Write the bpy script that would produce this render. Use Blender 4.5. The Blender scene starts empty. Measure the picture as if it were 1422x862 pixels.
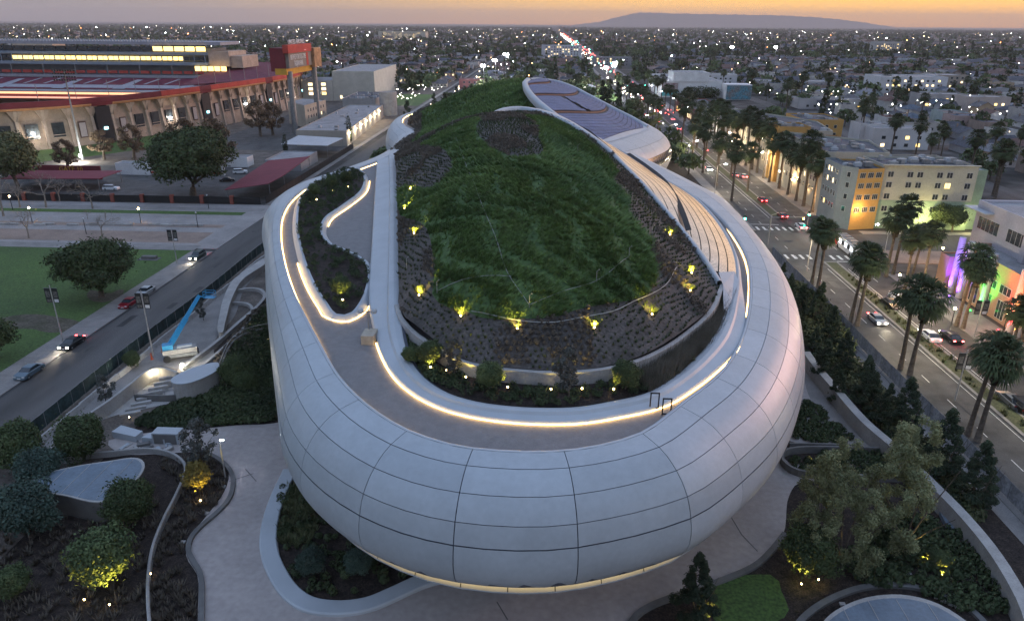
import bpy, math, random
import numpy as np
from mathutils import Vector, Matrix
from mathutils.geometry import delaunay_2d_cdt
random.seed(11); RS = np.random.RandomState(5)
SC = bpy.context.scene; COL = SC.collection
R = math.radians
# ------------------------------------------------------------ camera
F_PX = 1000.0; PITCH = math.atan(398/1000.0); ROLL = R(0.4); HC = 50.0; YAW = R(2.6)
cam = bpy.data.cameras.new('camera'); co = bpy.data.objects.new('camera', cam); COL.objects.link(co)
cam.sensor_width = 36; cam.lens = 36*F_PX/1422; cam.clip_start = 1; cam.clip_end = 80000
cp_, sp_ = math.cos(PITCH), math.sin(PITCH)
fw = Vector((-math.sin(YAW)*cp_, math.cos(YAW)*cp_, -sp_)); rt = Vector((math.cos(YAW), math.sin(YAW), 0)); up = rt.cross(fw)
cr, sr = math.cos(ROLL), math.sin(ROLL)
xr = rt*cr + up*sr; yu = -rt*sr + up*cr
co.matrix_world = Matrix(((xr.x, yu.x, -fw.x, 0), (xr.y, yu.y, -fw.y, 0), (xr.z, yu.z, -fw.z, HC), (0, 0, 0, 1)))
SC.camera = co
# ------------------------------------------------------------ dusk sky and the last warm light
W = bpy.data.worlds.new('World'); SC.world = W; W.use_nodes = True
SUN_AZ = R(52); SUN_EL = R(3.0)
def world_nodes():
    nt = W.node_tree; N = nt.nodes; L = nt.links; N.clear()
    out = N.new('ShaderNodeOutputWorld'); bg = N.new('ShaderNodeBackground')
    tc = N.new('ShaderNodeTexCoord'); sp = N.new('ShaderNodeSeparateXYZ'); L.new(tc.outputs['Generated'], sp.inputs[0])
    # height above the horizon -> twilight gradients, one towards the set sun and one away from it
    def ramp(stops):
        r = N.new('ShaderNodeValToRGB'); cr_ = r.color_ramp
        while len(cr_.elements) > 1: cr_.elements.remove(cr_.elements[-1])
        cr_.elements[0].position = stops[0][0]; cr_.elements[0].color = (*stops[0][1], 1)
        for p, c in stops[1:]:
            e = cr_.elements.new(p); e.color = (*c, 1)
        L.new(sp.outputs['Z'], r.inputs[0]); return r
    warm = ramp(SKY_WARM); cool = ramp(SKY_COOL)
    dot = N.new('ShaderNodeVectorMath'); dot.operation = 'DOT_PRODUCT'
    L.new(tc.outputs['Generated'], dot.inputs[0]); dot.inputs[1].default_value = (math.sin(SUN_AZ), math.cos(SUN_AZ), 0)
    mr = N.new('ShaderNodeMapRange'); mr.interpolation_type = 'SMOOTHSTEP'
    mr.inputs['From Min'].default_value = 0.02; mr.inputs['From Max'].default_value = 1.0
    L.new(dot.outputs['Value'], mr.inputs['Value'])
    mx = N.new('ShaderNodeMix'); mx.data_type = 'RGBA'
    L.new(mr.outputs[0], mx.inputs[0]); L.new(cool.outputs[0], mx.inputs[6]); L.new(warm.outputs[0], mx.inputs[7])
    sky = N.new('ShaderNodeTexSky'); sky.sky_type = 'NISHITA'; sky.sun_disc = False
    sky.sun_elevation = SUN_EL; sky.sun_rotation = SUN_AZ; sky.air_density = 1.5; sky.dust_density = 2.0
    ms = N.new('ShaderNodeMix'); ms.data_type = 'RGBA'; ms.blend_type = 'ADD'; ms.inputs[0].default_value = 1
    sc_ = N.new('ShaderNodeMix'); sc_.data_type = 'RGBA'; sc_.blend_type = 'MULTIPLY'; sc_.inputs[0].default_value = 1
    sc_.inputs[7].default_value = (0.008, 0.008, 0.008, 1)
    L.new(sky.outputs[0], sc_.inputs[6]); L.new(mx.outputs[2], ms.inputs[6]); L.new(sc_.outputs[2], ms.inputs[7])
    L.new(ms.outputs[2], bg.inputs[0]); bg.inputs[1].default_value = 1.0
    L.new(bg.outputs[0], out.inputs[0])
SKY_WARM = [(0.0, (.56, .225, .012)), (.03, (.70, .37, .035)), (.10, (.60, .40, .18)), (.25, (.36, .32, .31)), (.6, (.19, .24, .34)), (1, (.15, .205, .32))]
SKY_COOL = [(0.0, (.130, .108, .104)), (.03, (.140, .130, .124)), (.10, (.15, .155, .165)), (.25, (.135, .165, .215)), (.6, (.14, .19, .29)), (1, (.15, .205, .32))]
world_nodes()
sl = bpy.data.lights.new('low_sun', 'SUN'); sl.energy = 0.45; sl.angle = R(14); sl.color = (1, .56, .48)
so = bpy.data.objects.new('low_sun', sl); COL.objects.link(so)
sd = Vector((math.sin(SUN_AZ)*math.cos(R(7)), math.cos(SUN_AZ)*math.cos(R(7)), math.sin(R(7))))
so.rotation_euler = sd.to_track_quat('Z', 'Y').to_euler()
SC.view_settings.view_transform = 'Standard'; SC.view_settings.look = 'None'; SC.view_settings.gamma = 1
SC.view_settings.exposure = 1.68; SC.view_settings.use_curve_mapping = False
SC.render.engine = 'CYCLES'
cy = SC.cycles; cy.use_denoising = True; cy.max_bounces = 5; cy.diffuse_bounces = 3; cy.glossy_bounces = 2; cy.transmission_bounces = 3
cy.volume_bounces = 0; cy.transparent_max_bounces = 6; cy.use_adaptive_sampling = True; cy.adaptive_threshold = 0.02
cy.sample_clamp_indirect = 4; cy.caustics_reflective = False; cy.caustics_refractive = False; cy.use_light_tree = True
try: cy.denoiser = 'OPENIMAGEDENOISE'
except Exception: pass
SC.render.film_transparent = False
# ------------------------------------------------------------ measuring: a picture point at a known height -> a world point
def ray(x, y):
    u = x-711; v = y-431; c, s = math.cos(ROLL), math.sin(ROLL)
    u, v = u*c+v*s, -u*s+v*c
    a = np.array([u, cp_*F_PX-sp_*v, -sp_*F_PX-cp_*v]); c, s = math.cos(YAW), math.sin(YAW)
    return np.array([a[0]*c-a[1]*s, a[0]*s+a[1]*c, a[2]])
def g(x, y, z=0.0):
    r = ray(x, y); return np.array([0, 0, HC]) + r*((z-HC)/r[2])
def gy(x, y, Y):
    r = ray(x, y); return np.array([0, 0, HC]) + r*(Y/r[1])
def gs(pts, z=None): return np.array([g(p[0], p[1], p[2] if z is None else z) for p in pts])
# ------------------------------------------------------------ materials
def new_mat(name):
    m = bpy.data.materials.new(name); m.use_nodes = True
    return m, m.node_tree.nodes, m.node_tree.links, m.node_tree.nodes['Principled BSDF']
def M(name, col, rough=.8, var=.15, scale=1.5, bump=.0, metal=0, col2=None, spec=.4, rnd=0, detail=4, scale2=None, stretch=None, bscale=None):
    """noise-varied procedural surface"""
    m, N, L, b = new_mat(name)
    b.inputs['Roughness'].default_value = rough; b.inputs['Metallic'].default_value = metal
    b.inputs['Specular IOR Level'].default_value = spec
    tc = N.new('ShaderNodeTexCoord'); src = tc.outputs['Object']
    if stretch:
        mp = N.new('ShaderNodeMapping'); mp.inputs['Scale'].default_value = stretch; L.new(src, mp.inputs[0]); src = mp.outputs[0]
    n = N.new('ShaderNodeTexNoise'); n.inputs['Scale'].default_value = scale; n.inputs['Detail'].default_value = detail
    n.inputs['Roughness'].default_value = .62
    L.new(src, n.inputs['Vector'])
    c2 = col2 if col2 else tuple(max(0, c*(1-2*var)) for c in col)
    c1 = col if col2 else tuple(min(1, c*(1+2*var)) for c in col)
    mr = N.new('ShaderNodeMapRange'); mr.inputs['From Min'].default_value = .3; mr.inputs['From Max'].default_value = .7
    L.new(n.outputs['Fac'], mr.inputs['Value'])
    mx = N.new('ShaderNodeMix'); mx.data_type = 'RGBA'; mx.inputs[6].default_value = (*c2, 1); mx.inputs[7].default_value = (*c1, 1)
    L.new(mr.outputs[0], mx.inputs[0]); res = mx.outputs[2]
    if scale2:
        n2 = N.new('ShaderNodeTexNoise'); n2.inputs['Scale'].default_value = scale2; n2.inputs['Detail'].default_value = 3
        L.new(tc.outputs['Object'], n2.inputs['Vector'])
        m3 = N.new('ShaderNodeMapRange'); m3.inputs['From Min'].default_value = .3; m3.inputs['From Max'].default_value = .7
        m3.inputs['To Min'].default_value = 1-var*1.6; m3.inputs['To Max'].default_value = 1+var*1.2
        L.new(n2.outputs['Fac'], m3.inputs['Value'])
        ml = N.new('ShaderNodeVectorMath'); ml.operation = 'SCALE'; L.new(res, ml.inputs[0]); L.new(m3.outputs[0], ml.inputs['Scale']); res = ml.outputs[0]
    if rnd:
        oi = N.new('ShaderNodeObjectInfo'); m4 = N.new('ShaderNodeMapRange')
        m4.inputs['To Min'].default_value = 1-rnd; m4.inputs['To Max'].default_value = 1+rnd
        L.new(oi.outputs['Random'], m4.inputs['Value'])
        ml = N.new('ShaderNodeVectorMath'); ml.operation = 'SCALE'; L.new(res, ml.inputs[0]); L.new(m4.outputs[0], ml.inputs['Scale']); res = ml.outputs[0]
    L.new(res, b.inputs['Base Color'])
    if bump:
        bp = N.new('ShaderNodeBump'); bp.inputs['Strength'].default_value = bump; bp.inputs['Distance'].default_value = .1
        nb = N.new('ShaderNodeTexNoise'); nb.inputs['Scale'].default_value = bscale or scale*4; nb.inputs['Detail'].default_value = 5
        L.new(src, nb.inputs['Vector']); L.new(nb.outputs['Fac'], bp.inputs['Height']); L.new(bp.outputs[0], b.inputs['Normal'])
    return m
def E(name, col, strength, sample=True, base=(.5, .5, .5)):
    m, N, L, b = new_mat(name); b.inputs['Base Color'].default_value = (*base, 1)
    b.inputs['Emission Color'].default_value = (*col, 1); b.inputs['Emission Strength'].default_value = strength
    if not sample:
        try: m.cycles.emission_sampling = 'NONE'
        except Exception: pass
    return m
def leafmat(name, c1, c2, rnd=.25, scale=.35):
    m = M(name, c1, .75, .2, scale, col2=c2, spec=.15, rnd=rnd, scale2=6)
    b = m.node_tree.nodes['Principled BSDF']
    try: b.inputs['Subsurface Weight'].default_value = 0
    except Exception: pass
    return m
# ------------------------------------------------------------ mesh building
def tag(o, label=None, cat=None, group=None, kind=None):
    if label: o['label'] = label
    if cat: o['category'] = cat
    if group: o['group'] = group
    if kind: o['kind'] = kind
    return o
def thing(name, label, cat, loc=(0, 0, 0), rz=0, group=None):
    o = bpy.data.objects.new(name, None); COL.objects.link(o); o.location = loc; o.rotation_euler = (0, 0, rz)
    o.empty_display_size = .5
    return tag(o, label, cat, group)
def dup(root, loc=None, rz=None, label=None, group=None, scale=None):
    c = root.copy(); COL.objects.link(c)
    if loc is not None: c.location = loc
    if rz is not None: c.rotation_euler = (0, 0, rz)
    if scale is not None: c.scale = scale if hasattr(scale, '__len__') else (scale,)*3
    if label: c['label'] = label
    if group: c['group'] = group
    for ch in KIDS.get(root.name, []):
        d = ch.copy(); COL.objects.link(d); d.parent = c; KIDS.setdefault(c.name, []).append(d)
        for gc in KIDS.get(ch.name, []):
            e = gc.copy(); COL.objects.link(e); e.parent = d; KIDS.setdefault(d.name, []).append(e)
    return c
KIDS = {}
def link(name, me, parent=None, mats=None, smooth=False):
    if mats is not None and len(me.materials) == 0:
        for m in (mats if isinstance(mats, (list, tuple)) else [mats]): me.materials.append(m)
    if smooth: me.polygons.foreach_set('use_smooth', [True]*len(me.polygons))
    o = bpy.data.objects.new(name, me); COL.objects.link(o)
    if parent is not None:
        o.parent = parent; KIDS.setdefault(parent.name, []).append(o)
    return o
class MB:
    def __init__(s): s.v = []; s.f = []; s.m = []; s.mi = 0
    def add(s, vs, fs):
        b = len(s.v); s.v += [tuple(map(float, p)) for p in vs]; s.f += [tuple(b+i for i in f) for f in fs]; s.m += [s.mi]*len(fs); return s
    def box(s, x0, y0, z0, x1, y1, z1):
        return s.add([(x0,y0,z0),(x1,y0,z0),(x1,y1,z0),(x0,y1,z0),(x0,y0,z1),(x1,y0,z1),(x1,y1,z1),(x0,y1,z1)],
                     [(0,3,2,1),(4,5,6,7),(0,1,5,4),(1,2,6,5),(2,3,7,6),(3,0,4,7)])
    def cbox(s, c, sz, rz=0, rx=0, ry=0, taper=1.0):
        mt = Matrix.Rotation(rz, 3, 'Z') @ Matrix.Rotation(ry, 3, 'Y') @ Matrix.Rotation(rx, 3, 'X'); vs = []
        for dz in (-.5, .5):
            t = taper if dz > 0 else 1
            for dx, dy in ((-.5,-.5),(.5,-.5),(.5,.5),(-.5,.5)):
                vs.append(Vector(c) + mt @ Vector((dx*sz[0]*t, dy*sz[1]*t, dz*sz[2])))
        return s.add(vs, [(0,3,2,1),(4,5,6,7),(0,1,5,4),(1,2,6,5),(2,3,7,6),(3,0,4,7)])
    def prism(s, poly, z0, z1):
        n = len(poly); a = sum(poly[i][0]*poly[(i+1)%n][1]-poly[(i+1)%n][0]*poly[i][1] for i in range(n))
        if a < 0: poly = poly[::-1]
        zz0 = z0 if hasattr(z0, '__len__') else [z0]*n; zz1 = z1 if hasattr(z1, '__len__') else [z1]*n
        if a < 0: zz0 = zz0[::-1]; zz1 = zz1[::-1]
        vs = [(p[0], p[1], zz0[i]) for i, p in enumerate(poly)] + [(p[0], p[1], zz1[i]) for i, p in enumerate(poly)]
        return s.add(vs, [tuple(range(n-1, -1, -1)), tuple(range(n, 2*n))] + [(i, (i+1)%n, n+(i+1)%n, n+i) for i in range(n)])
    def tube(s, pts, rs, k=6, cap=True):
        pts = [Vector(p) for p in pts]; n = len(pts)
        if not hasattr(rs, '__len__'): rs = [rs]*n
        vs = []
        for i, p in enumerate(pts):
            d = (pts[min(i+1, n-1)]-pts[max(i-1, 0)]).normalized()
            a = d.cross(Vector((0, 0, 1)) if abs(d.z) < .95 else Vector((1, 0, 0))).normalized(); b = d.cross(a)
            for j in range(k):
                t = 2*math.pi*j/k; vs.append(p + (a*math.cos(t)+b*math.sin(t))*rs[i])
        fs = [(i*k+j, i*k+(j+1)%k, (i+1)*k+(j+1)%k, (i+1)*k+j) for i in range(n-1) for j in range(k)]
        if cap: fs += [tuple(range(k)), tuple((n-1)*k+j for j in range(k-1, -1, -1))]
        return s.add(vs, fs)
    def lathe(s, c, prof, k=12):
        vs = [(c[0]+r*math.cos(2*math.pi*j/k), c[1]+r*math.sin(2*math.pi*j/k), c[2]+z) for r, z in prof for j in range(k)]
        n = len(prof); fs = [(i*k+j, i*k+(j+1)%k, (i+1)*k+(j+1)%k, (i+1)*k+j) for i in range(n-1) for j in range(k)]
        fs += [tuple(range(k-1, -1, -1)), tuple((n-1)*k+j for j in range(k))]
        return s.add(vs, fs)
    def ball(s, c, r, k=8, sz=1.0):
        return s.lathe(c, [(r*math.sin(math.pi*i/5)+.001, -r*sz*math.cos(math.pi*i/5)) for i in range(6)], k)
    def strip(s, rows, closed=False):
        """rows: list of equal length point lists; skin between them"""
        n = len(rows[0]); vs = [p for r in rows for p in r]; m = n if closed else n-1
        return s.add(vs, [(i*n+j, i*n+(j+1)%n, (i+1)*n+(j+1)%n, (i+1)*n+j) for i in range(len(rows)-1) for j in range(m)])
    def mesh(s, name, org=(0, 0, 0)):
        me = bpy.data.meshes.new(name); o = org
        me.from_pydata([(a-o[0], b-o[1], c-o[2]) for a, b, c in s.v], [], s.f)
        if any(s.m): me.polygons.foreach_set('material_index', s.m)
        return me
    def build(s, name, mats, parent=None, world=True, smooth=False):
        org = tuple(parent.location) if (parent is not None and world) else (0, 0, 0)
        if parent is not None and world and parent.parent is not None: org = tuple(Vector(org)+parent.parent.location)
        return link(name, s.mesh(name, org), parent, mats, smooth)
def fast_mesh(name, V, T, mats, mi=None, smooth=False):
    me = bpy.data.meshes.new(name); V = np.asarray(V, dtype=np.float32); T = np.asarray(T, dtype=np.int32); k = T.shape[1]
    me.vertices.add(len(V)); me.vertices.foreach_set('co', V.ravel())
    me.loops.add(T.size); me.loops.foreach_set('vertex_index', T.ravel())
    me.polygons.add(len(T)); me.polygons.foreach_set('loop_start', np.arange(0, T.size, k, dtype=np.int32))
    try: me.polygons.foreach_set('loop_total', np.full(len(T), k, dtype=np.int32))
    except Exception: pass
    if mi is not None: me.polygons.foreach_set('material_index', np.asarray(mi, dtype=np.int32))
    if smooth: me.polygons.foreach_set('use_smooth', np.ones(len(T), dtype=bool))
    for m in (mats if isinstance(mats, (list, tuple)) else [mats]): me.materials.append(m)
    me.update(calc_edges=True); return me
def merge_copies(tv, tf, pos, rot, scl):
    """template mesh tv (n,3), tf (m,k) repeated at pos with z rotation and scale -> one vertex/face set"""
    c, s = np.cos(rot), np.sin(rot); scl = np.asarray(scl)
    if scl.ndim == 1: scl = np.stack([scl]*3, 1)
    P = tv[None]*scl[:, None, :]
    X = P[..., 0]*c[:, None]-P[..., 1]*s[:, None]; Y = P[..., 0]*s[:, None]+P[..., 1]*c[:, None]
    V = np.stack([X, Y, P[..., 2]], -1)+pos[:, None, :]
    T = tf[None]+(np.arange(len(pos))*len(tv))[:, None, None]
    return V.reshape(-1, 3), T.reshape(-1, tf.shape[1])
def crom(P, step=None, n=None, closed=False):
    """smooth curve through points, resampled evenly"""
    P = np.asarray(P, float)
    if closed: Q = np.vstack([P[-1], P, P[0], P[1]])
    else: Q = np.vstack([2*P[0]-P[1], P, 2*P[-1]-P[-2]])
    out = []
    for i in range(1, len(Q)-2):
        p0, p1, p2, p3 = Q[i-1:i+3]
        t0 = 0; t1 = np.linalg.norm(p1-p0)**.5+1e-9; t2 = t1+np.linalg.norm(p2-p1)**.5+1e-9; t3 = t2+np.linalg.norm(p3-p2)**.5+1e-9
        for t in np.linspace(t1, t2, 13)[:-1]:
            A1 = (t1-t)/(t1-t0)*p0+(t-t0)/(t1-t0)*p1; A2 = (t2-t)/(t2-t1)*p1+(t-t1)/(t2-t1)*p2; A3 = (t3-t)/(t3-t2)*p2+(t-t2)/(t3-t2)*p3
            B1 = (t2-t)/(t2-t0)*A1+(t-t0)/(t2-t0)*A2; B2 = (t3-t)/(t3-t1)*A2+(t-t1)/(t3-t1)*A3
            out.append((t2-t)/(t2-t1)*B1+(t-t1)/(t2-t1)*B2)
    out.append(Q[-2]); out = np.array(out)
    d = np.r_[0, np.cumsum(np.linalg.norm(np.diff(out, axis=0), axis=1))]
    if n is None: n = max(2, int(round(d[-1]/step))+1)
    s = np.linspace(0, d[-1], n)
    return np.stack([np.interp(s, d, out[:, k]) for k in range(out.shape[1])], 1)
def normals2(P):
    """left-hand plan normals of a curve"""
    t = np.gradient(P[:, :2], axis=0); t /= np.linalg.norm(t, axis=1)[:, None]+1e-9
    return np.stack([-t[:, 1], t[:, 0]], 1)
def offs(P, n, d, dz=0):
    d = np.asarray(d); o = P.copy(); o[:, :2] += n*(d[:, None] if d.ndim else d); o[:, 2] += dz; return o
def inside(poly, x, y):
    poly = np.asarray(poly)[:, :2]; x = np.asarray(x); y = np.asarray(y); c = np.zeros(x.shape, bool); j = len(poly)-1
    for i in range(len(poly)):
        xi, yi = poly[i]; xj, yj = poly[j]
        if yi != yj: c ^= ((yi > y) != (yj > y)) & (x < (xj-xi)*(y-yi)/(yj-yi)+xi)
        j = i
    return c
def fill(poly, zf, step, name, mats, parent=None, smooth=True, jitter=.2):
    """triangulated sheet over a plan outline; zf(x,y) arrays gives the height, or None uses the outline's z for a flat sheet"""
    P = np.asarray(poly, float); vs = [Vector((p[0], p[1])) for p in P]; nb = len(vs)
    if step:
        xs = np.arange(P[:, 0].min(), P[:, 0].max(), step); ys = np.arange(P[:, 1].min(), P[:, 1].max(), step)
        X, Y = np.meshgrid(xs, ys); X = X+RS.uniform(-jitter, jitter, X.shape)*step; Y = Y+RS.uniform(-jitter, jitter, Y.shape)*step
        k = inside(P, X, Y); X = X[k]; Y = Y[k]
        d = np.min((X[:, None]-P[None, :, 0])**2+(Y[:, None]-P[None, :, 1])**2, 1); k = d > (step*.4)**2
        vs += [Vector((a, b)) for a, b in zip(X[k], Y[k])]
    r = delaunay_2d_cdt(vs, [(i, (i+1) % nb) for i in range(nb)], [], 1, 1e-5)
    V = np.array([(v.x, v.y) for v in r[0]])
    Z = zf(V[:, 0], V[:, 1]) if callable(zf) else np.full(len(V), zf)
    me = bpy.data.meshes.new(name); me.from_pydata(np.c_[V, Z].tolist(), [], [tuple(f) for f in r[2]])
    me.update()
    if len(me.polygons) and sum(p.normal.z*p.area for p in me.polygons) < 0: me.flip_normals()
    o = link(name, me, parent, mats, smooth); return o
def rbf(pts, smooth=0.0):
    """thin plate height through measured points"""
    P = np.asarray(pts, float); n = len(P); sc = 50.0; xy = P[:, :2]/sc
    def U(r2): return np.where(r2 > 0, .5*r2*np.log(np.maximum(r2, 1e-12)), 0)
    K = U(((xy[:, None]-xy[None])**2).sum(-1))+np.eye(n)*smooth; A = np.zeros((n+3, n+3)); A[:n, :n] = K
    Q = np.c_[np.ones(n), xy]; A[:n, n:] = Q; A[n:, :n] = Q.T
    w = np.linalg.solve(A, np.r_[P[:, 2], 0, 0, 0])
    def f(x, y):
        x = np.asarray(x, float)/sc; y = np.asarray(y, float)/sc
        return U((x[..., None]-xy[:, 0])**2+(y[..., None]-xy[:, 1])**2)@w[:n]+w[n]+w[n+1]*x+w[n+2]*y
    return f
def sheet(name, poly, z, mat, label=None, cat=None, kind='structure', th=.0):
    m = MB(); P = [(float(p[0]), float(p[1])) for p in poly]
    if th: m.prism(P, z-th, z)
    else:
        n = len(P); a = sum(P[i][0]*P[(i+1)%n][1]-P[(i+1)%n][0]*P[i][1] for i in range(n))
        if a < 0: P = P[::-1]
        m.add([(x, y, z) for x, y in P], [tuple(range(n))])
    o = m.build(name, mat); return tag(o, label, cat, kind=kind)
def sweep(P, prof, nrm=None):
    """sweep a closed profile [(out,z)] along curve P -> rows for MB.strip(closed=True)"""
    nrm = normals2(P) if nrm is None else nrm
    return [[(p[0]+n[0]*a, p[1]+n[1]*a, p[2]+b) for a, b in prof] for p, n in zip(P, nrm)]
def swept(name, P, prof, mat, parent=None, smooth=False, caps=True):
    m = MB(); rows = sweep(P, prof); m.strip(rows, closed=True)
    if caps:
        n = len(prof); m.add(rows[0], [tuple(range(n))]); m.add(rows[-1], [tuple(range(n-1, -1, -1))])
    return m.build(name, mat, parent, smooth=smooth)
# ============================================================ materials
white = M('white_panel', (.365, .40, .43), .45, .03, .35, spec=.4, rnd=.06, scale2=2.2)
white_rim = M('white_rim', (.385, .415, .445), .5, .04, .25, spec=.4)
dark_joint = M('dark_joint', (.085, .095, .12), .6, .1)
paving = M('terrace_paving', (.19, .18, .18), .75, .06, 1.2, bump=.15, scale2=9)
concrete = M('concrete', (.36, .345, .33), .85, .08, .5, bump=.15, scale2=5)
concrete_dk = M('concrete_dark', (.14, .135, .13), .85, .12, .5, bump=.15)
plaza_mat = M('plaza_concrete', (.38, .335, .315), .8, .07, .12, bump=.1, scale2=1.5)
led = E('led_warm', (1, .60, .20), 6.5)
slot_glow = E('slot_glow', (1, .68, .24), .75)
soil = M('mulch', (.030, .021, .017), .95, .4, 1.5, bump=.6, scale2=6)
soil_hill = M('planting_soil', (.115, .10, .092), .95, .3, .35, bump=.6, scale2=4, col2=(.055, .05, .046))
turf = M('turf_base', (.08, .135, .042), .9, .3, .15, col2=(.045, .085, .028), scale2=2)
glass_dk = M('dark_glass', (.03, .038, .045), .18, .2, .8, spec=.6)
solar = M('solar_glass', (.105, .135, .24), .6, .1, .3, spec=.18, metal=.0, scale2=3)
slat_warm = M('ceramic_slat', (.86, .69, .54), .28, .08, .3, spec=.6, scale2=3, metal=.75)
slat_dark = M('slat_gap', (.012, .012, .016), .7, .1)
brownedge = M('brown_edge', (.10, .055, .045), .7, .15)
black = M('black_metal', (.012, .013, .015), .5, .1)
steel = M('grey_steel', (.22, .23, .24), .45, .1, metal=.4)
# ============================================================ the museum
mus = thing('museum_building', 'large curved white panelled museum with a green planted mound on its roof', 'building', (0, 100, 0))
T4 = [(868,212,25,7),(888,225,24.5,9),(921,247,23.5,11),(950,263,23,11),(972,276,22.5,9),(1002,301,21.8,7),(1026,331,21.3,6.5),(1040,359,20.9,6.4),(1045,390,20.5,6.6),(1041,440,20.2,6.6),(1028,480,20,6.4),(1008,512,20,6.3),
 (985,534,20,6.4),(955,556,20,6.4),(925,580,20,6.1),(900,598,20,5.7),(870,610,20,5.3),(820,622,20,5.1),(760,628,20,5.3),(700,627,20,5.4),(640,621,20,5.4),(600,611,20,5.5),(560,596,20,5.6),(520,572,20,5.8),
 (490,547,20,5.8),(466,520,20,5.5),(443,480,20.3,4.7),(422,440,20.6,3.9),(405,405,21,3.1),(392,365,21.4,2.6),(386,325,21.8,2.4),(390,295,22,3.2),(408,270,22,6.0),(440,250,22,7.5),(500,231,22,8.5),(545,213,22,8),
 (572,195,22,7.5),(574,183,22,6.5),(562,175,22,5.5),(557,168,22,5.0),(562,160,22,5.0),(580,154,22,6),(600,151,22,6)]
TW = np.array([np.append(g(x, y, z), w) for x, y, z, w in T4])
TC = crom(TW, step=1.0)                       # x, y, z, width
TN = normals2(TC)
k_ = np.ones(5)/5
TN = np.stack([np.convolve(np.pad(TN[:, i], 2, 'edge'), k_, 'valid') for i in (0, 1)], 1); TN /= np.linalg.norm(TN, axis=1)[:, None]
HP = crom([(0, 0), (.33, -.4), (.64, -1.5), (.86, -3.1), (.965, -4.9), (1.0, -6.3), (.97, -7.6), (.86, -8.7), (.66, -9.35)], n=41)
def hull_pt(TCi, TNi, a, b): return (TCi[0]+TNi[0]*a*TCi[3], TCi[1]+TNi[1]*a*TCi[3], TCi[2]+b)
brk = [0, 8, 16, 24, 31, 40]
bi = [int(np.argmin(np.abs(HP[:, 0]-v)+np.abs(HP[:, 1]-w))) for v, w in [(0, 0), (.33, -.4), (.64, -1.5), (.86, -3.1), (.965, -4.9), (.66, -9.35)]]
def hull_panels(TC, TN, HP, bi, parent, step, name='hull_panel', glass_rows=(), mat=None, seam=4, name_glass='hull_window'):
    n = len(TC); ns = max(1, round((n-1)/step)); cuts = np.linspace(0, n-1, ns+1).round().astype(int)
    D = np.diff(HP, axis=0)
    pn = np.stack([D[:, 1], -D[:, 0]], 1); pn = np.vstack([pn, pn[-1]])
    for c in range(ns):
        i0, i1 = cuts[c], cuts[c+1]
        for r in range(len(bi)-1):
            j0, j1 = bi[r], bi[r+1]
            uu = np.linspace(i0, i1, 5 if step < 12 else 9); vv = np.linspace(j0, j1, 7 if r == len(bi)-2 else 4)
            g0 = .03; uu[0] += g0; uu[-1] -= g0
            js = (HP[j1]-HP[j0]); ln = max(.5, np.hypot(js[0]*6, js[1])); gv = .028/ln*(j1-j0)
            gv0 = gv*(1.8 if r == seam else 1); gv1 = gv*(2.0 if r == seam-1 else 1)
            vv[0] += gv0; vv[-1] -= gv1 if r < len(bi)-2 else 0
            out = []; inn = []
            for u in uu:
                a = min(int(u), n-2); f = u-a; tc = TC[a]*(1-f)+TC[a+1]*f; tn = TN[a]*(1-f)+TN[a+1]*f
                ro = []; ri = []
                for v in vv:
                    b = min(int(v), len(HP)-2); e = v-b; h = HP[b]*(1-e)+HP[b+1]*e
                    ro.append(hull_pt(tc, tn, h[0], h[1]))
                    ri.append(hull_pt(tc, tn, max(0, h[0]-.012), h[1]-.07))
                out.append(ro); inn.append(ri)
            m = MB(); m.strip(out)
            # turned-in edges give the panel its thickness
            m.strip([out[0], inn[0]]); m.strip([inn[-1], out[-1]])
            m.strip([[o[0] for o in inn], [o[0] for o in out]]); m.strip([[o[-1] for o in out], [o[-1] for o in inn]])
            gl = (r in glass_rows)
            m.build(name_glass if gl else name, glass_dk if gl else (mat or white), parent, smooth=True)
hull_panels(TC, TN, HP, bi, mus, 6.6)
# dark backing behind the panel joints
bk = MB(); bk.strip([[hull_pt(t, nn, max(0, h[0]-.02), h[1]-.1) for h in HP[::2]] for t, nn in zip(TC[::2], TN[::2])]); bk.build('joint_backing', dark_joint, mus)
# lit slot, lower lip, soffit and recessed ground floor
def ringrow(prof, n0=0, n1=None, st=2): return [[hull_pt(t, nn, a, b) for a, b in prof] for t, nn in zip(TC[n0:n1:st], TN[n0:n1:st])]
m = MB(); m.strip(ringrow([(.67, -9.36), (.64, -9.62), (.635, -9.7)])); m.build('light_slot', slot_glow, mus)
m = MB(); m.strip(ringrow([(.56, -9.66), (.72, -9.86), (.72, -9.98), (.5, -10.1), (-1.6, -10.3)])); m.build('soffit', white_rim, mus)
m = MB()
for i in range(0, len(TC)-1, 3):
    t, nn = TC[i], TN[i]; a = hull_pt(t, nn, .66, -9.34); b = hull_pt(t, nn, .71, -9.88); m.tube([a, b], .035, 4)
m.build('slot_bracket', black, mus)
CORE = [(p[0]-n[0]*(9), p[1]-n[1]*(9)) for p, n in zip(TC[::6], TN[::6])]
m = MB(); m.strip([[(x, y, 0), (x, y, 12)] for x, y in CORE]); m.build('ground_floor_wall', glass_dk, mus)
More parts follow.
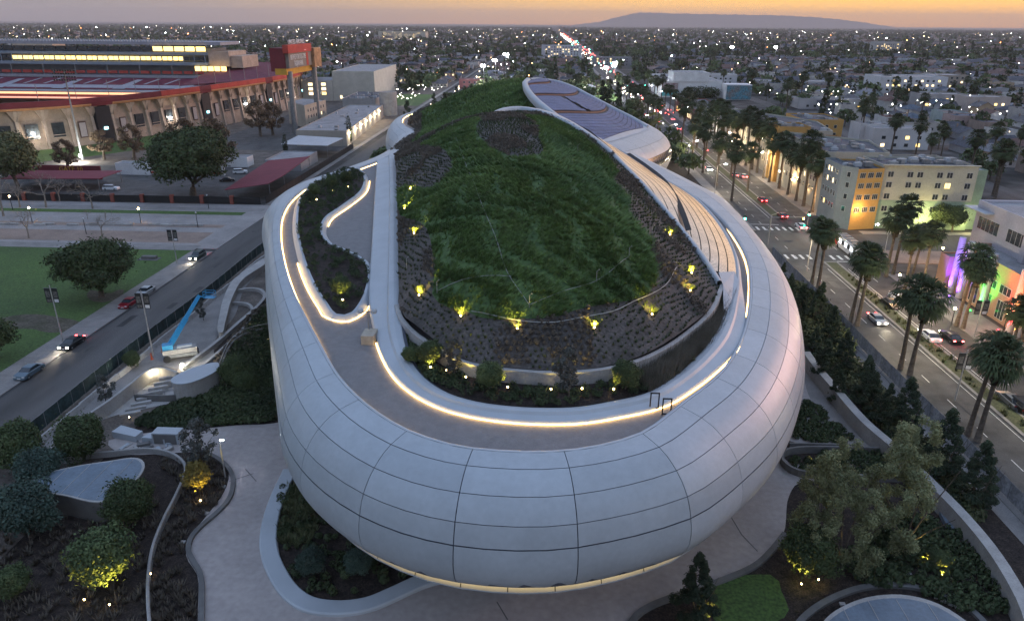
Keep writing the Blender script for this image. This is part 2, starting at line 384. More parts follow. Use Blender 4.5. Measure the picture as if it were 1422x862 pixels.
# parapet inner face and the terrace floor
fz = rbf([(p[0], p[1], p[2]) for p in TC[::12]], .5)
m = MB(); m.strip([[(t[0], t[1], t[2]+.0), (t[0]-n[0]*.12, t[1]-n[1]*.12, t[2]+.03), (t[0]-n[0]*.28, t[1]-n[1]*.28, t[2]), (t[0]-n[0]*.30, t[1]-n[1]*.30, t[2]-1.3)] for t, n in zip(TC[::2], TN[::2])]); m.build('parapet', white_rim, mus, smooth=True)
floor_poly = [(t[0]-n[0]*.2, t[1]-n[1]*.2) for t, n in zip(TC[::3], TN[::3])]
fill(floor_poly, lambda x, y: fz(x, y)-.65, 5.0, 'terrace_floor', paving, None).parent = mus
bpy.data.objects['terrace_floor'].location = (0, -100, 0)
def led_line(pts, name='light_strip', r=.04, up_=0.05):
    P = crom(np.array(pts), step=1.0); m = MB()
    m.tube([(p[0], p[1], p[2]+up_) for p in P], r, 4); return m.build(name, led, mus)
def pick(C, a, b):          # part of curve C between the points nearest to picture rows a and b
    ia = int(np.argmin(((C[:, :2]-np.array(a)[:2])**2).sum(1))); ib = int(np.argmin(((C[:, :2]-np.array(b)[:2])**2).sum(1)))
    return min(ia, ib), max(ia, ib)
def led_on_T(a, b, n=4):
    i, j = pick(TC, g(*a, 20), g(*b, 20)); P = [(TC[q][0]-TN[q][0]*.42, TC[q][1]-TN[q][1]*.42, TC[q][2]-.58) for q in range(i, j+1)]
    return led_line(P)
def near(a, b):  # parameter indexes from picture points using each control height
    return None
iT = lambda k: int(np.argmin(((TC[:, :2]-TW[k][:2])**2).sum(1)))
def ledT(k0, k1): led_line([(TC[q][0]-TN[q][0]*.42, TC[q][1]-TN[q][1]*.42, TC[q][2]-.58) for q in range(iT(k0), iT(k1)+1, 2)])
ledT(4, 10); ledT(22, 35); ledT(38, 42)
# the inner rim round the roof garden
R4 = [(548,213,24,3.9),(551,260,23.5,3.9),(553,330,22.8,3.7),(554,400,22,3.5),(556,450,21.0,2.7),(565,490,20.4,2.2),(585,521,20.1,2.0),(620,545,20.0,1.8),(660,557,20.0,1.75),(700,563,20.0,1.75),(750,566,20.0,1.75),(800,565,20.0,1.75),
 (850,557,20.0,1.8),(900,545,20.0,1.9),(940,521,20.0,2.1),(972,492,20.1,2.4),(993,465,20.3,2.6),(1006,438,20.5,2.4),(1016,412,20.9,1.6),(1023,388,21.2,.8),(1018,350,21.6,.8),(1001,316,22.2,.9),(977,287,22.8,.9),(954,267,23.4,.9),(925,251,24,.8),(890,228,24.8,.7),(868,214,25.4,.6)]
RW = np.array([np.append(g(x, y, z), o) for x, y, z, o in R4]); RC = crom(RW, step=1.0); RN = -normals2(RC)
def rim_row(p, n):
    O = p[3]; zf = float(fz(p[0]+n[0]*O, p[1]+n[1]*O))-.7-p[2]; w = min(1.2, O*.45)
    prof = [(-.1, -1.2), (-.1, -.05), (0, 0), (w*.5, .10), (w*.92, .04), (w, -.05), (w+.12, min(-.2, zf*.25)), (O-.22, min(-.35, zf*.5)), (O-.05, min(-.5, zf*.62)), (O, zf-.05)]
    return [(p[0]+n[0]*a, p[1]+n[1]*a, p[2]+b) for a, b in prof]
m = MB(); m.strip([rim_row(p, n) for p, n in zip(RC, RN)]); m.build('inner_rim', white_rim, mus, smooth=False)
iR = lambda k: int(np.argmin(((RC[:, :2]-RW[k][:2])**2).sum(1)))
led_line([(RC[q][0]+RN[q][0]*(RC[q][3]+.08), RC[q][1]+RN[q][1]*(RC[q][3]+.08), float(fz(RC[q][0], RC[q][1]))-.6) for q in range(iR(4)+2, iR(17), 2)])
m = MB(); m.strip([[(p[0]-n[0]*.1, p[1]-n[1]*.1, p[2]-.02), (p[0]-n[0]*.42, p[1]-n[1]*.42, p[2]-.25)] for p, n in zip(RC[:iR(18)], RN)]); m.build('drain_gap', dark_joint, mus)
# left island planter on the terrace
ISL = [(492,241),(502,248),(506,259),(500,277),(477,295),(453,311),(446,323),(447,335),(459,347),(486,358),(505,368),(511,381),(508,401),(498,422),(484,435),(470,436),(453,419),(434,389),(420,350),(415,320),(419,289),(431,271),(450,256),(471,246)]
IC = crom(np.array([g(x, y, 20.6) for x, y in ISL]), step=1.0, closed=True)
if sum(IC[i-1][0]*IC[i][1]-IC[i][0]*IC[i-1][1] for i in range(len(IC))) > 0: IC = IC[::-1]
IC[:, 2] = [float(fz(a, b))-.12 for a, b in IC[:, :2]]; IN = normals2(IC)
m = MB(); m.strip([[(p[0]-n[0]*.02, p[1]-n[1]*.02, p[2]-.5), (p[0], p[1], p[2]+.02), (p[0]+n[0]*.3, p[1]+n[1]*.3, p[2]+.05), (p[0]+n[0]*.42, p[1]+n[1]*.42, p[2]-.05), (p[0]+n[0]*.95, p[1]+n[1]*.95, p[2]-.62)] for p, n in zip(IC, IN)]); m.build('planter_kerb', white_rim, mus)
o_ = fill(IC[:-1], lambda x, y: fz(x, y)-.33, 2.0, 'planter_bed', soil, None); o_.parent = mus; o_.location = (0, -100, 0)
iI = lambda x, y: int(np.argmin(((IC[:, :2]-g(x, y, 20.6)[:2])**2).sum(1)))
def ledI(a, b):
    i, j = iI(*a), iI(*b); q = list(range(i, j+1)) if i < j else list(range(i, len(IC)))+list(range(0, j+1))
    if len(q) > len(IC)*.6: i, j = j, i; q = list(range(i, j+1)) if i < j else list(range(i, len(IC)))+list(range(0, j+1))
    led_line([(IC[t][0]+IN[t][0]*1.05, IC[t][1]+IN[t][1]*1.05, IC[t][2]-.50) for t in q[::2]])
ledI((506,259), (446,323)); ledI((424,362), (508,401))
# ---------------- roof garden: bed, retaining wall and mound
K3 = [(553,424,21.6),(560,443,21.3),(575,460,21),(600,478,21),(640,500,21),(680,510,21),(720,514,21),(770,517,21),(830,513,21),(880,502,21),(920,484,21),(955,460,21),(985,432,21.2),(1001,396,21.7)]
KC = crom(gs(K3), step=1.0)
Q3 = [(1001,394,21.9),(980,361,22.6),(952,324,23.6),(925,292,24.8),(900,263,26.2),(870,232,27.6),(845,207,29.2),(820,188,30.6),(795,172,31.8),(770,160,32.6),(745,153,33.0),(720,150,33.3),(700,152,33.3),(686,157,33.2)]
QC = crom(gs(Q3), step=1.0)
RL = RC[:iR(3)+6]
i0 = int(np.argmin(((RC[:, :2]-KC[0][:2])**2).sum(1)))
i1 = int(np.argmin(((RC[:, :2]-KC[-1][:2])**2).sum(1)))
bedR = crom(RC[i0:i1+1, :3], n=len(KC))
kn = -normals2(KC)
m = MB(); m.strip([[(a[0], a[1], a[2]-.45), (b[0]*.5+a[0]*.5, b[1]*.5+a[1]*.5, 19.8), (b[0], b[1], 19.9)] for a, b in zip(bedR, KC)]); m.build('lower_bed', soil, mus)
m = MB(); m.strip([[(p[0]+n[0]*.45, p[1]+n[1]*.45, 19.6), (p[0]+n[0]*.42, p[1]+n[1]*.42, p[2]+.12), (p[0]-n[0]*.05, p[1]-n[1]*.05, p[2]+.14), (p[0]-n[0]*.05, p[1]-n[1]*.05, p[2]-1)] for p, n in zip(KC, kn)]); m.build('retaining_wall', concrete, mus)
hill_ctrl = [g(*p) for p in [(560,440,21.5),(600,474,21.2),(660,502,21.2),(750,512,21.2),(830,510,21.2),(900,490,21.2),(950,458,21.3),(985,425,21.6),(553,400,22.0),(552,330,23.2),(550,260,24.2),(549,216,24.4),
  (740,430,24.5),(740,350,27.6),(740,270,30.6),(740,200,33.0),(740,166,33.8),(610,430,23.8),(610,350,26.7),(610,270,29.3),(610,205,30.8),(640,167,31.9),(595,186,29.0),(690,160,33.6),(720,158,33.9),
  (860,440,24.0),(860,360,26.8),(850,290,29.0),(820,230,31.0),(780,190,32.6),(930,400,23.6),(930,350,24.6),(680,430,24.6),(680,350,27.7)]] + [QC[i]+np.array([0, 0, -.35]) for i in range(0, len(QC), 8)] + \
  [np.array(p) for p in [(-33, 162, 22.5), (-24, 172, 26), (-12, 176, 29), (-2, 170, 31.5)]]
hz = rbf(hill_ctrl, .02)
hill_poly = [tuple(p[:2]) for p in KC[::2]] + [tuple(p[:2]) for p in QC[::2]] + [(-4, 168), (-12, 176), (-24, 172), (-33, 162)] + [tuple(p[:2]) for p in RC[2:i0:2]]
def hill_z(x, y):
    return hz(x, y)
o_ = fill(hill_poly, hill_z, 1.6, 'mound_soil', soil_hill, None); o_.parent = mus; o_.location = (0, -100, 0)
# turf outline on the mound, as measured
turf_px = [(600,410),(604,380),(600,345),(592,318),(570,306),(556,300),(554,262),(575,262),(600,262),(622,245),(628,222),(600,205),(585,200),(603,190),(625,178),(648,168),(668,166),(658,176),(675,200),(700,214),(720,222),(752,214),(745,185),(735,162),(770,168),(800,185),(830,208),(858,240),(850,252),(870,275),(872,300),(902,330),(905,355),(912,372),(905,405),(880,420),(845,425),(800,432),(765,445),(735,442),(700,445),(660,440),(640,432),(620,430)]
def on_hill(px, py):
    r = ray(px, py); lo, hi = 20.0, 300.0
    t = np.linspace(.035, .32, 600); X = r[0]*t; Y = r[1]*t; Z = HC+r[2]*t; d = Z-hz(X, Y); k = np.where(d < 0)[0]
    i = k[0] if len(k) else int(np.argmin(d)); return (X[i], Y[i])
def on_hills(pts): return [on_hill(*p) for p in pts]
turf_poly = crom(np.array(on_hills(turf_px)), step=2.0, closed=True)
rec = np.array(on_hills([(680,166),(725,163),(745,175),(748,200),(752,213),(700,214),(672,200),(660,180)]))
# white band between the mound and the ceramic roof
qn = normals2(QC)
qw = np.interp(np.arange(len(QC)), [0, 10, 40, len(QC)*.62, len(QC)*.75, len(QC)-8, len(QC)-1], [.45, .5, .6, .9, 1.8, 2.2, .3])
m = MB(); m.strip([[(p[0]-n[0]*.1, p[1]-n[1]*.1, p[2]-.8), (p[0]-n[0]*.08, p[1]-n[1]*.08, p[2]+.35), (p[0]+n[0]*w*.5, p[1]+n[1]*w*.5, p[2]+.42), (p[0]+n[0]*w, p[1]+n[1]*w, p[2]+.33), (p[0]+n[0]*w, p[1]+n[1]*w, p[2]-.8)] for p, n, w in zip(QC, -qn*-1, qw)]); m.build('mound_edge_band', white_rim, mus, smooth=True)
print('museum base done', len(mus.children))
# ---------------- ceramic slat roof between the mound and the walkway
BX = [(852,205,26.4),(828,194,28.2),(801,177.5,30.3),(776,167,31.6)]
iB = iR(19)
BC = crom(np.vstack([RC[iB:, :3][::6], gs(BX)]), step=.9); BN = normals2(BC); 
# inward = towards the mound: pick the side facing QC
if np.dot(BN[len(BC)//3], (QC[len(QC)//3]-BC[len(BC)//3])[:2]) < 0: BN = -BN
def hit_q(p, n):
    best = None
    for a, b in zip(QC[:-1], QC[1:]):
        d = b[:2]-a[:2]; den = n[0]*d[1]-n[1]*d[0]
        if abs(den) < 1e-9: continue
        w = a[:2]-p[:2]; t = (w[0]*d[1]-w[1]*d[0])/den; u = (w[0]*n[1]-w[1]*n[0])/den
        if -1e-6 <= u <= 1.0001 and t > -.5 and (best is None or t < best[0]): best = (t, a[2]+(b[2]-a[2])*u)
    return best
HQ = [hit_q(p, n) for p, n in zip(BC, BN)]
HQ = [h if h else (.4, BC[i][2]+.1) for i, h in enumerate(HQ)]
SW = 1.12
def roof_pt(i, o, lift=0):
    p = BC[i]; n = BN[i]; d, zq = HQ[i]; d = max(d, .3); f = min(1, o/d)
    z = p[2]*(1-f)+(zq-.25)*f + .35*math.sin(math.pi*f)*min(1, d/4)
    return (p[0]+n[0]*o, p[1]+n[1]*o, z+lift)
kmax = int(max(h[0] for h in HQ)/SW)+1
back = MB(); back.strip([[roof_pt(i, max(.3, HQ[i][0])*f, -.12) for f in (0, .25, .5, .75, 1)] for i in range(len(BC))]); back.build('slat_roof_backing', slat_dark, mus)
slats_made = 0
for k in range(kmax):
    m = MB()
    for i in range(len(BC)-1):
        a0, a1 = k*SW+.07, (k+1)*SW-.07; d0, d1 = HQ[i][0], HQ[i+1][0]
        if min(d0, d1) < a0+.15: continue
        b0, b1 = min(a1, d0), min(a1, d1); lf = .02*(i % 2)
        for q in range(2):          # two narrow slats per step
            f0, f1 = q*.5+.05, q*.5+.45
            P = lambda f, u, o0, o1: tuple(np.array(roof_pt(i, o0))*(1-f)+np.array(roof_pt(i+1, o1))*f)
            c = [P(f0, 0, a0, a0), P(f1, 0, a0, a0), P(f1, 0, b0, b1), P(f0, 0, b0, b1)]
            m.add(c, [(0, 1, 2, 3)])
            m.add([c[0], c[1], (c[1][0], c[1][1], c[1][2]-.09), (c[0][0], c[0][1], c[0][2]-.09)], [(0, 1, 2, 3)])
    if m.f: m.build('slat_row', slat_warm, mus)['kind'] = 'stuff'; slats_made += 1
def seam_on_roof(pts, w, name='roof_slit'):
    P = crom(gs(pts), step=1.0); n = normals2(P); m = MB(); m.strip([[(p[0]-a[0]*w/2, p[1]-a[1]*w/2, p[2]+.3), (p[0], p[1], p[2]+.42), (p[0]+a[0]*w/2, p[1]+a[1]*w/2, p[2]+.5)] for p, a in zip(P, n)]); m.build(name, slat_dark, mus)
seam_on_roof([(872,216,26.0),(898,234,25.2),(920,252,24.7),(938,278,24.3),(948,300,24.2),(956,324,23.7)], .75)
seam_on_roof([(801,177,30.9),(815,184,30.2),(828,195,29.4),(843,208,28.9),(851,217,28.6)], .8)
# white border between slats and walkway and the pointed white apron at its foot
ap = [(998,378,22.2),(1020,377,21.5),(1026,391,21.3),(1022,402,21.2),(1016,416,21.0),(1009,432,20.7),(1005,428,20.9),(1004,396,21.9)]
m = MB(); m.prism([tuple(g(*p)[:2]) for p in ap], 20.0, [p[2]+.02 for p in ap]); m.build('apron', white_rim, mus)
m = MB(); m.strip([[(p[0]+n[0]*.05, p[1]+n[1]*.05, p[2]+.02), (p[0]-n[0]*.2, p[1]-n[1]*.2, p[2]+.22), (p[0]-n[0]*.75, p[1]-n[1]*.75, p[2]+.1), (p[0]-n[0]*.8, p[1]-n[1]*.8, p[2]-.8)] for p, n in zip(BC[-34:], BN[-34:])]); m.build('slat_roof_border', white_rim, mus, smooth=True)
# ---------------- second mound and the photovoltaic lobe behind
LL = crom(gs([(737,112.5,35.2),(733,118,35.0),(740,131,34),(752,144,32.8),(768,157,31.5),(785,170,30.2),(800,181,29.0),(815,190,27.8),(832,197,26.6)]), n=65)
UU = crom(gs([(738,112,35.3),(752,111.5,35.0),(770,114,34.2),(790,121,33.0),(812,132,31.4),(833,143,29.8),(856,155,28.0),(878,166,26.4),(898,178,24.6)]), n=65)
h2 = [g(*p) for p in [(700,113,33.3),(735,112,34.2),(662,122,31),(622,140,27.6),(592,160,23.6),(645,160,27.2),(603,172,22.8),(690,150,30.5),(730,148,31),(664,140,29.6),(700,130,32),(730,132,33),(775,162,30),(758,145,32)]] + [np.array(p) for p in [(-25, 268, 24), (0, 272, 29), (10, 250, 30), (25, 168, 27)]]
hz2 = rbf(h2, .02)
hill2_poly = np.vstack([crom(np.array([(12,158),(-14,160),(-36,168),(-38,190),(-41,215),(-43,240),(-33,262),(-14,262),(float(UU[3][0]),float(UU[3][1])+4)], float), step=3), LL[::3, :2]])
o_ = fill(hill2_poly, lambda x, y: hz2(x, y)-.1, 2.5, 'rear_mound_soil', soil_hill, None); o_.parent = mus; o_.location = (0, -100, 0)
def lobe_pt(t, v, lift=0):
    t = t*64; i = min(int(t), 63); f = t-i; a = LL[i]*(1-f)+LL[i+1]*f; b = UU[i]*(1-f)+UU[i+1]*f
    p = a*(1-v)+b*v; w = np.linalg.norm(b-a); return (p[0], p[1], p[2]+.012*w*math.sin(math.pi*v)+lift)
def lob(s, v, lift=0): # arcs bend towards the street
    return lobe_pt(min(1, max(0, s+.085*math.sin(math.pi*v**1.3)-.03*v)), v, lift)
m = MB(); m.strip([[lob(s, v, .1) for v in np.linspace(0, 1, 9)] for s in np.linspace(0, 1, 40)]); m.build('solar_roof_backing', slat_dark, mus)
SECT = [(0, .22), (.235, .48), (.50, .735), (.755, 1.0)]
for si, (s0, s1) in enumerate(SECT):
    nst = 9
    for k in range(nst):
        lift = .3; a = s0+(s1-s0)*k/nst; b = s0+(s1-s0)*(k+1)/nst-.003; m = MB(); w = np.linalg.norm(np.array(lob(a, 0))-np.array(lob(a, 1)))
        nc = max(2, int(w/1.3)); lift = .25+.45*(k/nst)*(1 if si < 3 else 0)
        for c in range(nc):
            v0 = (c+.03)/nc; v1 = (c+.97)/nc
            if si == 2 and .40 < (v0+v1)/2 < .46: continue
            q = [lob(a, v0, lift), lob(b, v0, lift+.03), lob(b, v1, lift+.03), lob(a, v1, lift)]; m.add(q, [(0, 3, 2, 1)])
            m.add([q[1], q[2], (q[2][0], q[2][1], q[2][2]-.15), (q[1][0], q[1][1], q[1][2]-.15)], [(0, 1, 2, 3)])
        m.build('solar_strip', solar, mus)
    if si < 3:
        m = MB(); m.strip([[lob(s1, v, .42) for v in np.linspace(.0, .93, 14)], [lob(s1+.004, v, -.1) for v in np.linspace(.0, .93, 14)]]); m.build('step_edge', brownedge, mus)
LN = normals2(LL); 
m = MB(); m.strip([[(p[0]+n[0]*a, p[1]+n[1]*a, p[2]+b) for a, b in ((-.1, .2), (.25, .75), (1.1, .85), (1.5, .4), (1.3, -.9))] for p, n in zip(LL, (LN if LN[20][0] < 0 else -LN))]); m.build('lobe_rim', white_rim, mus, smooth=True)
UN = normals2(UU); UN = UN if UN[30][0] > 0 else -UN
m = MB(); m.strip([[(p[0]+n[0]*a, p[1]+n[1]*a, p[2]+b) for a, b in ((-.1, .1), (.1, .6), (.7, .65), (.9, .2))] for p, n in zip(UU, UN)]); m.build('lobe_rim', white_rim, mus, smooth=True)
# hull of the lobe: from the foot of the solar roof round the nose and along the street side
T5 = [(814,194,27.6,2),(835,197,26.6,6),(856,193,26.0,7.5),(876,187,25.4,8),(893,181,24.9,7.5),(899,176,24.8,6.5),(890,169,25.6,6),(868,158,27.2,6),(842,144,29.2,6),(815,130,31.2,5),(785,117,33.2,5),(755,111,34.8,5)]
LW = np.array([np.append(g(x, y, z), w) for x, y, z, w in T5]); LC = crom(LW, step=1.0); LNn = normals2(LC)
LNn = -LNn if LNn[len(LC)//4][1] > 0 else LNn
k9 = np.ones(9)/9; LNn = np.stack([np.convolve(np.pad(LNn[:, i], 4, 'edge'), k9, 'valid') for i in (0, 1)], 1); LNn /= np.linalg.norm(LNn, axis=1)[:, None]
HP2 = crom([(0, 0), (.35, -.6), (.7, -2.0), (.93, -4.2), (1.0, -6.6), (.85, -10), (.55, -14.5), (.3, -19)], n=41)
b2 = [int(np.argmin(np.abs(HP2[:, 0]-v)*6+np.abs(HP2[:, 1]-w))) for v, w in [(0, 0), (.7, -2.0), (.93, -4.2), (1.0, -6.6), (.85, -10), (.3, -19)]]
def taper(LC, LNn, i0, i1): return LC[i0:i1], LNn[i0:i1]
hull_panels(LC, LNn, HP2, b2, mus, 9, seam=9, glass_rows=(2,))
bk = MB(); bk.strip([[hull_pt(t, nn, max(0, h[0]-.02), h[1]-.1) for h in HP2[::2]] for t, nn in zip(LC[::2], LNn[::2])]); bk.build('joint_backing', dark_joint, mus)
m = MB()
for i in range(0, len(LC)-1, 2): m.tube([hull_pt(LC[i], LNn[i], h[0]+.005, h[1]) for h in HP2[b2[2]:b2[3]+1:3]], .05, 4)
m.build('window_mullion', steel, mus)
ne = int(np.argmin(((LC[:, :2]-LW[5][:2])**2).sum(1)))+1; EB = crom(LC[:ne, :3], n=16); m = MB(); m.strip([[tuple(np.array(lob(1.0, v, .12))) for v in np.linspace(0, 1, 16)], [(p[0], p[1], p[2]+.04) for p in EB]]); m.build('lobe_apron', white_rim, mus, smooth=True)
m = MB(); m.strip([[(p[0], p[1], p[2]+.05), (p[0]+n[0]*.6, p[1]+n[1]*.6, p[2]-.05)] for p, n in zip(LC, LNn)]); m.build('lobe_coping', white_rim, mus)
print('lobe done', slats_made, len(mus.children))
# ============================================================ ground, roads, lawns
asphalt = M('asphalt', (.070, .067, .066), .85, .22, .25, bump=.3, scale2=12, bscale=30)
asphalt_old = M('asphalt_worn', (.085, .080, .078), .85, .22, .12, bump=.3, scale2=8, bscale=30, stretch=(1, .15, 1))
sidewalk = M('sidewalk', (.22, .205, .195), .85, .1, .3, bump=.15, scale2=6)
grass_m = M('lawn', (.085, .155, .030), .9, .3, .035, col2=(.045, .082, .024), bump=.6, scale2=3, bscale=20)
grass_lit = M('lawn_floodlit', (.12, .19, .05), .9, .2, .1, scale2=2)  # lit copy of the lawn, floodlight put into the paler colour
dirt = M('dirt', (.12, .10, .085), .95, .25, .2, bump=.5, scale2=3)
city_ground = M('city_ground', (.05, .048, .046), .95, .45, .02, scale2=.12)
decomposed = M('decomposed_granite', (.25, .185, .15), .9, .12, .15, scale2=4)
pave_pale = M('pale_paving', (.27, .25, .24), .85, .1, .12, scale2=3)
paint = M('road_paint', (.62, .61, .58), .7, .12, 2)
verge = M('verge', (.09, .085, .05), .95, .3, .3, bump=.5, scale2=4, col2=(.055, .07, .03))
big = 42000
sheet('ground', [(-big, -300), (big, -300), (big, big), (-big, big)], -.06, city_ground)
def S(name, x0, y0, x1, y1, z, mat, kind='structure', th=0): return sheet(name, [(x0, y0), (x1, y0), (x1, y1), (x0, y1)], z, mat, kind=kind, th=th)
# road on the left of the museum
S('road', -77.2, -60, -65.7, 1500, .0, asphalt_old)
S('site_verge', -65.7, -60, -53.5, 300, .004, dirt); S('road', -65.7, 300, -58, 1500, .006, asphalt_old)
S('pavement', -82.4, -60, -77.2, 158, .13, sidewalk, th=.25)
S('pavement', -82.4, 205, -80.2, 1500, .13, sidewalk, th=.25)
S('lawn', -260, -60, -82.4, 160, .10, grass_m)
worn = M('worn_earth', (.13, .105, .085), .95, .3, .3, scale2=3, col2=(.055, .055, .03))
for pts_ in ([(0,442),(40,436),(80,440),(112,448),(104,458),(70,462),(40,456),(0,458)], [(126,402),(150,408),(170,400),(165,414),(140,420),(122,414)]): sheet('worn_patch', crom(gs(pts_, .1), step=2, closed=True)[:-1], .106, worn)
tarp = M('tar_patch', (.030, .030, .031), .7, .2, .6)
for i_ in range(16):
    x_, y_ = random.uniform(-75.5, -69), random.uniform(70, 200); w_, h_ = random.uniform(.3, 1.2), random.uniform(1, 7); sheet('tar_patch', [(x_, y_), (x_+w_, y_+.2), (x_+w_*.9, y_+h_), (x_-.1, y_+h_*.97)], .005+.0004*i_, tarp if i_ % 2 else asphalt)
for i_ in range(16):
    x_, y_ = random.choice([random.uniform(56, 62), random.uniform(67.5, 73)]), random.uniform(60, 200); w_, h_ = random.uniform(.3, 1.6), random.uniform(1, 7); sheet('tar_patch', [(x_, y_), (x_+w_, y_+.2), (x_+w_*.9, y_+h_), (x_-.1, y_+h_*.97)], .0004+.0001*i_, tarp if i_ % 2 else asphalt_old)
S('gutter_line', -77.19, 0, -76.7, 158, .004, tarp)
# joints of the pavement and worn lines on the road
m = MB()
for i in range(0, 110): m.box(-82.35, 20+i*1.25, .131, -77.35, 20+i*1.25+.03, .136)
tag(m.build('pavement_joint', concrete_dk), kind='structure')
# plaza of crossing walks between lawn and stadium fence
S('plaza', -420, 160, -77.2, 204, .12, pave_pale, th=.2)
for y0, y1, mt in ((164.2, 173.8, decomposed), (178.2, 181.2, decomposed)): S('gravel_walk', -420, y0, -84, y1, .128, mt)
S('path', -420, 158.4, -82, 162.4, .136, sidewalk); S('path', -420, 191.5, -84, 195, .134, grass_m)
S('path', -420, 196, -80, 199.5, .142, sidewalk)
S('lawn', -420, 202, -400, 204.5, .15, grass_m)
S('parking_lot', -240, 205, -80.5, 262, .02, asphalt)
S('stadium_grounds', -420, 262, -82.4, 700, .03, dirt)
S('road', -160, 300, -82.6, 312, .05, asphalt_old); 
S('road', -150, 312, -108, 640, .055, asphalt)
# museum grounds: base sheet, walks and beds
S('museum_ground', -53.5, -40, 53.2, 300, -.01, soil)
def px_sheet(name, pts, z, mat, th=0, smooth=True, kind='structure', zz=None, step=1.2):
    P = gs([(p[0], p[1]) for p in pts], z); P = crom(P, step=step, closed=True)[:-1] if smooth else P
    return sheet(name, P, z, mat, kind=kind, th=th), P
WALK = [(392,585),(330,590),(300,593),(180,604),(150,612),(172,630),(250,628),(290,627),(310,640),(318,660),(310,685),(290,712),(268,740),(258,765),(262,780),(274,798),(275,870),(300,1100),(700,1200),(860,1100),(880,855),(905,838),(990,808),(1048,783),(1070,760),(1088,740),(1095,690),(1110,670),(1150,668),(1172,668),(1185,655),(1120,645),(1092,640),(1085,610),(1110,615),(1240,625),(1170,560),(1115,500),(900,480),(600,500)]
_, WP = px_sheet('forecourt', WALK, .05, plaza_mat, smooth=True)
S('street', 55.5, -60, 64.2, 2600, .0, asphalt); S('street', 66.2, -60, 74.5, 2600, .0, asphalt)
S('cross_street', 54, 170, 320, 184.5, .004, asphalt_old)
S('cross_street', -400, 318, -82, 330, .06, asphalt)
for y0, y1 in ((-40, 152), (203, 2500)): S('pavement', 74.5, y0, 81.8 if y0 < 0 else 82.5, y1, .13, sidewalk, th=.25)
S('pavement', 52.6, -60, 55.5, 163, .12, sidewalk, th=.25); S('pavement', 52.2, 186, 55.5, 2500, .12, sidewalk, th=.25)
S('pavement', 82.4, 184.5, 320, 187.5, .12, sidewalk, th=.25); S('pavement', 74.5, 160, 320, 170, .12, decomposed, th=.25)
# central reserve with kerbs and dry planting
for y0, y1 in ((-40, 160), (200, 2000)):
    S('kerb', 63.5, y0, 66.9, y1, .14, sidewalk, th=.25); S('median_bed', 64.0, y0+.6, 66.4, y1-.6, .155, verge)
# lane markings
m = MB()
for x in (58.75, 61.9 if False else 60.9):
    if x > 59: continue
    for i in range(-4, 240): m.box(x-.06, 7.75*i+7.1, .003, x+.06, 7.75*i+9.6, .008)
for i in range(-4, 240): m.box(70.35, 7.75*i+7.1, .003, 70.47, 7.75*i+9.6, .008)
tag(m.build('lane_marking', paint), kind='structure')
m = MB()
for y in (163.5, 188.5):
    for i in range(10):
        x = 56.2+i*1.75
        if 63 < x < 66.5 and y < 170: continue
        m.box(x, y-1.6, .009, x+.62, y+1.6, .014)
m.box(55.7, 192.5, .009, 63.3, 192.8, .014); m.box(67, 160.3, .009, 74.3, 160.6, .014)
m.box(62.7, 200, .009, 62.85, 700, .014); m.box(67.4, -30, .009, 67.52, 155, .014); m.box(62.9, -30, .009, 63.0, 155, .014)
tag(m.build('crosswalk_marking', paint), kind='structure')
# planted strip between site fence and parapet wall on the right
# large parapet wall curving along the right of the forecourt
RWALL = gs([(1118,488),(1130,505),(1160,540),(1200,585),(1250,628),(1290,668),(1330,708),(1370,755),(1400,800),(1425,850),(1440,920)], 2.2)
RWP = crom(RWALL, step=1.5)
wall = thing('parapet_wall', 'long curved pale concrete parapet wall dropping from the museum along the street garden', 'wall', (45, 70, 0))
swept('wall', RWP, [(-.35, -2.4), (-.35, 0), (.75, .05), (.8, -.2), (.4, -2.4)], concrete, wall)
swept('gutter', offs(RWP, normals2(RWP), 1.7, -2.1), [(-.4, 0), (-.4, .5), (.3, .5), (.3, 0)], concrete_dk, wall)
for a_, b_ in (((318, 668), (352, 657)), ((341, 651), (356, 668)), ((1012, 712), (1030, 742)), ((1030, 742), (1052, 765)), ((690, 835), (705, 860))):
    p_, q_ = g(*a_, .06), g(*b_, .06); d_ = (q_-p_)/np.linalg.norm(q_-p_); n_ = np.array([-d_[1], d_[0], 0])*.06; mj = MB(); mj.add([p_-n_, q_-n_, q_+n_, p_+n_], [(0, 1, 2, 3)]); tag(mj.build('paving_joint', concrete_dk), kind='structure')
px_sheet('ramp_walk', [(1118,505),(1150,545),(1190,590),(1215,625),(1180,655),(1150,600),(1120,540)], .075, sidewalk)
# ============================================================ vegetation
leaf_dark = leafmat('leaf_dark', (.075, .10, .040), (.030, .043, .021))
leaf_mid = leafmat('leaf_mid', (.115, .15, .062), (.048, .070, .033))
leaf_olive = leafmat('leaf_olive', (.16, .175, .085), (.07, .078, .038))
leaf_feather = leafmat('leaf_feather', (.26, .275, .14), (.11, .12, .06))
leaf_grey = leafmat('leaf_grey', (.13, .135, .12), (.06, .065, .06))
leaf_blue = leafmat('leaf_bluegreen', (.085, .13, .10), (.035, .056, .047))
leaf_rust = leafmat('leaf_rust', (.20, .14, .09), (.10, .075, .05))
leaf_lit_yel = leafmat('leaf_lit_yellow', (.26, .20, .055), (.13, .10, .03))  # yellow lamplight put into the leaf colour of one small tree
pine_m = leafmat('pine_needle', (.06, .085, .045), (.024, .036, .024))
palm_m = leafmat('palm_frond', (.075, .10, .045), (.030, .042, .021), scale=1)
palm_dead = M('palm_skirt', (.085, .070, .045), .95, .3, 4)
bark = M('bark', (.10, .080, .062), .95, .25, 3, bump=.4)
bark_pale = M('bark_pale', (.24, .20, .165), .9, .25, 3, bump=.3)
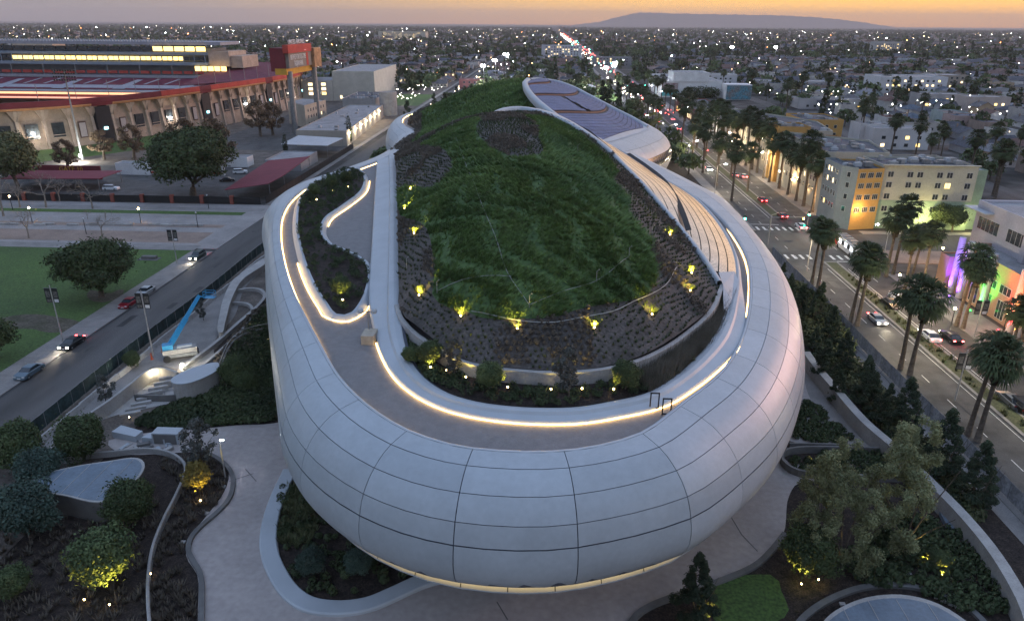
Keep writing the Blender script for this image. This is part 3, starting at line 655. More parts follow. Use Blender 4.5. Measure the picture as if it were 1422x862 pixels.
blade = M('grass_blade', (.155, .235, .065), .75, .3, .10, col2=(.050, .10, .026), scale2=1.5)
dry = M('dry_twig', (.17, .125, .085), .9, .3, 2)
heath = leafmat('heath', (.15, .125, .10), (.075, .064, .05), rnd=0, scale=.15)
heath_g = leafmat('low_green', (.075, .10, .045), (.03, .043, .022), rnd=0, scale=.2)
def leaves(n, blobs, size, rs, up_bias=.3, shell=.55, tri=False):
    """n small faces spread through a set of blobs (x,y,z,rx,ry,rz)"""
    B = np.array(blobs, float); vol = (B[:, 3]*B[:, 4]*B[:, 5])**.7; idx = rs.choice(len(B), n, p=vol/vol.sum()); b = B[idx]
    d = rs.normal(size=(n, 3)); d /= np.linalg.norm(d, axis=1)[:, None]; r = (shell+(1-shell)*rs.rand(n)**.6)
    r *= 1+.18*rs.normal(size=n)*(rs.rand(n) < .3)
    c = b[:, :3]+d*r[:, None]*b[:, 3:]
    nn = d*.9+rs.normal(size=(n, 3))*.65; nn[:, 2] += up_bias; nn /= np.linalg.norm(nn, axis=1)[:, None]
    a = np.cross(nn, rs.normal(size=(n, 3))); a /= np.linalg.norm(a, axis=1)[:, None]; e = np.cross(nn, a)
    s = size*(.6+.8*rs.rand(n))[:, None]
    V = np.stack([c-a*s, c-e*s*.55, c+a*s, c+e*s*.55], 1).reshape(-1, 3)
    return V, np.arange(4*n).reshape(n, 4)
def blobs_round(n, w, h, z0, rs, r=.38):
    out = []
    for i in range(n):
        t = rs.rand()*2*math.pi; q = rs.rand()**.5*.62; z = rs.rand()
        rad = math.sin(math.pi*min(.95, .25+z*.6))
        out.append((w*q*rad*math.cos(t), w*q*rad*math.sin(t), z0+h*(.18+.68*z), w*r*(.6+.6*rs.rand()), w*r*(.6+.6*rs.rand()), h*r*.62*(.7+.5*rs.rand())))
    return out
def limbs(m, z0, w, h, rs, n=6, r=.3):
    lean = rs.normal(size=2)*.03*h; m.tube([(0, 0, 0), (lean[0]*.5, lean[1]*.5, z0*.6), (lean[0], lean[1], z0)], [r*1.25, r, r*.8], 7)
    for i in range(n):
        t = 2*math.pi*i/n+rs.rand()*.8; l = w*.5*(.5+.4*rs.rand()); z1 = z0+h*(.3+.4*rs.rand())
        m.tube([(lean[0], lean[1], z0*.92), (lean[0]+l*.45*math.cos(t), lean[1]+l*.45*math.sin(t), z0+(z1-z0)*.5), (lean[0]+l*math.cos(t), lean[1]+l*math.sin(t), z1)], [r*.55, r*.35, r*.12], 5, cap=False)
MESHES = {}
def crown_mesh(key, kind, seed, n, size, mat_):
    rs = np.random.RandomState(seed)
    if kind == 'round': V, T = leaves(n, blobs_round(24, .72, 1.0, 0, rs, .24)+[(0, 0, .5, .40, .40, .40)]*5, size, rs, .3, .72)          # unit crown: width 1, height 1
    elif kind == 'wide': V, T = leaves(n, [(b[0], b[1], b[2]*.9, b[3], b[4], b[5]*.8) for b in blobs_round(34, .80, 1.0, 0, rs, .22)]+[(0, 0, .48, .40, .40, .34)]*7+[(.12, -.1, .62, .28, .28, .26)]*3, size, rs)
    elif kind == 'cone':
        bl = []
        for i in range(46):
            z = rs.rand()**.8; q = (1-z)**.8*.40*(.45+.6*rs.rand()); t = rs.rand()*6.283
            bl.append((q*math.cos(t), q*math.sin(t), z*.92+.02, .05+.10*(1-z), .05+.10*(1-z), .045))
        V, T = leaves(n, bl, size, rs, .5, .3)
    elif kind == 'loose':
        bl = []
        for i in range(34):
            z = rs.rand(); q = .46*math.sin(math.pi*min(.93, .18+z*.78))*(.3+.75*rs.rand()); t = rs.rand()*6.283; s_ = .07+.07*rs.rand()
            bl.append((q*math.cos(t), q*math.sin(t), z*.92+.04, s_, s_, s_*.8))
        V, T = leaves(n, bl, size, rs, .2, .1)
    elif kind == 'feather':
        bl = []; sp = [(rs.uniform(-.26, .26), rs.uniform(-.26, .26), .62+.36*rs.rand()) for _ in range(7)]+[(0, 0, 1)]
        for x0, y0, top in sp:
            for i in range(12):
                z = rs.rand()**.8*top; q = .17*math.sin(math.pi*min(.97, .22+.76*z/top)); t = rs.rand()*6.283; s_ = .05+.045*rs.rand(); bl.append((x0+q*math.cos(t), y0+q*math.sin(t), .06+z*.94, s_, s_, s_*.7))
        V, T = leaves(n, bl, size, rs, .2, .05)
    elif kind == 'column': V, T = leaves(n, [(0, 0, .5, .5, .5, .5), (0, 0, .3, .5, .5, .3)], size, rs, .2, .7)
    return V, T
def tree_proto(key, kind, w, h, z0, mat_, n=3500, leaf=.28, seed=1, bk=None, name='tree', r=.3, extra=.0):
    """a thing with trunk and crown at the origin; crown spans z0*.8 .. z0*.8+h"""
    t = thing(name, 'tree', 'tree', (0, 0, 0)); rs = np.random.RandomState(seed+77)
    m = MB(); limbs(m, z0, w, h, rs, 6, r); m.build('trunk', bk or bark, t, world=False, smooth=True)
    V, T = crown_mesh(key, kind, seed, n, 1.0, mat_)
    # leaf size in metres: rebuild quads about their centres after scaling
    Q = V.reshape(-1, 4, 3); c = Q.mean(1, keepdims=True); d = (Q-c); d = d/(np.linalg.norm(d, axis=2, keepdims=True).max(1, keepdims=True)+1e-9)*leaf*(.6+.8*rs.rand(len(Q), 1, 1))
    sc = np.array([w, w, h]); Q = c*sc+d; Q[..., 2] += z0*.8
    me = fast_mesh('crown', Q.reshape(-1, 3), T, mat_); link('crown', me, t)
    return t
NW = 0
PROTO = {}
def P_(key, *a, **k):
    PROTO[key] = tree_proto(key, *a, **k); PROTO[key].location = (0, -5000, 0); return PROTO[key]
P_('broad_dark', 'wide', 15.5, 11.5, 2.2, leaf_dark, 24000, .26, 3, r=.5, name='broadleaf_tree')
P_('broad_mid', 'round', 9, 7, 2.4, leaf_mid, 5000, .26, 4, name='broadleaf_tree')
P_('broad_olive', 'round', 9, 8, 2.6, leaf_olive, 5000, .26, 5, name='broadleaf_tree')
P_('rust', 'loose', 7, 6, 2.2, leaf_rust, 4200, .17, 6, name='autumn_tree')
P_('small_blue', 'round', 5.2, 4.6, .7, leaf_blue, 9000, .13, 7, name='garden_tree', r=.12)
P_('small_mid', 'round', 5.2, 4.8, .6, leaf_mid, 9000, .13, 8, name='garden_tree', r=.12)
P_('small_grey', 'loose', 4.0, 5.0, 1.6, leaf_grey, 2600, .14, 9, name='garden_tree', r=.09)
P_('small_lit_yel', 'round', 3.0, 3.0, 1.3, leaf_lit_yel, 2600, .12, 10, name='garden_tree', r=.08)
P_('pine_loose', 'feather', 9.5, 14.5, .9, leaf_feather, 34000, .11, 11, name='young_pine', r=.2)
P_('conifer', 'cone', 7.0, 9.5, .8, pine_m, 13000, .13, 12, name='dark_conifer', r=.15)
P_('cypress', 'column', 1.6, 8, .3, pine_m, 900, .22, 13, name='cypress', r=.12)
P_('shrub', 'round', 1.5, 1.3, .2, leaf_mid, 500, .10, 14, name='shrub', r=.03)
P_('shrub_olive', 'round', 2.4, 2.2, .3, leaf_olive, 1600, .10, 15, name='shrub', r=.04)
USED = set()
def place(key, px, py, s=1.0, label=None, group=None, z=0.0, hs=None, cat=None, world=None, rz=None):
    p = g(px, py, z) if world is None else world
    rz = random.uniform(0, 6.28) if rz is None else rz; sc = (s, s, s if hs is None else hs)
    if key not in USED: o = PROTO[key]; USED.add(key); o.location = tuple(map(float, p)); o.rotation_euler = (0, 0, rz); o.scale = sc
    else: o = dup(PROTO[key], tuple(map(float, p)), rz, scale=sc)
    if 'group' in o: del o['group']
    o['label'] = label or 'tree'; o['category'] = cat or 'tree'
    if group: o['group'] = group
    return o
# ---- palms
def palm_proto(seed, h, lean):
    rs = np.random.RandomState(seed); t = thing('palm_tree', 'palm', 'palm tree', (0, -5000, 0))
    m = MB(); m.tube([(lean*(i/6)**1.5, 0, h*i/6) for i in range(7)], [.36, .27, .24, .22, .21, .2, .2], 8); m.build('trunk', bark, t, world=False, smooth=True)
    m = MB(); top = Vector((lean, 0, h)); N_ = 60
    for i in range(N_):
        az = i*2.4+rs.rand()*.5; el = -.85+2.2*((i+.5)/N_)+rs.normal()*.08; L_ = 1.9+.5*rs.rand(); d = Vector((math.cos(az), math.sin(az), 0)); L_ *= 1.15; p0 = top+Vector((0, 0, .1))
        stem = [p0+d*(L_*f*math.cos(el))+Vector((0, 0, L_*f*math.sin(el)-.55*f*f*L_*.6)) for f in (0, .35, .62)]
        m.tube(stem, [.035, .03, .02], 3, cap=False)
        c = stem[-1]; dr = (stem[-1]-stem[-2]).normalized(); sd = dr.cross(Vector((0, 0, 1))).normalized(); upv = sd.cross(dr)
        for q in range(9):     # fan of narrow leaflets
            a = (q-4)*.34+rs.normal()*.05; ln = L_*.52*(1-.05*abs(q-4)); e = dr*math.cos(a)+sd*math.sin(a)
            tip = c+e*ln+Vector((0, 0, -.30*ln-.1*abs(q-4)*.3)); mid = c+e*ln*.55+upv*.03; w_ = sd*math.cos(a)*.11-dr*math.sin(a)*.11
            m.add([c, mid+w_, tip, mid-w_], [(0, 1, 2, 3)])
    m.build('crown', palm_m, t, world=False)
    V, T = leaves(700, [(lean, 0, h-1.0, .75, .75, 1.0), (lean, 0, h-2.0, .5, .5, 1.0)], .28, rs, -.2, .6)
    link('frond_skirt', fast_mesh('frond_skirt', V, T, palm_dead), t)
    return t
PALMS = [palm_proto(21, 10.5, .5), palm_proto(22, 12.0, -.3), palm_proto(23, 9.5, .2)]
pal_used = set()
def palm(px, py, label, group, k=None, s=1.0, world=None):
    k = random.randrange(3) if k is None else k; p = g(px, py, .1) if world is None else world; rz = random.uniform(0, 6.28)
    if k not in pal_used: o = PALMS[k]; pal_used.add(k); o.location = tuple(map(float, p)); o.rotation_euler = (0, 0, rz); o.scale = (s, s, s)
    else: o = dup(PALMS[k], tuple(map(float, p)), rz, scale=s)
    o['label'] = label; o['group'] = group; o['category'] = 'palm tree'; return o
where = ['beside the street by the museum curve', 'beside the street by the silver moving car', 'beside the street, by the dark banner pole', 'nearest the camera']
for (x1, y1, x2, y2, s), w in zip([(1127,394,1136,399,.87), (1181,447,1190,452,.92), (1250,512,1263,520,.95), (1344,603,1357,612,.90)], where):
    palm(x1, y1, 'left palm of the pair '+w, 'palms in pairs along the near kerb', 0, s*1.33); palm(x2, y2, 'right palm of the pair '+w, 'palms in pairs along the near kerb', 2, s*1.42)
for (x, y, s, w) in [(1230,384,1.35,'left of the pair in front of the cream apartment block'), (1240,381,1.25,'right of the pair in front of the cream apartment block'), (1256,402,1.15,'left of the pair behind the lit street lamp'), (1263,398,1.1,'right of the pair behind the lit street lamp'),
   (1278,412,1.1,'near the green hedge on the corner'), (1328,452,1.25,'left of the pair before the blue lit column'), (1337,456,1.2,'right of the pair before the blue lit column'), (1398,510,1.05,'left of the pair before the green lit column'), (1406,515,1.0,'right of the pair before the green lit column'), (1440,545,1.2,'before the red lit column')]:
    palm(x, y, 'palm on the far pavement '+w, 'palms on the far pavement by the coloured lights', None, s)
ordn = ['first', 'second', 'third', 'fourth', 'fifth', 'sixth', 'seventh', 'eighth', 'ninth', 'tenth', 'eleventh', 'twelfth', 'thirteenth', 'fourteenth', 'fifteenth', 'sixteenth', 'seventeenth', 'eighteenth', 'nineteenth', 'twentieth', 'twenty-first', 'twenty-second', 'twenty-third', 'twenty-fourth', 'twenty-fifth', 'twenty-sixth']
for i in range(18):
    palm(0, 0, 'palm before the yellow apartments, %s from the crossroads' % ordn[i], 'palms along the apartment front', None, random.uniform(1.4, 1.6), (76.6+random.uniform(-.3, .3), 206+i*8.4+random.uniform(-1.5, 1.5), .1))
for i in range(10):
    palm(0, 0, 'palm on the near kerb beyond the crossroads, %s going away' % ordn[i], 'palms on the near side beyond the crossroads', None, random.uniform(1.3, 1.55), ([57, 65.2][i % 2], 222+i*11+random.uniform(-2, 2), .1))
for i in range(26):
    palm(0, 0, 'palm in the distant double avenue row, %s going away' % ordn[i], 'palms lining the avenue far off', None, random.uniform(1.1, 1.4), ([54.4, 76.8][i % 2], 366+i*9.5+random.uniform(-2, 2), .1))
# ---- bare plane trees
def bare_proto(seed, h):
    rs = np.random.RandomState(seed); t = thing('bare_tree', 'bare', 'tree', (0, -5000, 0)); m = MB()
    def grow(p, d, l, r, lv):
        q = p+d*l; mid = p+d*l*.5+Vector(rs.normal(size=3)*l*.06); m.tube([p, mid, q], [r, r*.85, r*.65], 5 if lv < 2 else 3, cap=False)
        if lv >= 5: return
        for i in range(3 if lv < 4 else 2):
            nd = (d+Vector(rs.normal(size=3))*(.55 if lv else .75)).normalized(); nd.z = max(nd.z, -.1)
            grow(q, nd.normalized(), l*(.62+.2*rs.rand()), r*.6, lv+1)
    grow(Vector((0, 0, 0)), Vector((rs.normal()*.08, rs.normal()*.08, 1)).normalized(), h*.28, h*.022, 0)
    m.build('branches', bark_pale, t, world=False); return t
BARE = [bare_proto(31, 10), bare_proto(32, 10)]; bare_used = set()
def bare(px, py, s, label, k=0, z=.1):
    p = g(px, py, z)
    if k not in bare_used: o = BARE[k]; bare_used.add(k)
    else: o = dup(BARE[k])
    o.location = tuple(map(float, p)); o.rotation_euler = (0, 0, random.uniform(0, 6)); o.scale = (s,)*3; o['label'] = label; o['group'] = 'bare winter trees on the plaza'; o['category'] = 'tree'
for a in [(40,331,.95,'bare tree with curved boughs on the gravel walk at the left edge',0), (143,330,.9,'bare tree on the gravel walk behind the big round tree',1), (122,304,.35,'small bare sapling between the walks',0), (64,288,1.3,'tall bare pale tree by the fence at the left',1), (5,300,1.4,'tall bare tree at the extreme left by the fence',0),
          (83,280,.9,'slim bare tree behind the fence',0), (129,290,1.2,'bare tree lit yellow on one side beside the white parked car',1), (28,288,1.0,'bare grey tree in front of the maroon awning',0)]: bare(*a)
# ---- trees placed one by one
for a in [('broad_dark',141,413,1.0,'big round dark evergreen on the lawn beside the road'), ('broad_dark',268,272,1.75,'broad dark tree by the maroon shade canopy'), ('broad_olive',28,266,1.9,'olive green tree at the left edge below the stadium'),
          ('broad_mid',-2,498,.8,'dark shrubby tree at the left edge of the lawn'), ('rust',95,238,1.5,'low tree with white blossom before the stadium entrance'), ('rust',302,232,2.3,'reddish brown autumn tree behind the broad dark tree'), ('rust',262,228,2.2,'sparse russet tree below the stadium wall'),
          ('rust',187,222,1.8,'brown leafed street tree before the stadium wall'), ('rust',145,222,1.5,'small rusty tree near the stadium gate'), ('rust',362,190,2.2,'young street tree on the stadium slope'), ('rust',379,188,2.0,'small tree beside the scoreboard pillar'),
          ('cypress',398,222,1.2,'thin cypress beside the maroon canopy'), ('cypress',486,200,1.5,'dark cypress at the end of the fenced wall')]:
    place(*a[:4], label=a[4], group=None)
hgt = {'pine_loose': 1}
for a in [('small_blue',42,745,1.35,'round blue green tree left of the low grey pavilion'), ('small_mid',118,640,1.25,'green tree with white flowers beside the pale wall'), ('small_mid',32,650,1.25,'pale green tree at the left edge before the road fence'), ('small_blue',60,680,1.1,'dull green tree behind the low pavilion'),
          ('small_mid',186,728,1.1,'green tree overhanging the corner of the low pavilion'), ('small_mid',150,812,1.25,'round bush-like tree lit yellow from its foot'), ('small_grey',283,655,1.15,'silvery grey tree in the bed beside the forecourt'), ('small_lit_yel',279,688,1.15,'small tree with yellow spotlight in its leaf colour'),
          ('small_blue',435,797,.62,'left round shrub in the kerbed bed under the museum'), ('small_blue',500,797,.62,'right round shrub in the kerbed bed under the museum'), ('small_mid',22,830,.7,'leafy shrub by the left edge'), ('small_mid',343,546,.7,'small tree lit yellow beside the museum'), ('small_mid',330,538,1.0,'dark tree above the yellow lit shrub'), ('small_mid',185,510,.55,'dark bush by the site fence'),
          ('small_grey',148,565,.8,'grey bush against the site fence'), ('small_grey',283,445,.6,'bush beside the blue lift'), ('pine_loose',1152,790,.95,'tall loose pine in the garden, left of the pair'), ('pine_loose',1238,762,1.0,'tall loose pine in the garden, right of the pair'), ('small_mid',1118,800,1.15,'small tree lit bright yellow below the pines'),
          ('conifer',962,862,.78,'dark pine at the bottom edge of the picture'), ('small_mid',1300,790,.45,'small shrub lit yellow in the right bed'), ('pine_loose',1250,655,.5,'young pale pine against the curved parapet')]:
    place(*a[:4], label=a[4])
for i, (x, y, s, n) in enumerate([(1228,305,.75,'left small tree before the cream apartment front'), (1262,312,.8,'second small tree before the cream apartment front'), (1300,318,.85,'third small tree before the cream apartment front'), (1322,322,.8,'small tree at the far right of the cream apartment front'), (1180,316,.5,'little tree under the ochre corner of the apartments')]): place('broad_mid', x, y, s, label=n)
k = 0
for (x, y, s) in [(1085,395,.5), (1095,415,.55), (1110,440,.65), (1133,452,.85), (1150,485,.8), (1128,500,.6), (1168,520,.75), (1142,530,.7), (1160,560,.55), (1195,562,.8), (1205,578,.7), (1225,595,.7), (1248,612,.95), (1300,668,1.0), (1347,706,.9)]:
    place('conifer', x, y, s, label='dark conifer along the street fence, %s from the far end' % ordn[k], group='conifers along the street fence', cat='tree'); k += 1
# island planter trees on the terrace
for (x, y, s, n) in [(437,272,.45,'leftmost small lit tree in the terrace island bed'), (461,262,.5,'middle small lit tree at the back of the terrace island bed'), (481,256,.5,'right small lit tree at the back of the terrace island bed')]: place('small_mid', x, y, s, label=n, z=22)
place('small_mid', 474, 412, .5, label='small lit tree at the near tip of the terrace island bed', z=21)
for (kk, x, y, s, n) in [('small_mid',598,508,.52,'lit shrub tree near the left end of the lower roof bed'), ('small_mid',680,541,.55,'round lit tree in the middle of the lower roof bed'), ('small_mid',868,540,.55,'round lit tree at the right of the lower roof bed'), ('small_grey',632,523,.6,'dry twiggy tree in the lower roof bed, left one'), ('small_grey',790,551,.75,'dry twiggy bush before the retaining wall, right one'), ('small_mid',570,505,.35,'dark shrub at the left end of the lower roof bed')]: place(kk, x, y, s, label=n, z=20)
# ---- merged planting that nobody could count
def scatter(poly, n, zf, rs):
    poly = np.asarray(poly); lo = poly[:, :2].min(0); hi = poly[:, :2].max(0); X = rs.uniform(lo[0], hi[0], n*4); Y = rs.uniform(lo[1], hi[1], n*4); k_ = inside(poly, X, Y); X = X[k_][:n]; Y = Y[k_][:n]
    return np.c_[X, Y, zf(X, Y) if callable(zf) else np.full(len(X), zf)]
def tuft(nb, h, spread, w, rs, lean=(0, 0)):
    V = []; T = []
    for i in range(nb):
        a = rs.rand()*6.283; r0 = spread*.35*rs.rand(); b = np.array([r0*math.cos(a), r0*math.sin(a), 0]); o = np.array([math.cos(a), math.sin(a), 0])*spread*(.3+.7*rs.rand())+np.array([lean[0], lean[1], 0])
        pr = np.array([-math.sin(a), math.cos(a), 0])*w; hh = h*(.6+.6*rs.rand()); V += [b-pr, b+pr, b+o+np.array([0, 0, hh])]; T.append((3*i, 3*i+1, 3*i+2))
    return np.array(V), np.array(T)
def plant_mass(name, poly, n, zf, temp, mat_, label, cat, srange=(.6, 1.4), rs=RS, mask=None, flow=None):
    p = scatter(poly, n, zf, rs)
    if mask is not None: p = p[mask(p)]
    rot = rs.rand(len(p))*6.283 if flow is None else flow(p)+rs.normal(size=len(p))*.5
    V, T = merge_copies(temp[0], temp[1], p, rot, rs.uniform(*srange, len(p)))
    o = link(name, fast_mesh(name, V, T, mat_)); return tag(o, label, cat, kind='stuff')
rs1 = np.random.RandomState(50)
# turf base sheet + blades
tz = lambda x, y: hz(x, y)+.06
o_ = fill(turf_poly[:-1], tz, 1.6, 'turf', turf, None); tag(o_, 'dark green turf sheet on the roof mound', 'grass', kind='stuff')
norec = lambda p: ~inside(crom(rec, step=2, closed=True), p[:, 0], p[:, 1])
wave = lambda p: norec(p) & (rs1.rand(len(p)) < .55+.45*np.sin(p[:, 0]*1.3+2.2*np.sin(p[:, 1]*.45)+p[:, 1]*.9))
plant_mass('mound_grass', turf_poly, 42000, tz, tuft(9, .42, .40, .05, rs1, (.28, 0)), blade, 'wind-combed long green grass on the roof mound', 'grass', (.6, 1.5), rs1, wave, flow=lambda p: -1.2+.9*np.sin(p[:, 0]*.21+p[:, 1]*.13))
# ============================================================ more planting beds
def bed_plants(name, px, z, n, temp, mat_, label, sr=(.6, 1.3), seed=1, cat='plants'):
    rs = np.random.RandomState(seed); poly = crom(gs([(a, b) for a, b in px], z), step=2, closed=True)
    return plant_mass(name, poly, n, z, temp, mat_, label, cat, sr, rs)
rs2 = np.random.RandomState(8); dusk_grass = leafmat('dusk_grass', (.19, .165, .13), (.075, .068, .052), rnd=0, scale=.3)
bush = leaves(46, [(0, 0, .28, .34, .34, .28)], .13, rs2)
bush_big = leaves(90, [(0, 0, .6, .7, .7, .6)], .16, rs2)
twig = tuft(14, .9, .5, .03, rs2); clump = tuft(12, .45, .35, .06, rs2)
# the mound's dry planting: rows of small plants round the turf
hp = np.array(hill_poly)
def rows_mask(p): return ~inside(turf_poly, p[:, 0], p[:, 1]) | inside(crom(rec, step=2, closed=True), p[:, 0], p[:, 1])
gx, gy_ = np.meshgrid(np.arange(-40, 32, .70), np.arange(50, 178, .55)); gx = gx+.3*np.sin(gy_*.7); gx[::2] += .41
pp = np.c_[gx.ravel(), gy_.ravel()]; pp += rs2.normal(size=pp.shape)*.05
kk = inside(hp, pp[:, 0], pp[:, 1]); pp = pp[kk]; pp = pp[rows_mask(pp)]; pp = np.c_[pp, hz(pp[:, 0], pp[:, 1])]
nz = np.sin(pp[:, 0]*.33+1.2)*np.sin(pp[:, 1]*.21+.5)+.35*np.sin(pp[:, 0]*.9+pp[:, 1]*.5)
for nm, sel, tmp, mt, sr, lab in [('heath_plants', nz > .12, bush, heath, (.55, 1.0), 'rows of small dry brown plants on the roof mound'), ('groundcover_plants', (nz <= .12) & (rs2.rand(len(nz)) < .9), clump, heath_g, (.5, 1.0), 'low grey green ground cover on the roof mound')]:
    q = pp[sel]; V, T = merge_copies(tmp[0], tmp[1], q, rs2.rand(len(q))*6.28, rs2.uniform(*sr, len(q))); tag(link(nm, fast_mesh(nm, V, T, mt)), lab, 'plants', kind='stuff')
p2_ = scatter(hill2_poly, 9000, lambda x, y: hz2(x, y), rs2); g2 = inside(np.array([(-33,176),(-35,205),(-40,235),(-31,258),(-10,260),(-3,235),(-4,212),(-2,190),(0,176),(-22,168)]), p2_[:, 0], p2_[:, 1])
V, T = merge_copies(*tuft(9, .5, .45, .09, rs2, (.2, 0)), p2_[g2], rs2.rand(g2.sum())*6.28, rs2.uniform(.8, 1.8, g2.sum())); tag(link('rear_mound_grass', fast_mesh('rear_mound_grass', V, T, blade)), 'dark green grass on the second roof mound behind', 'grass', kind='stuff')
V, T = merge_copies(*bush, p2_[~g2], rs2.rand((~g2).sum())*6.28, rs2.uniform(.9, 1.8, (~g2).sum())); tag(link('rear_mound_shrubs', fast_mesh('rear_mound_shrubs', V, T, heath)), 'brown low shrubs on the second roof mound', 'plants', kind='stuff')
t2p = fill(crom(np.array([(-33,176),(-35,205),(-40,235),(-31,258),(-10,260),(-3,235),(-4,212),(-2,190),(0,176),(-22,168)], float), step=3, closed=True)[:-1], lambda x, y: hz2(x, y)+.02, 3, 'rear_turf', turf, None); tag(t2p, 'dark green turf on the second roof mound', 'grass', kind='stuff')
def ribbon_scatter(A, B, n, rs, z=None):
    i = rs.rand(n)*(len(A)-1.001); a = i.astype(int); f = (i-a)[:, None]; pa = A[a]*(1-f)+A[a+1]*f; pb = B[a]*(1-f)+B[a+1]*f; v = rs.rand(n)[:, None]*.66+.17; return pa[:, :3]*(1-v)+pb[:, :3]*v
q = ribbon_scatter(bedR, KC, 1100, rs2); q[:, 2] = 19.75
qs = q[rs2.rand(len(q)) < .33]; V, T = merge_copies(*bush_big, qs, rs2.rand(len(qs))*6.28, rs2.uniform(.3, .75, len(qs))); tag(link('bed_shrubs', fast_mesh('bed_shrubs', V, T, heath_g)), 'dark green low shrubs in the bed below the mound wall', 'plants', kind='stuff')
rg = q[(q[:, 0] > 9) & (rs2.rand(len(q)) < .9)]; rg = np.vstack([rg, rg+rs2.normal(size=rg.shape)*[.5, .5, 0], rg+rs2.normal(size=rg.shape)*[.5, .5, 0], rg+rs2.normal(size=rg.shape)*[.6, .6, 0]]); kd = inside(np.vstack([bedR[:, :2], KC[::-1, :2]]), rg[:, 0], rg[:, 1]); rg = rg[kd]
V, T = merge_copies(*tuft(14, 1.5, .6, .035, rs2, (.3, .1)), rg, rs2.rand(len(rg))*1.2, rs2.uniform(.5, 1.2, len(rg))); tag(link('tall_grasses', fast_mesh('tall_grasses', V, T, dusk_grass)), 'tall brown ornamental grasses at the right of the lower roof bed', 'plants', kind='stuff')
q = scatter(IC*np.array([1,1,1]), 520, lambda x, y: fz(x, y)-.2, rs2); V, T = merge_copies(*bush_big, q, rs2.rand(len(q))*6.28, rs2.uniform(.3, .7, len(q))); tag(link('island_shrubs', fast_mesh('island_shrubs', V, T, heath_g)), 'clipped low green shrubs in the terrace island bed', 'plants', kind='stuff')
# ground beds
bed_plants('garden_groundcover', [(225,640),(300,640),(312,665),(300,700),(262,730),(255,775),(268,870),(214,870),(212,790),(235,725),(256,690)], .05, 260, clump, heath, 'sparse dry seedlings in the dark bed beside the forecourt', (1, 1.8), 3)
bed_plants('garden_groundcover', [(0,700),(120,720),(210,690),(235,700),(205,780),(200,870),(0,900)], .05, 320, clump, heath, 'sparse plants on brown mulch at the lower left', (1, 2.0), 4)
bed_plants('garden_shrubs', [(190,590),(250,562),(330,545),(384,530),(388,580),(300,590),(230,594)], .05, 1500, bush, heath_g, 'dense low dark shrubs in the bed above the forecourt', (1, 1.9), 5)
bed_plants('garden_shrubs', [(300,560),(330,480),(370,430),(384,520),(386,560)], .05, 900, bush_big, heath_g, 'dark groundcover beside the left flank of the museum', (.5, 1.1), 6)
bed_plants('bark_shrubs', [(300,505),(325,470),(348,440),(372,425),(376,450),(355,480),(335,520),(310,545)], .05, 500, bush, heath, 'brown low planting inside the ramp loops', (1, 1.8), 16)
bed_plants('garden_shrubs', [(400,668),(390,720),(392,775),(420,822),(470,832),(560,802),(640,790),(560,700)], .06, 180, bush, heath_g, 'rows of little shrubs in the kerbed bed under the museum', (1.0, 1.6), 7)
bed_plants('olive_groundcover', [(402,672),(390,720),(390,760),(425,760),(440,720),(420,680)], .06, 260, clump, leaf_olive, 'olive tufted plants at the left of the kerbed bed', (1, 1.8), 8)
bed_plants('garden_shrubs', [(1180,770),(1250,720),(1340,740),(1390,800),(1400,850),(1340,850),(1250,815),(1190,815)], .05, 330, bush, heath_g, 'small round shrubs in the dark bed at lower right', (1, 2.0), 9)
bed_plants('garden_shrubs', [(1104,560),(1122,560),(1175,600),(1180,615),(1108,612)], .06, 220, bush, heath_g, 'dark shrubs in the triangular bed right of the museum', (.9, 1.6), 10)
bed_plants('garden_shrubs', [(1095,640),(1130,632),(1240,632),(1240,655),(1110,655)], .06, 160, bush, heath_g, 'dark shrubs in the long raised bed right of the museum', (.9, 1.6), 11)
# the belt of bushes between the parapet and the street fence
bp = gs([(1090,395),(1120,405),(1160,445),(1195,515),(1250,575),(1290,625),(1340,690),(1375,740),(1350,735),(1295,665),(1250,620),(1200,572),(1160,528),(1122,482)], .05)
plant_mass('belt_shrubs', bp, 200, .05, bush_big, leaf_dark, 'mass of dark evergreen bushes along the street fence', 'plants', (.8, 1.9), np.random.RandomState(12))
plant_mass('belt_shrubs', bp, 300, .05, bush_big, leaf_olive, 'olive bushes among the dark belt by the street fence', 'plants', (.9, 1.8), np.random.RandomState(13))
S('museum_verge', 50.6, 40, 52.6, 165, .02, sidewalk); S('museum_verge', 47.5, 70, 50.6, 120, .012, dirt)
med = []
for i in range(240):
    y = random.uniform(-20, 150); med.append((random.uniform(64.2, 66.2), y, .16))
med = np.array(med); V, T = merge_copies(*clump, med, rs2.rand(len(med))*6, rs2.uniform(.8, 2, len(med))); tag(link('median_plants', fast_mesh('median_plants', V, T, leaf_olive)), 'scrubby plants in the central reserve', 'plants', kind='stuff')
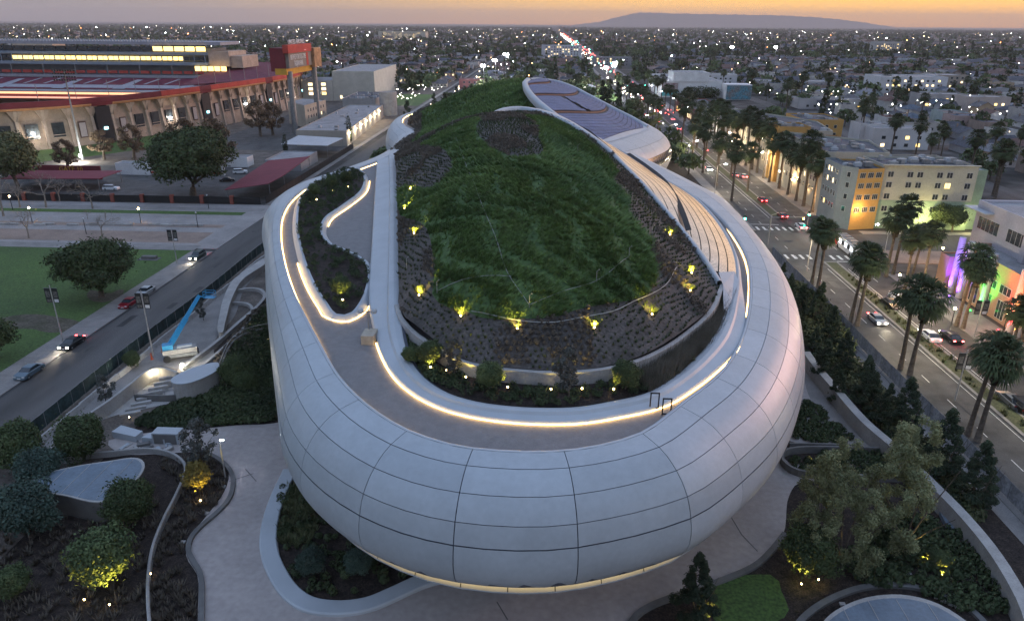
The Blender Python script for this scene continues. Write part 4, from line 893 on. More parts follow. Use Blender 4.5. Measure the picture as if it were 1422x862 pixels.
# ---- kerbed beds and little garden structures
def kerb(name, px, z, prof, mat_, label, cat='kerb', closed=False, step=.8):
    P = crom(gs([(a, b) for a, b in px], z), step=step, closed=closed); o = swept(name, P, prof, mat_); tag(o, label, cat); return P
kp = kerb('planter_kerb', [(403,655),(385,695),(374,735),(374,768),(388,803),(406,827),(430,842),(470,847),(510,842),(545,828),(585,810),(640,795)], .0, [(-.85, 0), (-.85, .30), (-.7, .42), (.75, .46), (.85, .40), (.85, 0)], white_rim, 'broad pale kerb curving round the dark bed under the museum')
ip = crom(kp[:, :2] if False else gs([(410,655),(392,700),(386,745),(392,785),(410,815),(440,832),(480,835),(530,822),(590,803),(660,790),(620,700),(500,640)], .04), step=1.5, closed=True)[:-1]; sheet('planter_soil', ip, .07, soil)
kerb('bed_kerb', [(262,625),(285,630),(305,640),(320,655),(324,672),(318,695),(300,715),(280,732),(266,748),(262,765),(268,780),(279,800),(280,870)], 0, [(-.25, 0), (-.25, .34), (.25, .34), (.25, 0)], concrete_dk, 'dark stone kerb winding beside the forecourt on the left')
kerb('bed_edging', [(90,606),(76,620),(74,634),(92,638),(150,634),(200,629),(230,632),(252,643),(259,657),(248,688),(228,728),(214,765),(208,800),(207,840),(210,880)], 0, [(-.14, 0), (-.14, .75), (.0, .85), (.14, .75), (.14, 0)], concrete, 'thin pale wall curving through the dark garden at lower left', 'garden wall')
kerb('bed_kerb', [(870,880),(882,858),(905,842),(990,812),(1048,787),(1072,765),(1090,742)], 0, [(-.3, 0), (-.3, .3), (.3, .3), (.3, 0)], concrete_dk, 'dark kerb along the pink forecourt at lower right')
kerb('raised_bed_wall', [(1262,668),(1190,668),(1135,665),(1105,660),(1087,648),(1088,634),(1108,629),(1235,630)], 0, [(-.16, 0), (-.16, .95), (.16, .95), (.16, 0)], concrete_dk, 'dark rounded wall of the raised bed right of the museum', 'garden wall')
kerb('raised_bed_wall', [(1095,622),(1140,623),(1183,624)], 0, [(-.14, 0), (-.14, .8), (.14, .8), (.14, 0)], concrete_dk, 'straight dark wall below the triangular bed', 'garden wall')
kerb('ramp_kerb', [(252,516),(300,480),(332,452),(360,427),(368,415),(362,406),(348,404),(328,407)], 0, [(-.3, 0), (-.3, .7), (.3, .7), (.3, 0)], concrete, 'outer grey ramp wall looping beside the museum', 'ramp wall')
kerb('ramp_kerb', [(272,520),(318,480),(345,452),(352,438),(344,425),(322,423)], 0, [(-.25, 0), (-.25, .6), (.25, .6), (.25, 0)], concrete, 'inner grey ramp wall looping beside the museum', 'ramp wall')
kerb('garden_rail_wall', [(188,556),(240,557),(268,552),(297,538),(306,520),(320,488),(332,475),(350,467),(378,461)], 0, [(-.12, 0), (-.12, 1.0), (.12, 1.0), (.12, 0)], concrete_dk, 'curving dark wall with a rail beside the bunker', 'garden wall')
P = crom(gs([(188,556),(240,557),(268,552),(297,538),(306,520),(320,488),(332,475),(350,467),(378,461)], 0), step=1.5)
rl = thing('handrail', 'slim pale handrail following the curved wall by the bunker', 'railing', tuple(P[0])); m = MB(); m.tube([(p[0], p[1], 1.75) for p in P], .05, 5); m.build('rail', concrete, rl)
for p in P[::3]: m = MB(); m.tube([(p[0], p[1], 1.0), (p[0], p[1], 1.75)], .025, 4); m.build('post', steel, rl)
# sculpted wall and bunker
sheet('site_paving', crom(gs([(120,600),(215,508),(245,512),(288,510),(300,470),(325,440),(340,400),(366,372),(366,356),(330,385),(262,438),(215,480),(70,606),(60,640),(120,640)], .0), step=1.5, closed=True)[:-1], .03, sidewalk)
wall2 = MB(); wl = gs([(368,358),(345,372),(322,391),(311,412),(305,436),(303,460),(308,462),(313,446),(322,414),(338,387),(369,365)], 1.3); wall2.prism([tuple(p[:2]) for p in crom(wl, step=.8, closed=True)[:-1]], 0, 1.3); tag(wall2.build('sculpted_wall', concrete), 'smooth white tapering wall between the lift and the museum', 'wall')
U = crom(gs([(118,577),(150,556),(180,533),(205,514),(220,510),(246,516)], 2.0), step=.7); uw = thing('stair_wall', 'pale curved wall enclosing the lit stairwell', 'wall', tuple(U[5][:2])+(0,)); swept('wall', U, [(-.2, -2), (-.2, 0), (.2, 0), (.2, -2)], concrete, uw)
sheet('stair_floor', gs([(135,585),(205,535),(250,530),(235,560),(165,575)], .05), .05, concrete)
bk_ = thing('stair_bunker', 'grey curved stair bunker with a dark door and pale roof', 'bunker', tuple(g(270, 540)[:2])+(0,))
rf = crom(gs([(238,528),(250,519),(275,509),(300,504),(304,508),(300,515),(282,525),(262,532),(245,533)], 2.9), step=.6, closed=True)[:-1]; m = MB(); m.prism([tuple(p[:2]) for p in rf], 0, 2.85); m.build('wall', concrete, bk_)
m = MB(); c_ = rf.mean(0); m.prism([tuple((p[:2]-c_[:2])*1.03+c_[:2]) for p in rf], 2.86, 3.0); m.build('roof', white_rim, bk_)
a, b = g(243, 535, 2.4), g(262, 533, 2.4); m = MB(); m.box(a[0]+.3, a[1]-.32, .05, b[0]-.2, a[1]+.2, 2.3); m.build('door', black, bk_)
for k, (x, y) in enumerate([(160,575),(178,565),(195,553),(212,541)]):
    pass
st = thing('stair_flight', 'concrete steps climbing between the lit wall and the bunker', 'stairs', tuple(g(190, 570)[:2])+(0,))
for k in range(8):
    a = g(172+8*k, 574-6*k, 0); m = MB(); m.cbox((a[0]+.9, a[1], .1+.07*k), (2.6, .5, .2+.14*k), rz=.5); m.build('step', concrete, st)
# pavilions
def pavilion(name, px, z, label, seams=4, hshr=.9):
    P = crom(gs([(a, b) for a, b in px], z), step=.8, closed=True)[:-1]; c = P.mean(0); t = thing(name, label, 'pavilion', (float(c[0]), float(c[1]), 0))
    m = MB(); low = [((p[0]-c[0])*hshr+c[0], (p[1]-c[1])*hshr+c[1], 0) for p in P]; m.strip([low+[low[0]], [tuple(p) for p in P]+[tuple(P[0])]]); m.build('wall', concrete_dk, t, smooth=True)
    m = MB(); m.prism([tuple(p[:2]) for p in P], z, z+.12); m.build('coping', concrete, t)
    q = [((p[0]-c[0])*.95+c[0], (p[1]-c[1])*.93+c[1]) for p in P]; m = MB(); m.prism(q, z+.1, z+.14); m.build('roof', roofmetal, t)
    q = np.array(q)
    for k in range(seams):
        f = (k+1)/(seams+1); x = q[:, 0].min()*(1-f)+q[:, 0].max()*f; ys = q[np.abs(q[:, 0]-x) < 1.2][:, 1]
        if len(ys) > 1: m = MB(); m.box(x-.03, ys.min()+.2, z+.138, x+.03, ys.max()-.2, z+.17); m.build('roof_seam', concrete, t)
    return t
roofmetal = M('roof_membrane', (.14, .18, .225), .5, .08, .5, scale2=3)
pavilion('garden_pavilion', [(33,680),(58,660),(105,648),(150,641),(188,636),(200,642),(199,655),(170,686),(152,696),(132,698),(85,688),(40,683)], 2.8, 'low flared garden pavilion with a flat blue grey roof at lower left')
pavilion('garden_pavilion', [(-60,690),(-20,686),(12,688),(16,694),(0,706),(-30,716),(-70,716)], 2.6, 'low pavilion cut by the left edge of the picture', 1)
pavilion('round_pavilion', [(1130,890),(1148,858),(1180,838),(1215,828),(1258,827),(1300,838),(1340,862),(1375,900),(1300,1000),(1150,1000)], 1.2, 'round low metal roof at the bottom right edge', 5, .98)
kerb('bed_kerb', [(1085,905),(1115,860),(1150,835),(1200,817),(1260,815),(1310,828),(1350,850),(1385,890)], 0, [(-.3, 0), (-.3, .3), (.3, .3), (.3, 0)], concrete_dk, 'dark kerb ringing the round roof at bottom right')
px_sheet('lawn', [(990,808),(1060,797),(1078,800),(1085,820),(1095,850),(1060,868),(1000,868),(985,840)], .06, grass_m)
m = MB(); wdg = gs([(1291,655),(1296,680),(1306,712),(1322,733),(1345,736),(1349,731),(1330,700),(1308,668)], .5); m.prism([tuple(p[:2]) for p in crom(wdg, step=.5, closed=True)[:-1]], 0, .5); tag(m.build('skylight_wedge', roofmetal), 'pale wedge shaped rooflight beside the curved parapet', 'rooflight')
for i, (x, y) in enumerate([(1302,829),(1311,834),(1321,838),(1331,843)]):
    p = g(x, y, .1); m = MB(); m.cbox((p[0], p[1], .1), (.6, .45, .12), rz=-.4); tag(m.build('stepping_stone', concrete), ['first', 'second', 'third', 'last'][i]+' pale stepping stone from the left above the round roof', 'stone', 'stepping stones')
for (x, y, w) in [(1170,838,'left of the round metal roof'),(1262,796,'below the lit shrub in the right bed'),(1304,778,'beside the lit shrub in the right bed'),(1318,793,'right of the lit shrub in the right bed'),(1385,766,'close to the curved parapet'),(1353,742,'at the tip of the rooflight wedge'),(1180,662,'in the raised bed'),(255,643,'at the corner of the low pavilion'),(254,752,'beside the winding kerb, lower one'),(310,675,'beside the winding kerb, upper one'),(287,712,'beside the winding kerb, middle one')]:
    p = g(x, y, .1); m = MB(); m.box(p[0]-.25, p[1]-.2, 0, p[0]+.25, p[1]+.2, .16); tag(m.build('valve_box', concrete), 'small pale valve box '+w, 'box', 'valve boxes')
# white building panels stored on the forecourt corner
for (pts, z, lb) in [([(155,599),(188,606),(198,598),(168,590)], .9, 'stack of long white panels at the left of the yard'), ([(196,607),(228,610),(240,602),(210,600)], .8, 'stack of white panels in the middle of the yard')]:
    m = MB(); q = [tuple(p[:2]) for p in gs(pts, z)]; m.prism(q, 0, z); o = m.build('panel_stack', white_rim); tag(o, lb, 'panel stack')
p = g(232, 616, 0); bx = thing('open_crate', 'big white crate with a grey open front on the yard', 'crate', (p[0], p[1], 0)); m = MB(); m.cbox((p[0], p[1]+.6, .8), (3.4, 1.6, 1.6)); m.build('shell', white_rim, bx); m = MB(); m.cbox((p[0]-.05, p[1]-.215, .78), (2.9, .06, 1.35)); m.build('front', concrete_dk, bx)
for i in range(16):
    x, y = random.uniform(168, 238), random.uniform(612, 629); p = g(x, y); m = MB(); h_ = random.uniform(.15, .5); m.cbox((p[0], p[1], h_/2), (random.uniform(.3, 1.6), random.uniform(.2, .6), h_), rz=random.uniform(0, 3))
    tag(m.build('site_debris', [white_rim, concrete, concrete_dk][i % 3]), 'piece of packaging and offcuts lying on the yard', 'debris', 'site debris on the yard')
# ---- street fence (dark, left) and street fence (grey, right)
fence_dk = M('fence_fabric_dark', (.022, .045, .046), .8, .25, .4, scale2=3); fence_gr = M('fence_fabric_grey', (.27, .275, .29), .8, .2, .5, scale2=3, stretch=(1, 1, .2))
def fence(x, y0, y1, step, h, mat_, label, wav=.0, xs=None):
    t = thing('site_fence', label, 'fence', (x, y0, 0)); n = int((y1-y0)/step); me = None
    X = lambda y: x+wav*math.sin(y*.11)
    for i in range(n):
        a, b = y0+i*step, y0+(i+1)*step; m = MB(); m.strip([[(X(a+(b-a)*f)+(.05*math.sin(f*9+i) if 0 < f < 1 else 0), a+.05+(b-a-.1)*f, z) for f in (0, .25, .5, .75, 1)] for z in (.15, h*.5, h-.06)]); m.build('fabric_panel', mat_, t)
        m = MB(); m.tube([(X(a), a, 0), (X(a), a, h)], .04, 5); m.build('post', steel, t)
    m = MB(); m.tube([(X(y0+i*step), y0+i*step, h) for i in range(n+1)], .025, 4); m.build('top_rail', steel, t)
fence(-65.4, 56, 300, 3.0, 2.2, fence_dk, 'long dark green screened site fence along the left road', .25)
fence(53.3, 56, 164, 3.0, 2.3, fence_gr, 'long grey screened site fence along the right street', .12)
br0 = None
for i in range(30):
    y = 74+i*3.1
    if br0 is None:
        m = MB(); m.add([(-.3, -1.5, 0), (.3, -1.5, 0), (.12, -1.5, .8), (-.12, -1.5, .8), (-.3, 1.5, 0), (.3, 1.5, 0), (.12, 1.5, .8), (-.12, 1.5, .8)], [(0, 1, 2, 3), (7, 6, 5, 4), (0, 4, 5, 1), (1, 5, 6, 2), (2, 6, 7, 3), (3, 7, 4, 0)]); br0 = m.build('concrete_barrier', concrete); o = br0
    else: o = br0.copy(); COL.objects.link(o)
    o.location = (-63.6+.15*math.sin(i), y, .02); o.rotation_euler = (0, 0, random.uniform(-.04, .04)); tag(o, 'concrete barrier just inside the dark fence, %s from the near end' % (ordn[i] if i < 26 else ['twenty-seventh', 'twenty-eighth', 'twenty-ninth', 'thirtieth'][i-26]), 'barrier', 'barriers along the dark site fence')
# ---- boom lift
blue = M('lift_blue', (.03, .27, .50), .4, .06, 2); tyre = M('tyre', (.015, .015, .016), .8, .1)
lp = g(252, 497, 0); lf = thing('boom_lift', 'blue boom lift with raised arm on the paved strip inside the fence', 'boom lift', (lp[0], lp[1], 0)); lx, ly = lp[0], lp[1]
def lbox(nm, mt, c, s_, rz=.45, ry=0, rx=0): m = MB(); m.cbox((lx+c[0], ly+c[1], c[2]), s_, rz, rx, ry); return m.build(nm, mt, lf)
lbox('chassis', steel, (.2, 0, .85), (4.6, 1.7, .5)); lbox('turntable', concrete, (0, 0, 1.5), (5.0, 1.6, .75)); lbox('engine_cover', white_rim, (.6, .5, 1.95), (2.2, .7, .35))
for sx, sy in ((-1.9, -1), (-1.6, 1.0), (2.1, -.4), (2.0, 1.3)):
    m = MB(); c, s_ = math.cos(.45), math.sin(.45); q = (lx+sx*1.05*c-sy*s_, ly+sx*1.05*s_+sy*c, .55); m.tube([(q[0]+s_*.22, q[1]-c*.22, .55), (q[0]-s_*.22, q[1]+c*.22, .55)], .55, 12); m.build('wheel', tyre, lf)
b0 = (lx-1.6, ly-.6, 1.9); b1 = tuple(g(276, 411, 6.5)); m = MB()
d_ = Vector(b1)-Vector(b0); mid = Vector(b0)+d_*.55; m.tube([b0, tuple(mid)], [.60, .55], 4); m.build('boom', blue, lf); m = MB(); m.tube([tuple(mid-d_*.05), b1], [.44, .38], 4); m.build('boom_extension', blue, lf)
m = MB(); m.cbox((b0[0], b0[1], 2.0), (1.5, 1.3, 1.3), .45); m.build('boom_pivot', blue, lf)
bb = Vector(b1)+Vector((1.6, .6, -.4)); bk2 = thing('x', 'x', 'x') if False else None
m = MB(); m.tube([b1, tuple(Vector(b1)+Vector((.9, .35, -.3)))], .14, 5); m.build('jib', blue, lf)
m = MB()
for z in (0, .55, 1.1):
    for (x0, y0, x1, y1) in ((-.9, -.5, .9, -.5), (.9, -.5, .9, .5), (.9, .5, -.9, .5), (-.9, .5, -.9, -.5)): m.tube([(bb.x+x0, bb.y+y0, bb.z+z), (bb.x+x1, bb.y+y1, bb.z+z)], .04, 4)
for x0, y0 in ((-.9, -.5), (.9, -.5), (.9, .5), (-.9, .5)): m.tube([(bb.x+x0, bb.y+y0, bb.z), (bb.x+x0, bb.y+y0, bb.z+1.1)], .04, 4)
m.box(bb.x-.9, bb.y-.5, bb.z-.05, bb.x+.9, bb.y+.5, bb.z); m.build('platform_cage', blue, lf)
# cones
orange = M('cone_orange', (.5, .09, .03), .6, .1)
for (x, y, w) in [(211,499,'beside the lift'), (226,489,'between the lift and the barriers')]:
    p = g(x, y); m = MB(); m.lathe((p[0], p[1], 0), [(.3, 0), (.3, .05), (.16, .06), (.09, 1.1), (.05, 1.15)], 8); tag(m.build('traffic_delineator', orange), 'orange delineator post '+w, 'cone')
# ---- tower light on the terrace and frame gates
p = g(514, 478, 19.4); lt = thing('light_tower', 'towable light tower with round lamps parked on the museum terrace', 'light tower', tuple(map(float, p)))
m = MB(); m.cbox((p[0], p[1], 20.2), (1.3, 2.0, 1.1)); m.build('cabinet', M('cabinet_beige', (.35, .31, .25), .6, .1), lt)
m = MB(); m.tube([(p[0]-.2, p[1]+.8, 20.6), (p[0]-.3, p[1]+1.0, 22.6)], .07, 6); m.build('mast', steel, lt); m = MB(); m.cbox((p[0]-.3, p[1]+1.0, 22.6), (1.6, .08, .08)); m.build('lamp_bar', steel, lt)
for dx in (-1.0, .4): m = MB(); m.ball((p[0]+dx, p[1]+1, 22.7), .32, 10); m.build('lamp_head', white_rim, lt)
for dx, dy in ((-.65, -.6), (.65, -.6), (-.65, .6), (.65, .6)): m = MB(); m.tube([(p[0]+dx-.08, p[1]+dy, 19.7), (p[0]+dx+.08, p[1]+dy, 19.7)], .28, 8); m.build('wheel', tyre, lt)
m = MB(); m.box(p[0]-1.1, p[1]-1.6, 19.36, p[0]+1.1, p[1]+1.3, 19.4); m.build('mat', white_rim, lt)
for (x, y, w) in [(908,560,'left gate frame'), (925,568,'right gate frame')]:
    p = g(x, y+8, 19.4); gt = thing('terrace_gate', 'small black '+w+' at the mouth of the terrace walkway', 'gate', tuple(map(float, p)))
    m = MB()
    for dx in (-.35, .35): m.box(p[0]+dx-.05, p[1]-.05, 19.4, p[0]+dx+.05, p[1]+.05, 21.0)
    m.box(p[0]-.35, p[1]-.05, 20.9, p[0]+.35, p[1]+.05, 21.0); m.box(p[0]-.35, p[1]-.05, 19.45, p[0]+.35, p[1]+.05, 19.55); m.build('frame', black, gt)
# irrigation lines and risers on the mound
hose = M('pale_hose', (.32, .32, .30), .7, .1)
def hill_line(px, r, label, dash=False):
    P = np.array([(*on_hill(x, y), 0) for x, y in px]); P = crom(P, step=1.2); P[:, 2] = hz(P[:, 0], P[:, 1])+.28; m = MB(); m.tube([tuple(q) for q in P], r, 4); tag(m.build('irrigation_hose', hose), label, 'hose')
hill_line([(622,178),(640,212),(655,250),(670,290),(690,340),(705,385),(735,430)], .028, 'long pale hose running down the middle of the mound')
hill_line([(735,430),(780,413),(828,395),(873,362)], .026, 'pale hose slanting up to the right across the turf')
hill_line([(608,408),(640,395),(710,388)], .03, 'thin dark hose crossing the lower left of the turf')
hill_line([(940,373),(925,398),(905,413),(880,425),(850,437),(800,446),(770,452),(740,452),(700,446),(655,438)], .045, 'white hose curving round the foot of the turf')
for (x, y, w) in [(628,178,'at the crown of the mound'), (802,214,'standing on the right slope of the turf'), (873,362,'at the end of the slanting hose'), (828,396,'half way along the slanting hose'), (735,432,'where the two hoses meet'), (607,408,'at the lower left of the turf'), (905,330,'in the dry bed at the right'), (565,376,'in the dry bed at the left')]:
    h = on_hill(x, y); z = float(hz(*h)); m = MB(); m.tube([(h[0], h[1], z), (h[0], h[1], z+1.3), (h[0]+.25, h[1], z+1.5)], [.035, .035, .06], 6); tag(m.build('riser_pipe', hose), 'pale riser pipe '+w, 'pipe', 'riser pipes on the mound')
# ============================================================ buildings
wm_frame = M('window_frame', (.45, .45, .43), .6, .08)
glass_lit = E('window_lit', (1, .72, .38), 1.0, False, (.2, .15, .1)); glass_gold = E('window_gold', (1, .66, .20), 1.1, False, (.2, .15, .1)); glass_cool = E('window_cool', (.85, .92, 1), 1.5, False)
plaster = {}
def wallm(key, col, var=.06): 
    if key not in plaster: plaster[key] = M('wall_'+key, col, .85, var, .25, bump=.08, scale2=3)
    return plaster[key]
roof_gr = M('flat_roof', (.075, .082, .10), .85, .15, .3, scale2=3); roof_lt = M('flat_roof_light', (.26, .26, .27), .8, .12, .2, scale2=3)
WIN = {}
def win_mesh(w, h, panes, mat_):
    k = (round(w, 2), round(h, 2), panes, mat_.name)
    if k not in WIN:
        m = MB(); t = .07
        m.box(-w/2, -.04, 0, w/2, .05, t); m.box(-w/2, -.04, h-t, w/2, .05, h); m.box(-w/2, -.04, t, -w/2+t, .05, h-t); m.box(w/2-t, -.04, t, w/2, .05, h-t)
        for i in range(1, panes): x = -w/2+w*i/panes; m.box(x-t/2, -.04, t, x+t/2, .05, h-t)
        m.mi = 1; m.box(-w/2+t, -.015, t, w/2-t, .0, h-t)
        me = m.mesh('window'); me.materials.append(wm_frame); me.materials.append(mat_); WIN[k] = me
    return WIN[k]
def windows(t, A, B, zs, n, w=1.4, h=1.4, panes=2, lit=.12, mats=None, inset=.06, margin=.08, name='window', skip=()):
    """windows in the wall running A->B (outward side on the right of A->B), local to thing t"""
    A = Vector(A); B = Vector(B); d = (B-A); L_ = d.length; d.normalize(); nrm = Vector((d.y, -d.x)); ang = math.atan2(d.y, d.x)
    for z in zs:
        for i in range(n):
            if (i, z) in skip or i in skip: continue
            f = margin+(1-2*margin)*(i+.5)/n; p = A+(B-A)*f+nrm*(.045)
            r = random.random(); mt = (mats or glass_dk) if r > lit else random.choice([glass_lit, glass_lit, glass_gold])
            o = bpy.data.objects.new(name, win_mesh(w, h, panes, mt)); COL.objects.link(o); o.parent = t; o.location = (p.x-t.location.x, p.y-t.location.y, z-t.location.z); o.rotation_euler = (0, 0, ang)
            KIDS.setdefault(t.name, []).append(o)
def block(t, poly, z0, z1, mat_, parapet=.0, roofm=None, name='wall'):
    m = MB(); m.prism(poly, z0, z1); m.build(name, mat_, t)
    c = np.mean(np.array(poly), 0)
    if roofm is not None:
        q = [((p[0]-c[0])*.985+c[0], (p[1]-c[1])*.985+c[1]) for p in poly]
        if parapet:
            n = len(poly); m = MB()
            for i in range(n):
                a, b = poly[i], poly[(i+1) % n]; qa, qb = q[i], q[(i+1) % n]
                m.add([(a[0], a[1], z1), (b[0], b[1], z1), (b[0], b[1], z1+parapet), (a[0], a[1], z1+parapet), (qa[0], qa[1], z1), (qb[0], qb[1], z1), (qb[0], qb[1], z1+parapet), (qa[0], qa[1], z1+parapet)], [(0, 1, 2, 3), (5, 4, 7, 6), (3, 2, 6, 7)])
            m.build('parapet', mat_, t)
        m = MB(); m.prism(q, z1, z1+.03); m.build('roof', roofm, t)
def roof_units(t, x0, y0, x1, y1, z, n, seed):
    rs = random.Random(seed); me = None
    for i in range(n):
        w, d, h = rs.uniform(.8, 2.2), rs.uniform(.8, 1.8), rs.uniform(.5, 1.2); x, y = rs.uniform(x0, x1), rs.uniform(y0, y1)
        m = MB(); m.box(x-w/2, y-d/2, z, x+w/2, y+d/2, z+h); m.cbox((x, y, z+h+.05), (w*.7, d*.7, .1)); m.build('roof_unit', [steel, concrete, white_rim][i % 3], t)
def rect(x0, y0, x1, y1): return [(x0, y0), (x1, y0), (x1, y1), (x0, y1)]
# ---- apartments
cream, green_, grey_g, yel, orng = wallm('cream', (.42, .40, .33)), wallm('green', (.26, .34, .25)), wallm('grey', (.22, .25, .26)), wallm('ochre', (.46, .27, .085)), wallm('orange', (.42, .21, .07))
a1 = thing('apartment_block', 'five storey apartment block on the corner, ochre grey and cream over pale green', 'apartment block', (95, 198, 0))
block(a1, [(77, 192), (80, 188.5), (80, 204), (77, 204)], 0, 15.8, grey_g, .5, roof_gr); block(a1, [(80.02, 188.5), (87.4, 190.5), (87.4, 204), (80.02, 204)], 0, 15.5, yel, .5, roof_gr)
block(a1, [(87.42, 191.2), (111, 190.5), (111, 205), (87.42, 205)], 7.6, 16.2, cream, .5, roof_gr); block(a1, [(87.44, 191.15), (111.1, 190.45), (111.1, 205), (87.44, 205)], 0, 7.58, green_, 0, None, 'lower_wall')
block(a1, [(111.15, 191.5), (114, 191.5), (114, 205), (111.15, 205)], 0, 15.4, green_, .3, roof_lt, 'stair_tower'); m = MB(); m.box(86.9, 190.2, 16.71, 111.4, 191.0, 16.95); m.build('cornice', cream, a1)
zs = [1.6, 4.6, 7.9, 10.9, 13.6]
windows(a1, (87.5, 191.2), (111, 190.5), zs[1:], 9, 1.5, 1.5, 2, .14, margin=.03, skip=(1, 4, 7)); windows(a1, (80, 188.5), (87.4, 190.5), zs[1:], 3, 1.7, 1.4, 3, .03, margin=.04); windows(a1, (77, 204), (77, 192), zs[1:], 5, 1.0, 1.4, 1, .08)
windows(a1, (77, 192), (80, 188.5), zs[1:], 1, 1.0, 1.4, 1, .3)
roof_units(a1, 89, 194, 109, 203, 16.25, 22, 3); roof_units(a1, 78, 192, 86, 202, 15.85, 9, 4)
a2 = thing('apartment_block', 'long cream and ochre apartment block behind the palms on the avenue', 'apartment block', (88, 240, 0))
block(a2, [(79, 208), (96, 208), (100, 232), (79, 250)], 0, 16.6, cream, .6, roof_gr); block(a2, rect(77.8, 250.1, 88, 262), 0, 18.2, yel, .5, roof_gr); block(a2, [(80, 262.1), (100, 262.1), (104, 290), (84, 330), (80, 330)], 0, 15.4, cream, .5, roof_gr); block(a2, rect(88.1, 250.1, 100, 258), 0, 14.5, orng, .5, roof_gr)
block(a2, [(102, 300), (118, 300), (118, 322), (102, 322)], 0, 14.8, yel, .5, roof_gr); block(a2, rect(96.2, 212, 118, 226), 0, 13.4, wallm('cream2', (.40, .36, .30)), .5, roof_gr)
windows(a2, (79, 250), (79, 208), [4.4, 7.4, 10.4, 13.4], 13, 1.1, 1.5, 1, .06); windows(a2, (79, 208), (96, 208), [4.4, 7.4, 10.4, 13.4], 2, 1.2, 1.4, 1, .05); windows(a2, (80, 330), (80, 262.1), [4, 7, 10, 12.7], 18, 1.1, 1.4, 1, .08)
windows(a2, (77.8, 262), (77.8, 250.1), [4.5, 8, 11.5, 15], 2, 1.3, 1.6, 1, .4); windows(a2, (102, 300), (118, 300), [6, 9, 12], 4, 1.2, 1.3, 1, .1)
for a in [(81, 212, 93, 230, 16.65, 18, 5), (79, 251, 87, 261, 18.25, 8, 7), (82, 264, 98, 290, 15.45, 20, 6), (90, 251, 98, 257, 14.6, 8, 9), (104, 302, 116, 320, 14.85, 10, 8), (98, 214, 116, 224, 13.45, 10, 18)]: roof_units(a2, *a)
a3 = thing('low_building', 'low pale flat-roofed building with tall window bays beyond the apartments', 'building', (90, 360, 0))
block(a3, [(80, 334), (104, 334), (100, 400), (80, 400)], 0, 8.5, wallm('pale', (.45, .43, .42)), .6, roof_lt); windows(a3, (80, 400), (80, 334), [3.6], 14, 1.4, 3.4, 2, .1); roof_units(a3, 82, 340, 96, 395, 8.55, 14, 11)
a4 = thing('mural_building', 'white and red building with a bright blue mural wall and a huge hedge', 'building', (105, 590, 0))
block(a4, rect(84, 560, 128, 640), 0, 11, wallm('white', (.62, .62, .63)), .8, roof_lt); block(a4, rect(92, 559.5, 118, 585), 11.1, 17, wallm('white', (.62, .62, .63)), .6, roof_lt, 'upper_storey')
m = MB(); m.box(128.2, 545, 0, 146, 560, 10.5); m.build('annexe', wallm('white', (.62, .62, .63)), a4); m = MB(); m.box(128.3, 544.8, .3, 145.9, 544.98, 9.9); m.build('mural', M('mural_blue', (.05, .28, .38), .7, .3, .25, col2=(.20, .16, .14), scale2=1.2), a4)
m = MB(); m.box(84.3, 559.7, 1, 96, 559.95, 5.5); m.build('teal_panel', M('teal', (.06, .33, .33), .6, .2, .6), a4); m = MB(); m.box(84.3, 559.7, 5.6, 96, 559.95, 10.2); m.build('poster_wall', M('poster', (.45, .42, .42), .7, .45, .7, col2=(.12, .02, .03)), a4)
V, T = leaves(3000, [(112, 556, 4, 11, 3.5, 4.5), (105, 556, 4, 7, 3.5, 4), (120, 556, 4, 7, 3.5, 4)], .5, rs2, .2, .7); link('hedge', fast_mesh('hedge', V-np.array([105, 590, 0]), T, leaf_dark), a4)
a5 = thing('brick_building', 'dark red ground-floor shop building behind the palms far up the avenue', 'building', (90, 420, 0)); block(a5, rect(80, 405, 98, 470), 0, 7, wallm('brick', (.17, .05, .045)), .5, roof_gr); windows(a5, (80, 470), (80, 405), [1.2], 12, 2, 2.4, 2, .4)
# ---- the building washed with coloured light
rb = thing('colour_lit_building', 'pale office building at the right edge with columns lit purple green and red', 'building', (95, 125, 0))
bw = wallm('office', (.42, .40, .43))
block(rb, [(81.9, 146.5), (81.9, 143), (86, 143), (86, 146.5)], 0, 6.5, wallm('terracotta', (.36, .22, .15)), .4, roof_lt, 'podium')
block(rb, rect(83.0, 60, 96.5, 142.95), 0, 9.4, wallm('terracotta', (.36, .22, .15)), .6, roof_lt, 'lower_wall'); block(rb, rect(89, 60, 130, 150), 0.1, 16.6, bw, .5, roof_lt); m = MB(); m.box(87.2, 144, 15.4, 96, 151.6, 15.6); m.build('canopy', white_rim, rb)
for y in range(68, 140, 9): m = MB(); m.box(88.0, y, 9.5, 88.98, y+1.3, 16.9); m.build('pier', bw, rb)
windows(rb, (89, 150), (89, 60), [11.6], 9, 7.2, 2.6, 5, .12, margin=.0); windows(rb, (83.0, 142), (83.0, 60), [5.2], 18, 3.4, 1.6, 3, .25, margin=.01); windows(rb, (83.0, 142), (83.0, 60), [.6], 18, 2.6, 3.4, 3, .12, margin=.01, mats=glass_dk)
cols = [((.14, .03, 1), 141.2), ((.14, .03, 1), 138.0), ((.01, 1, .06), 130.3), ((1, .01, .02), 121.0), ((1, .22, .01), 118.8)]
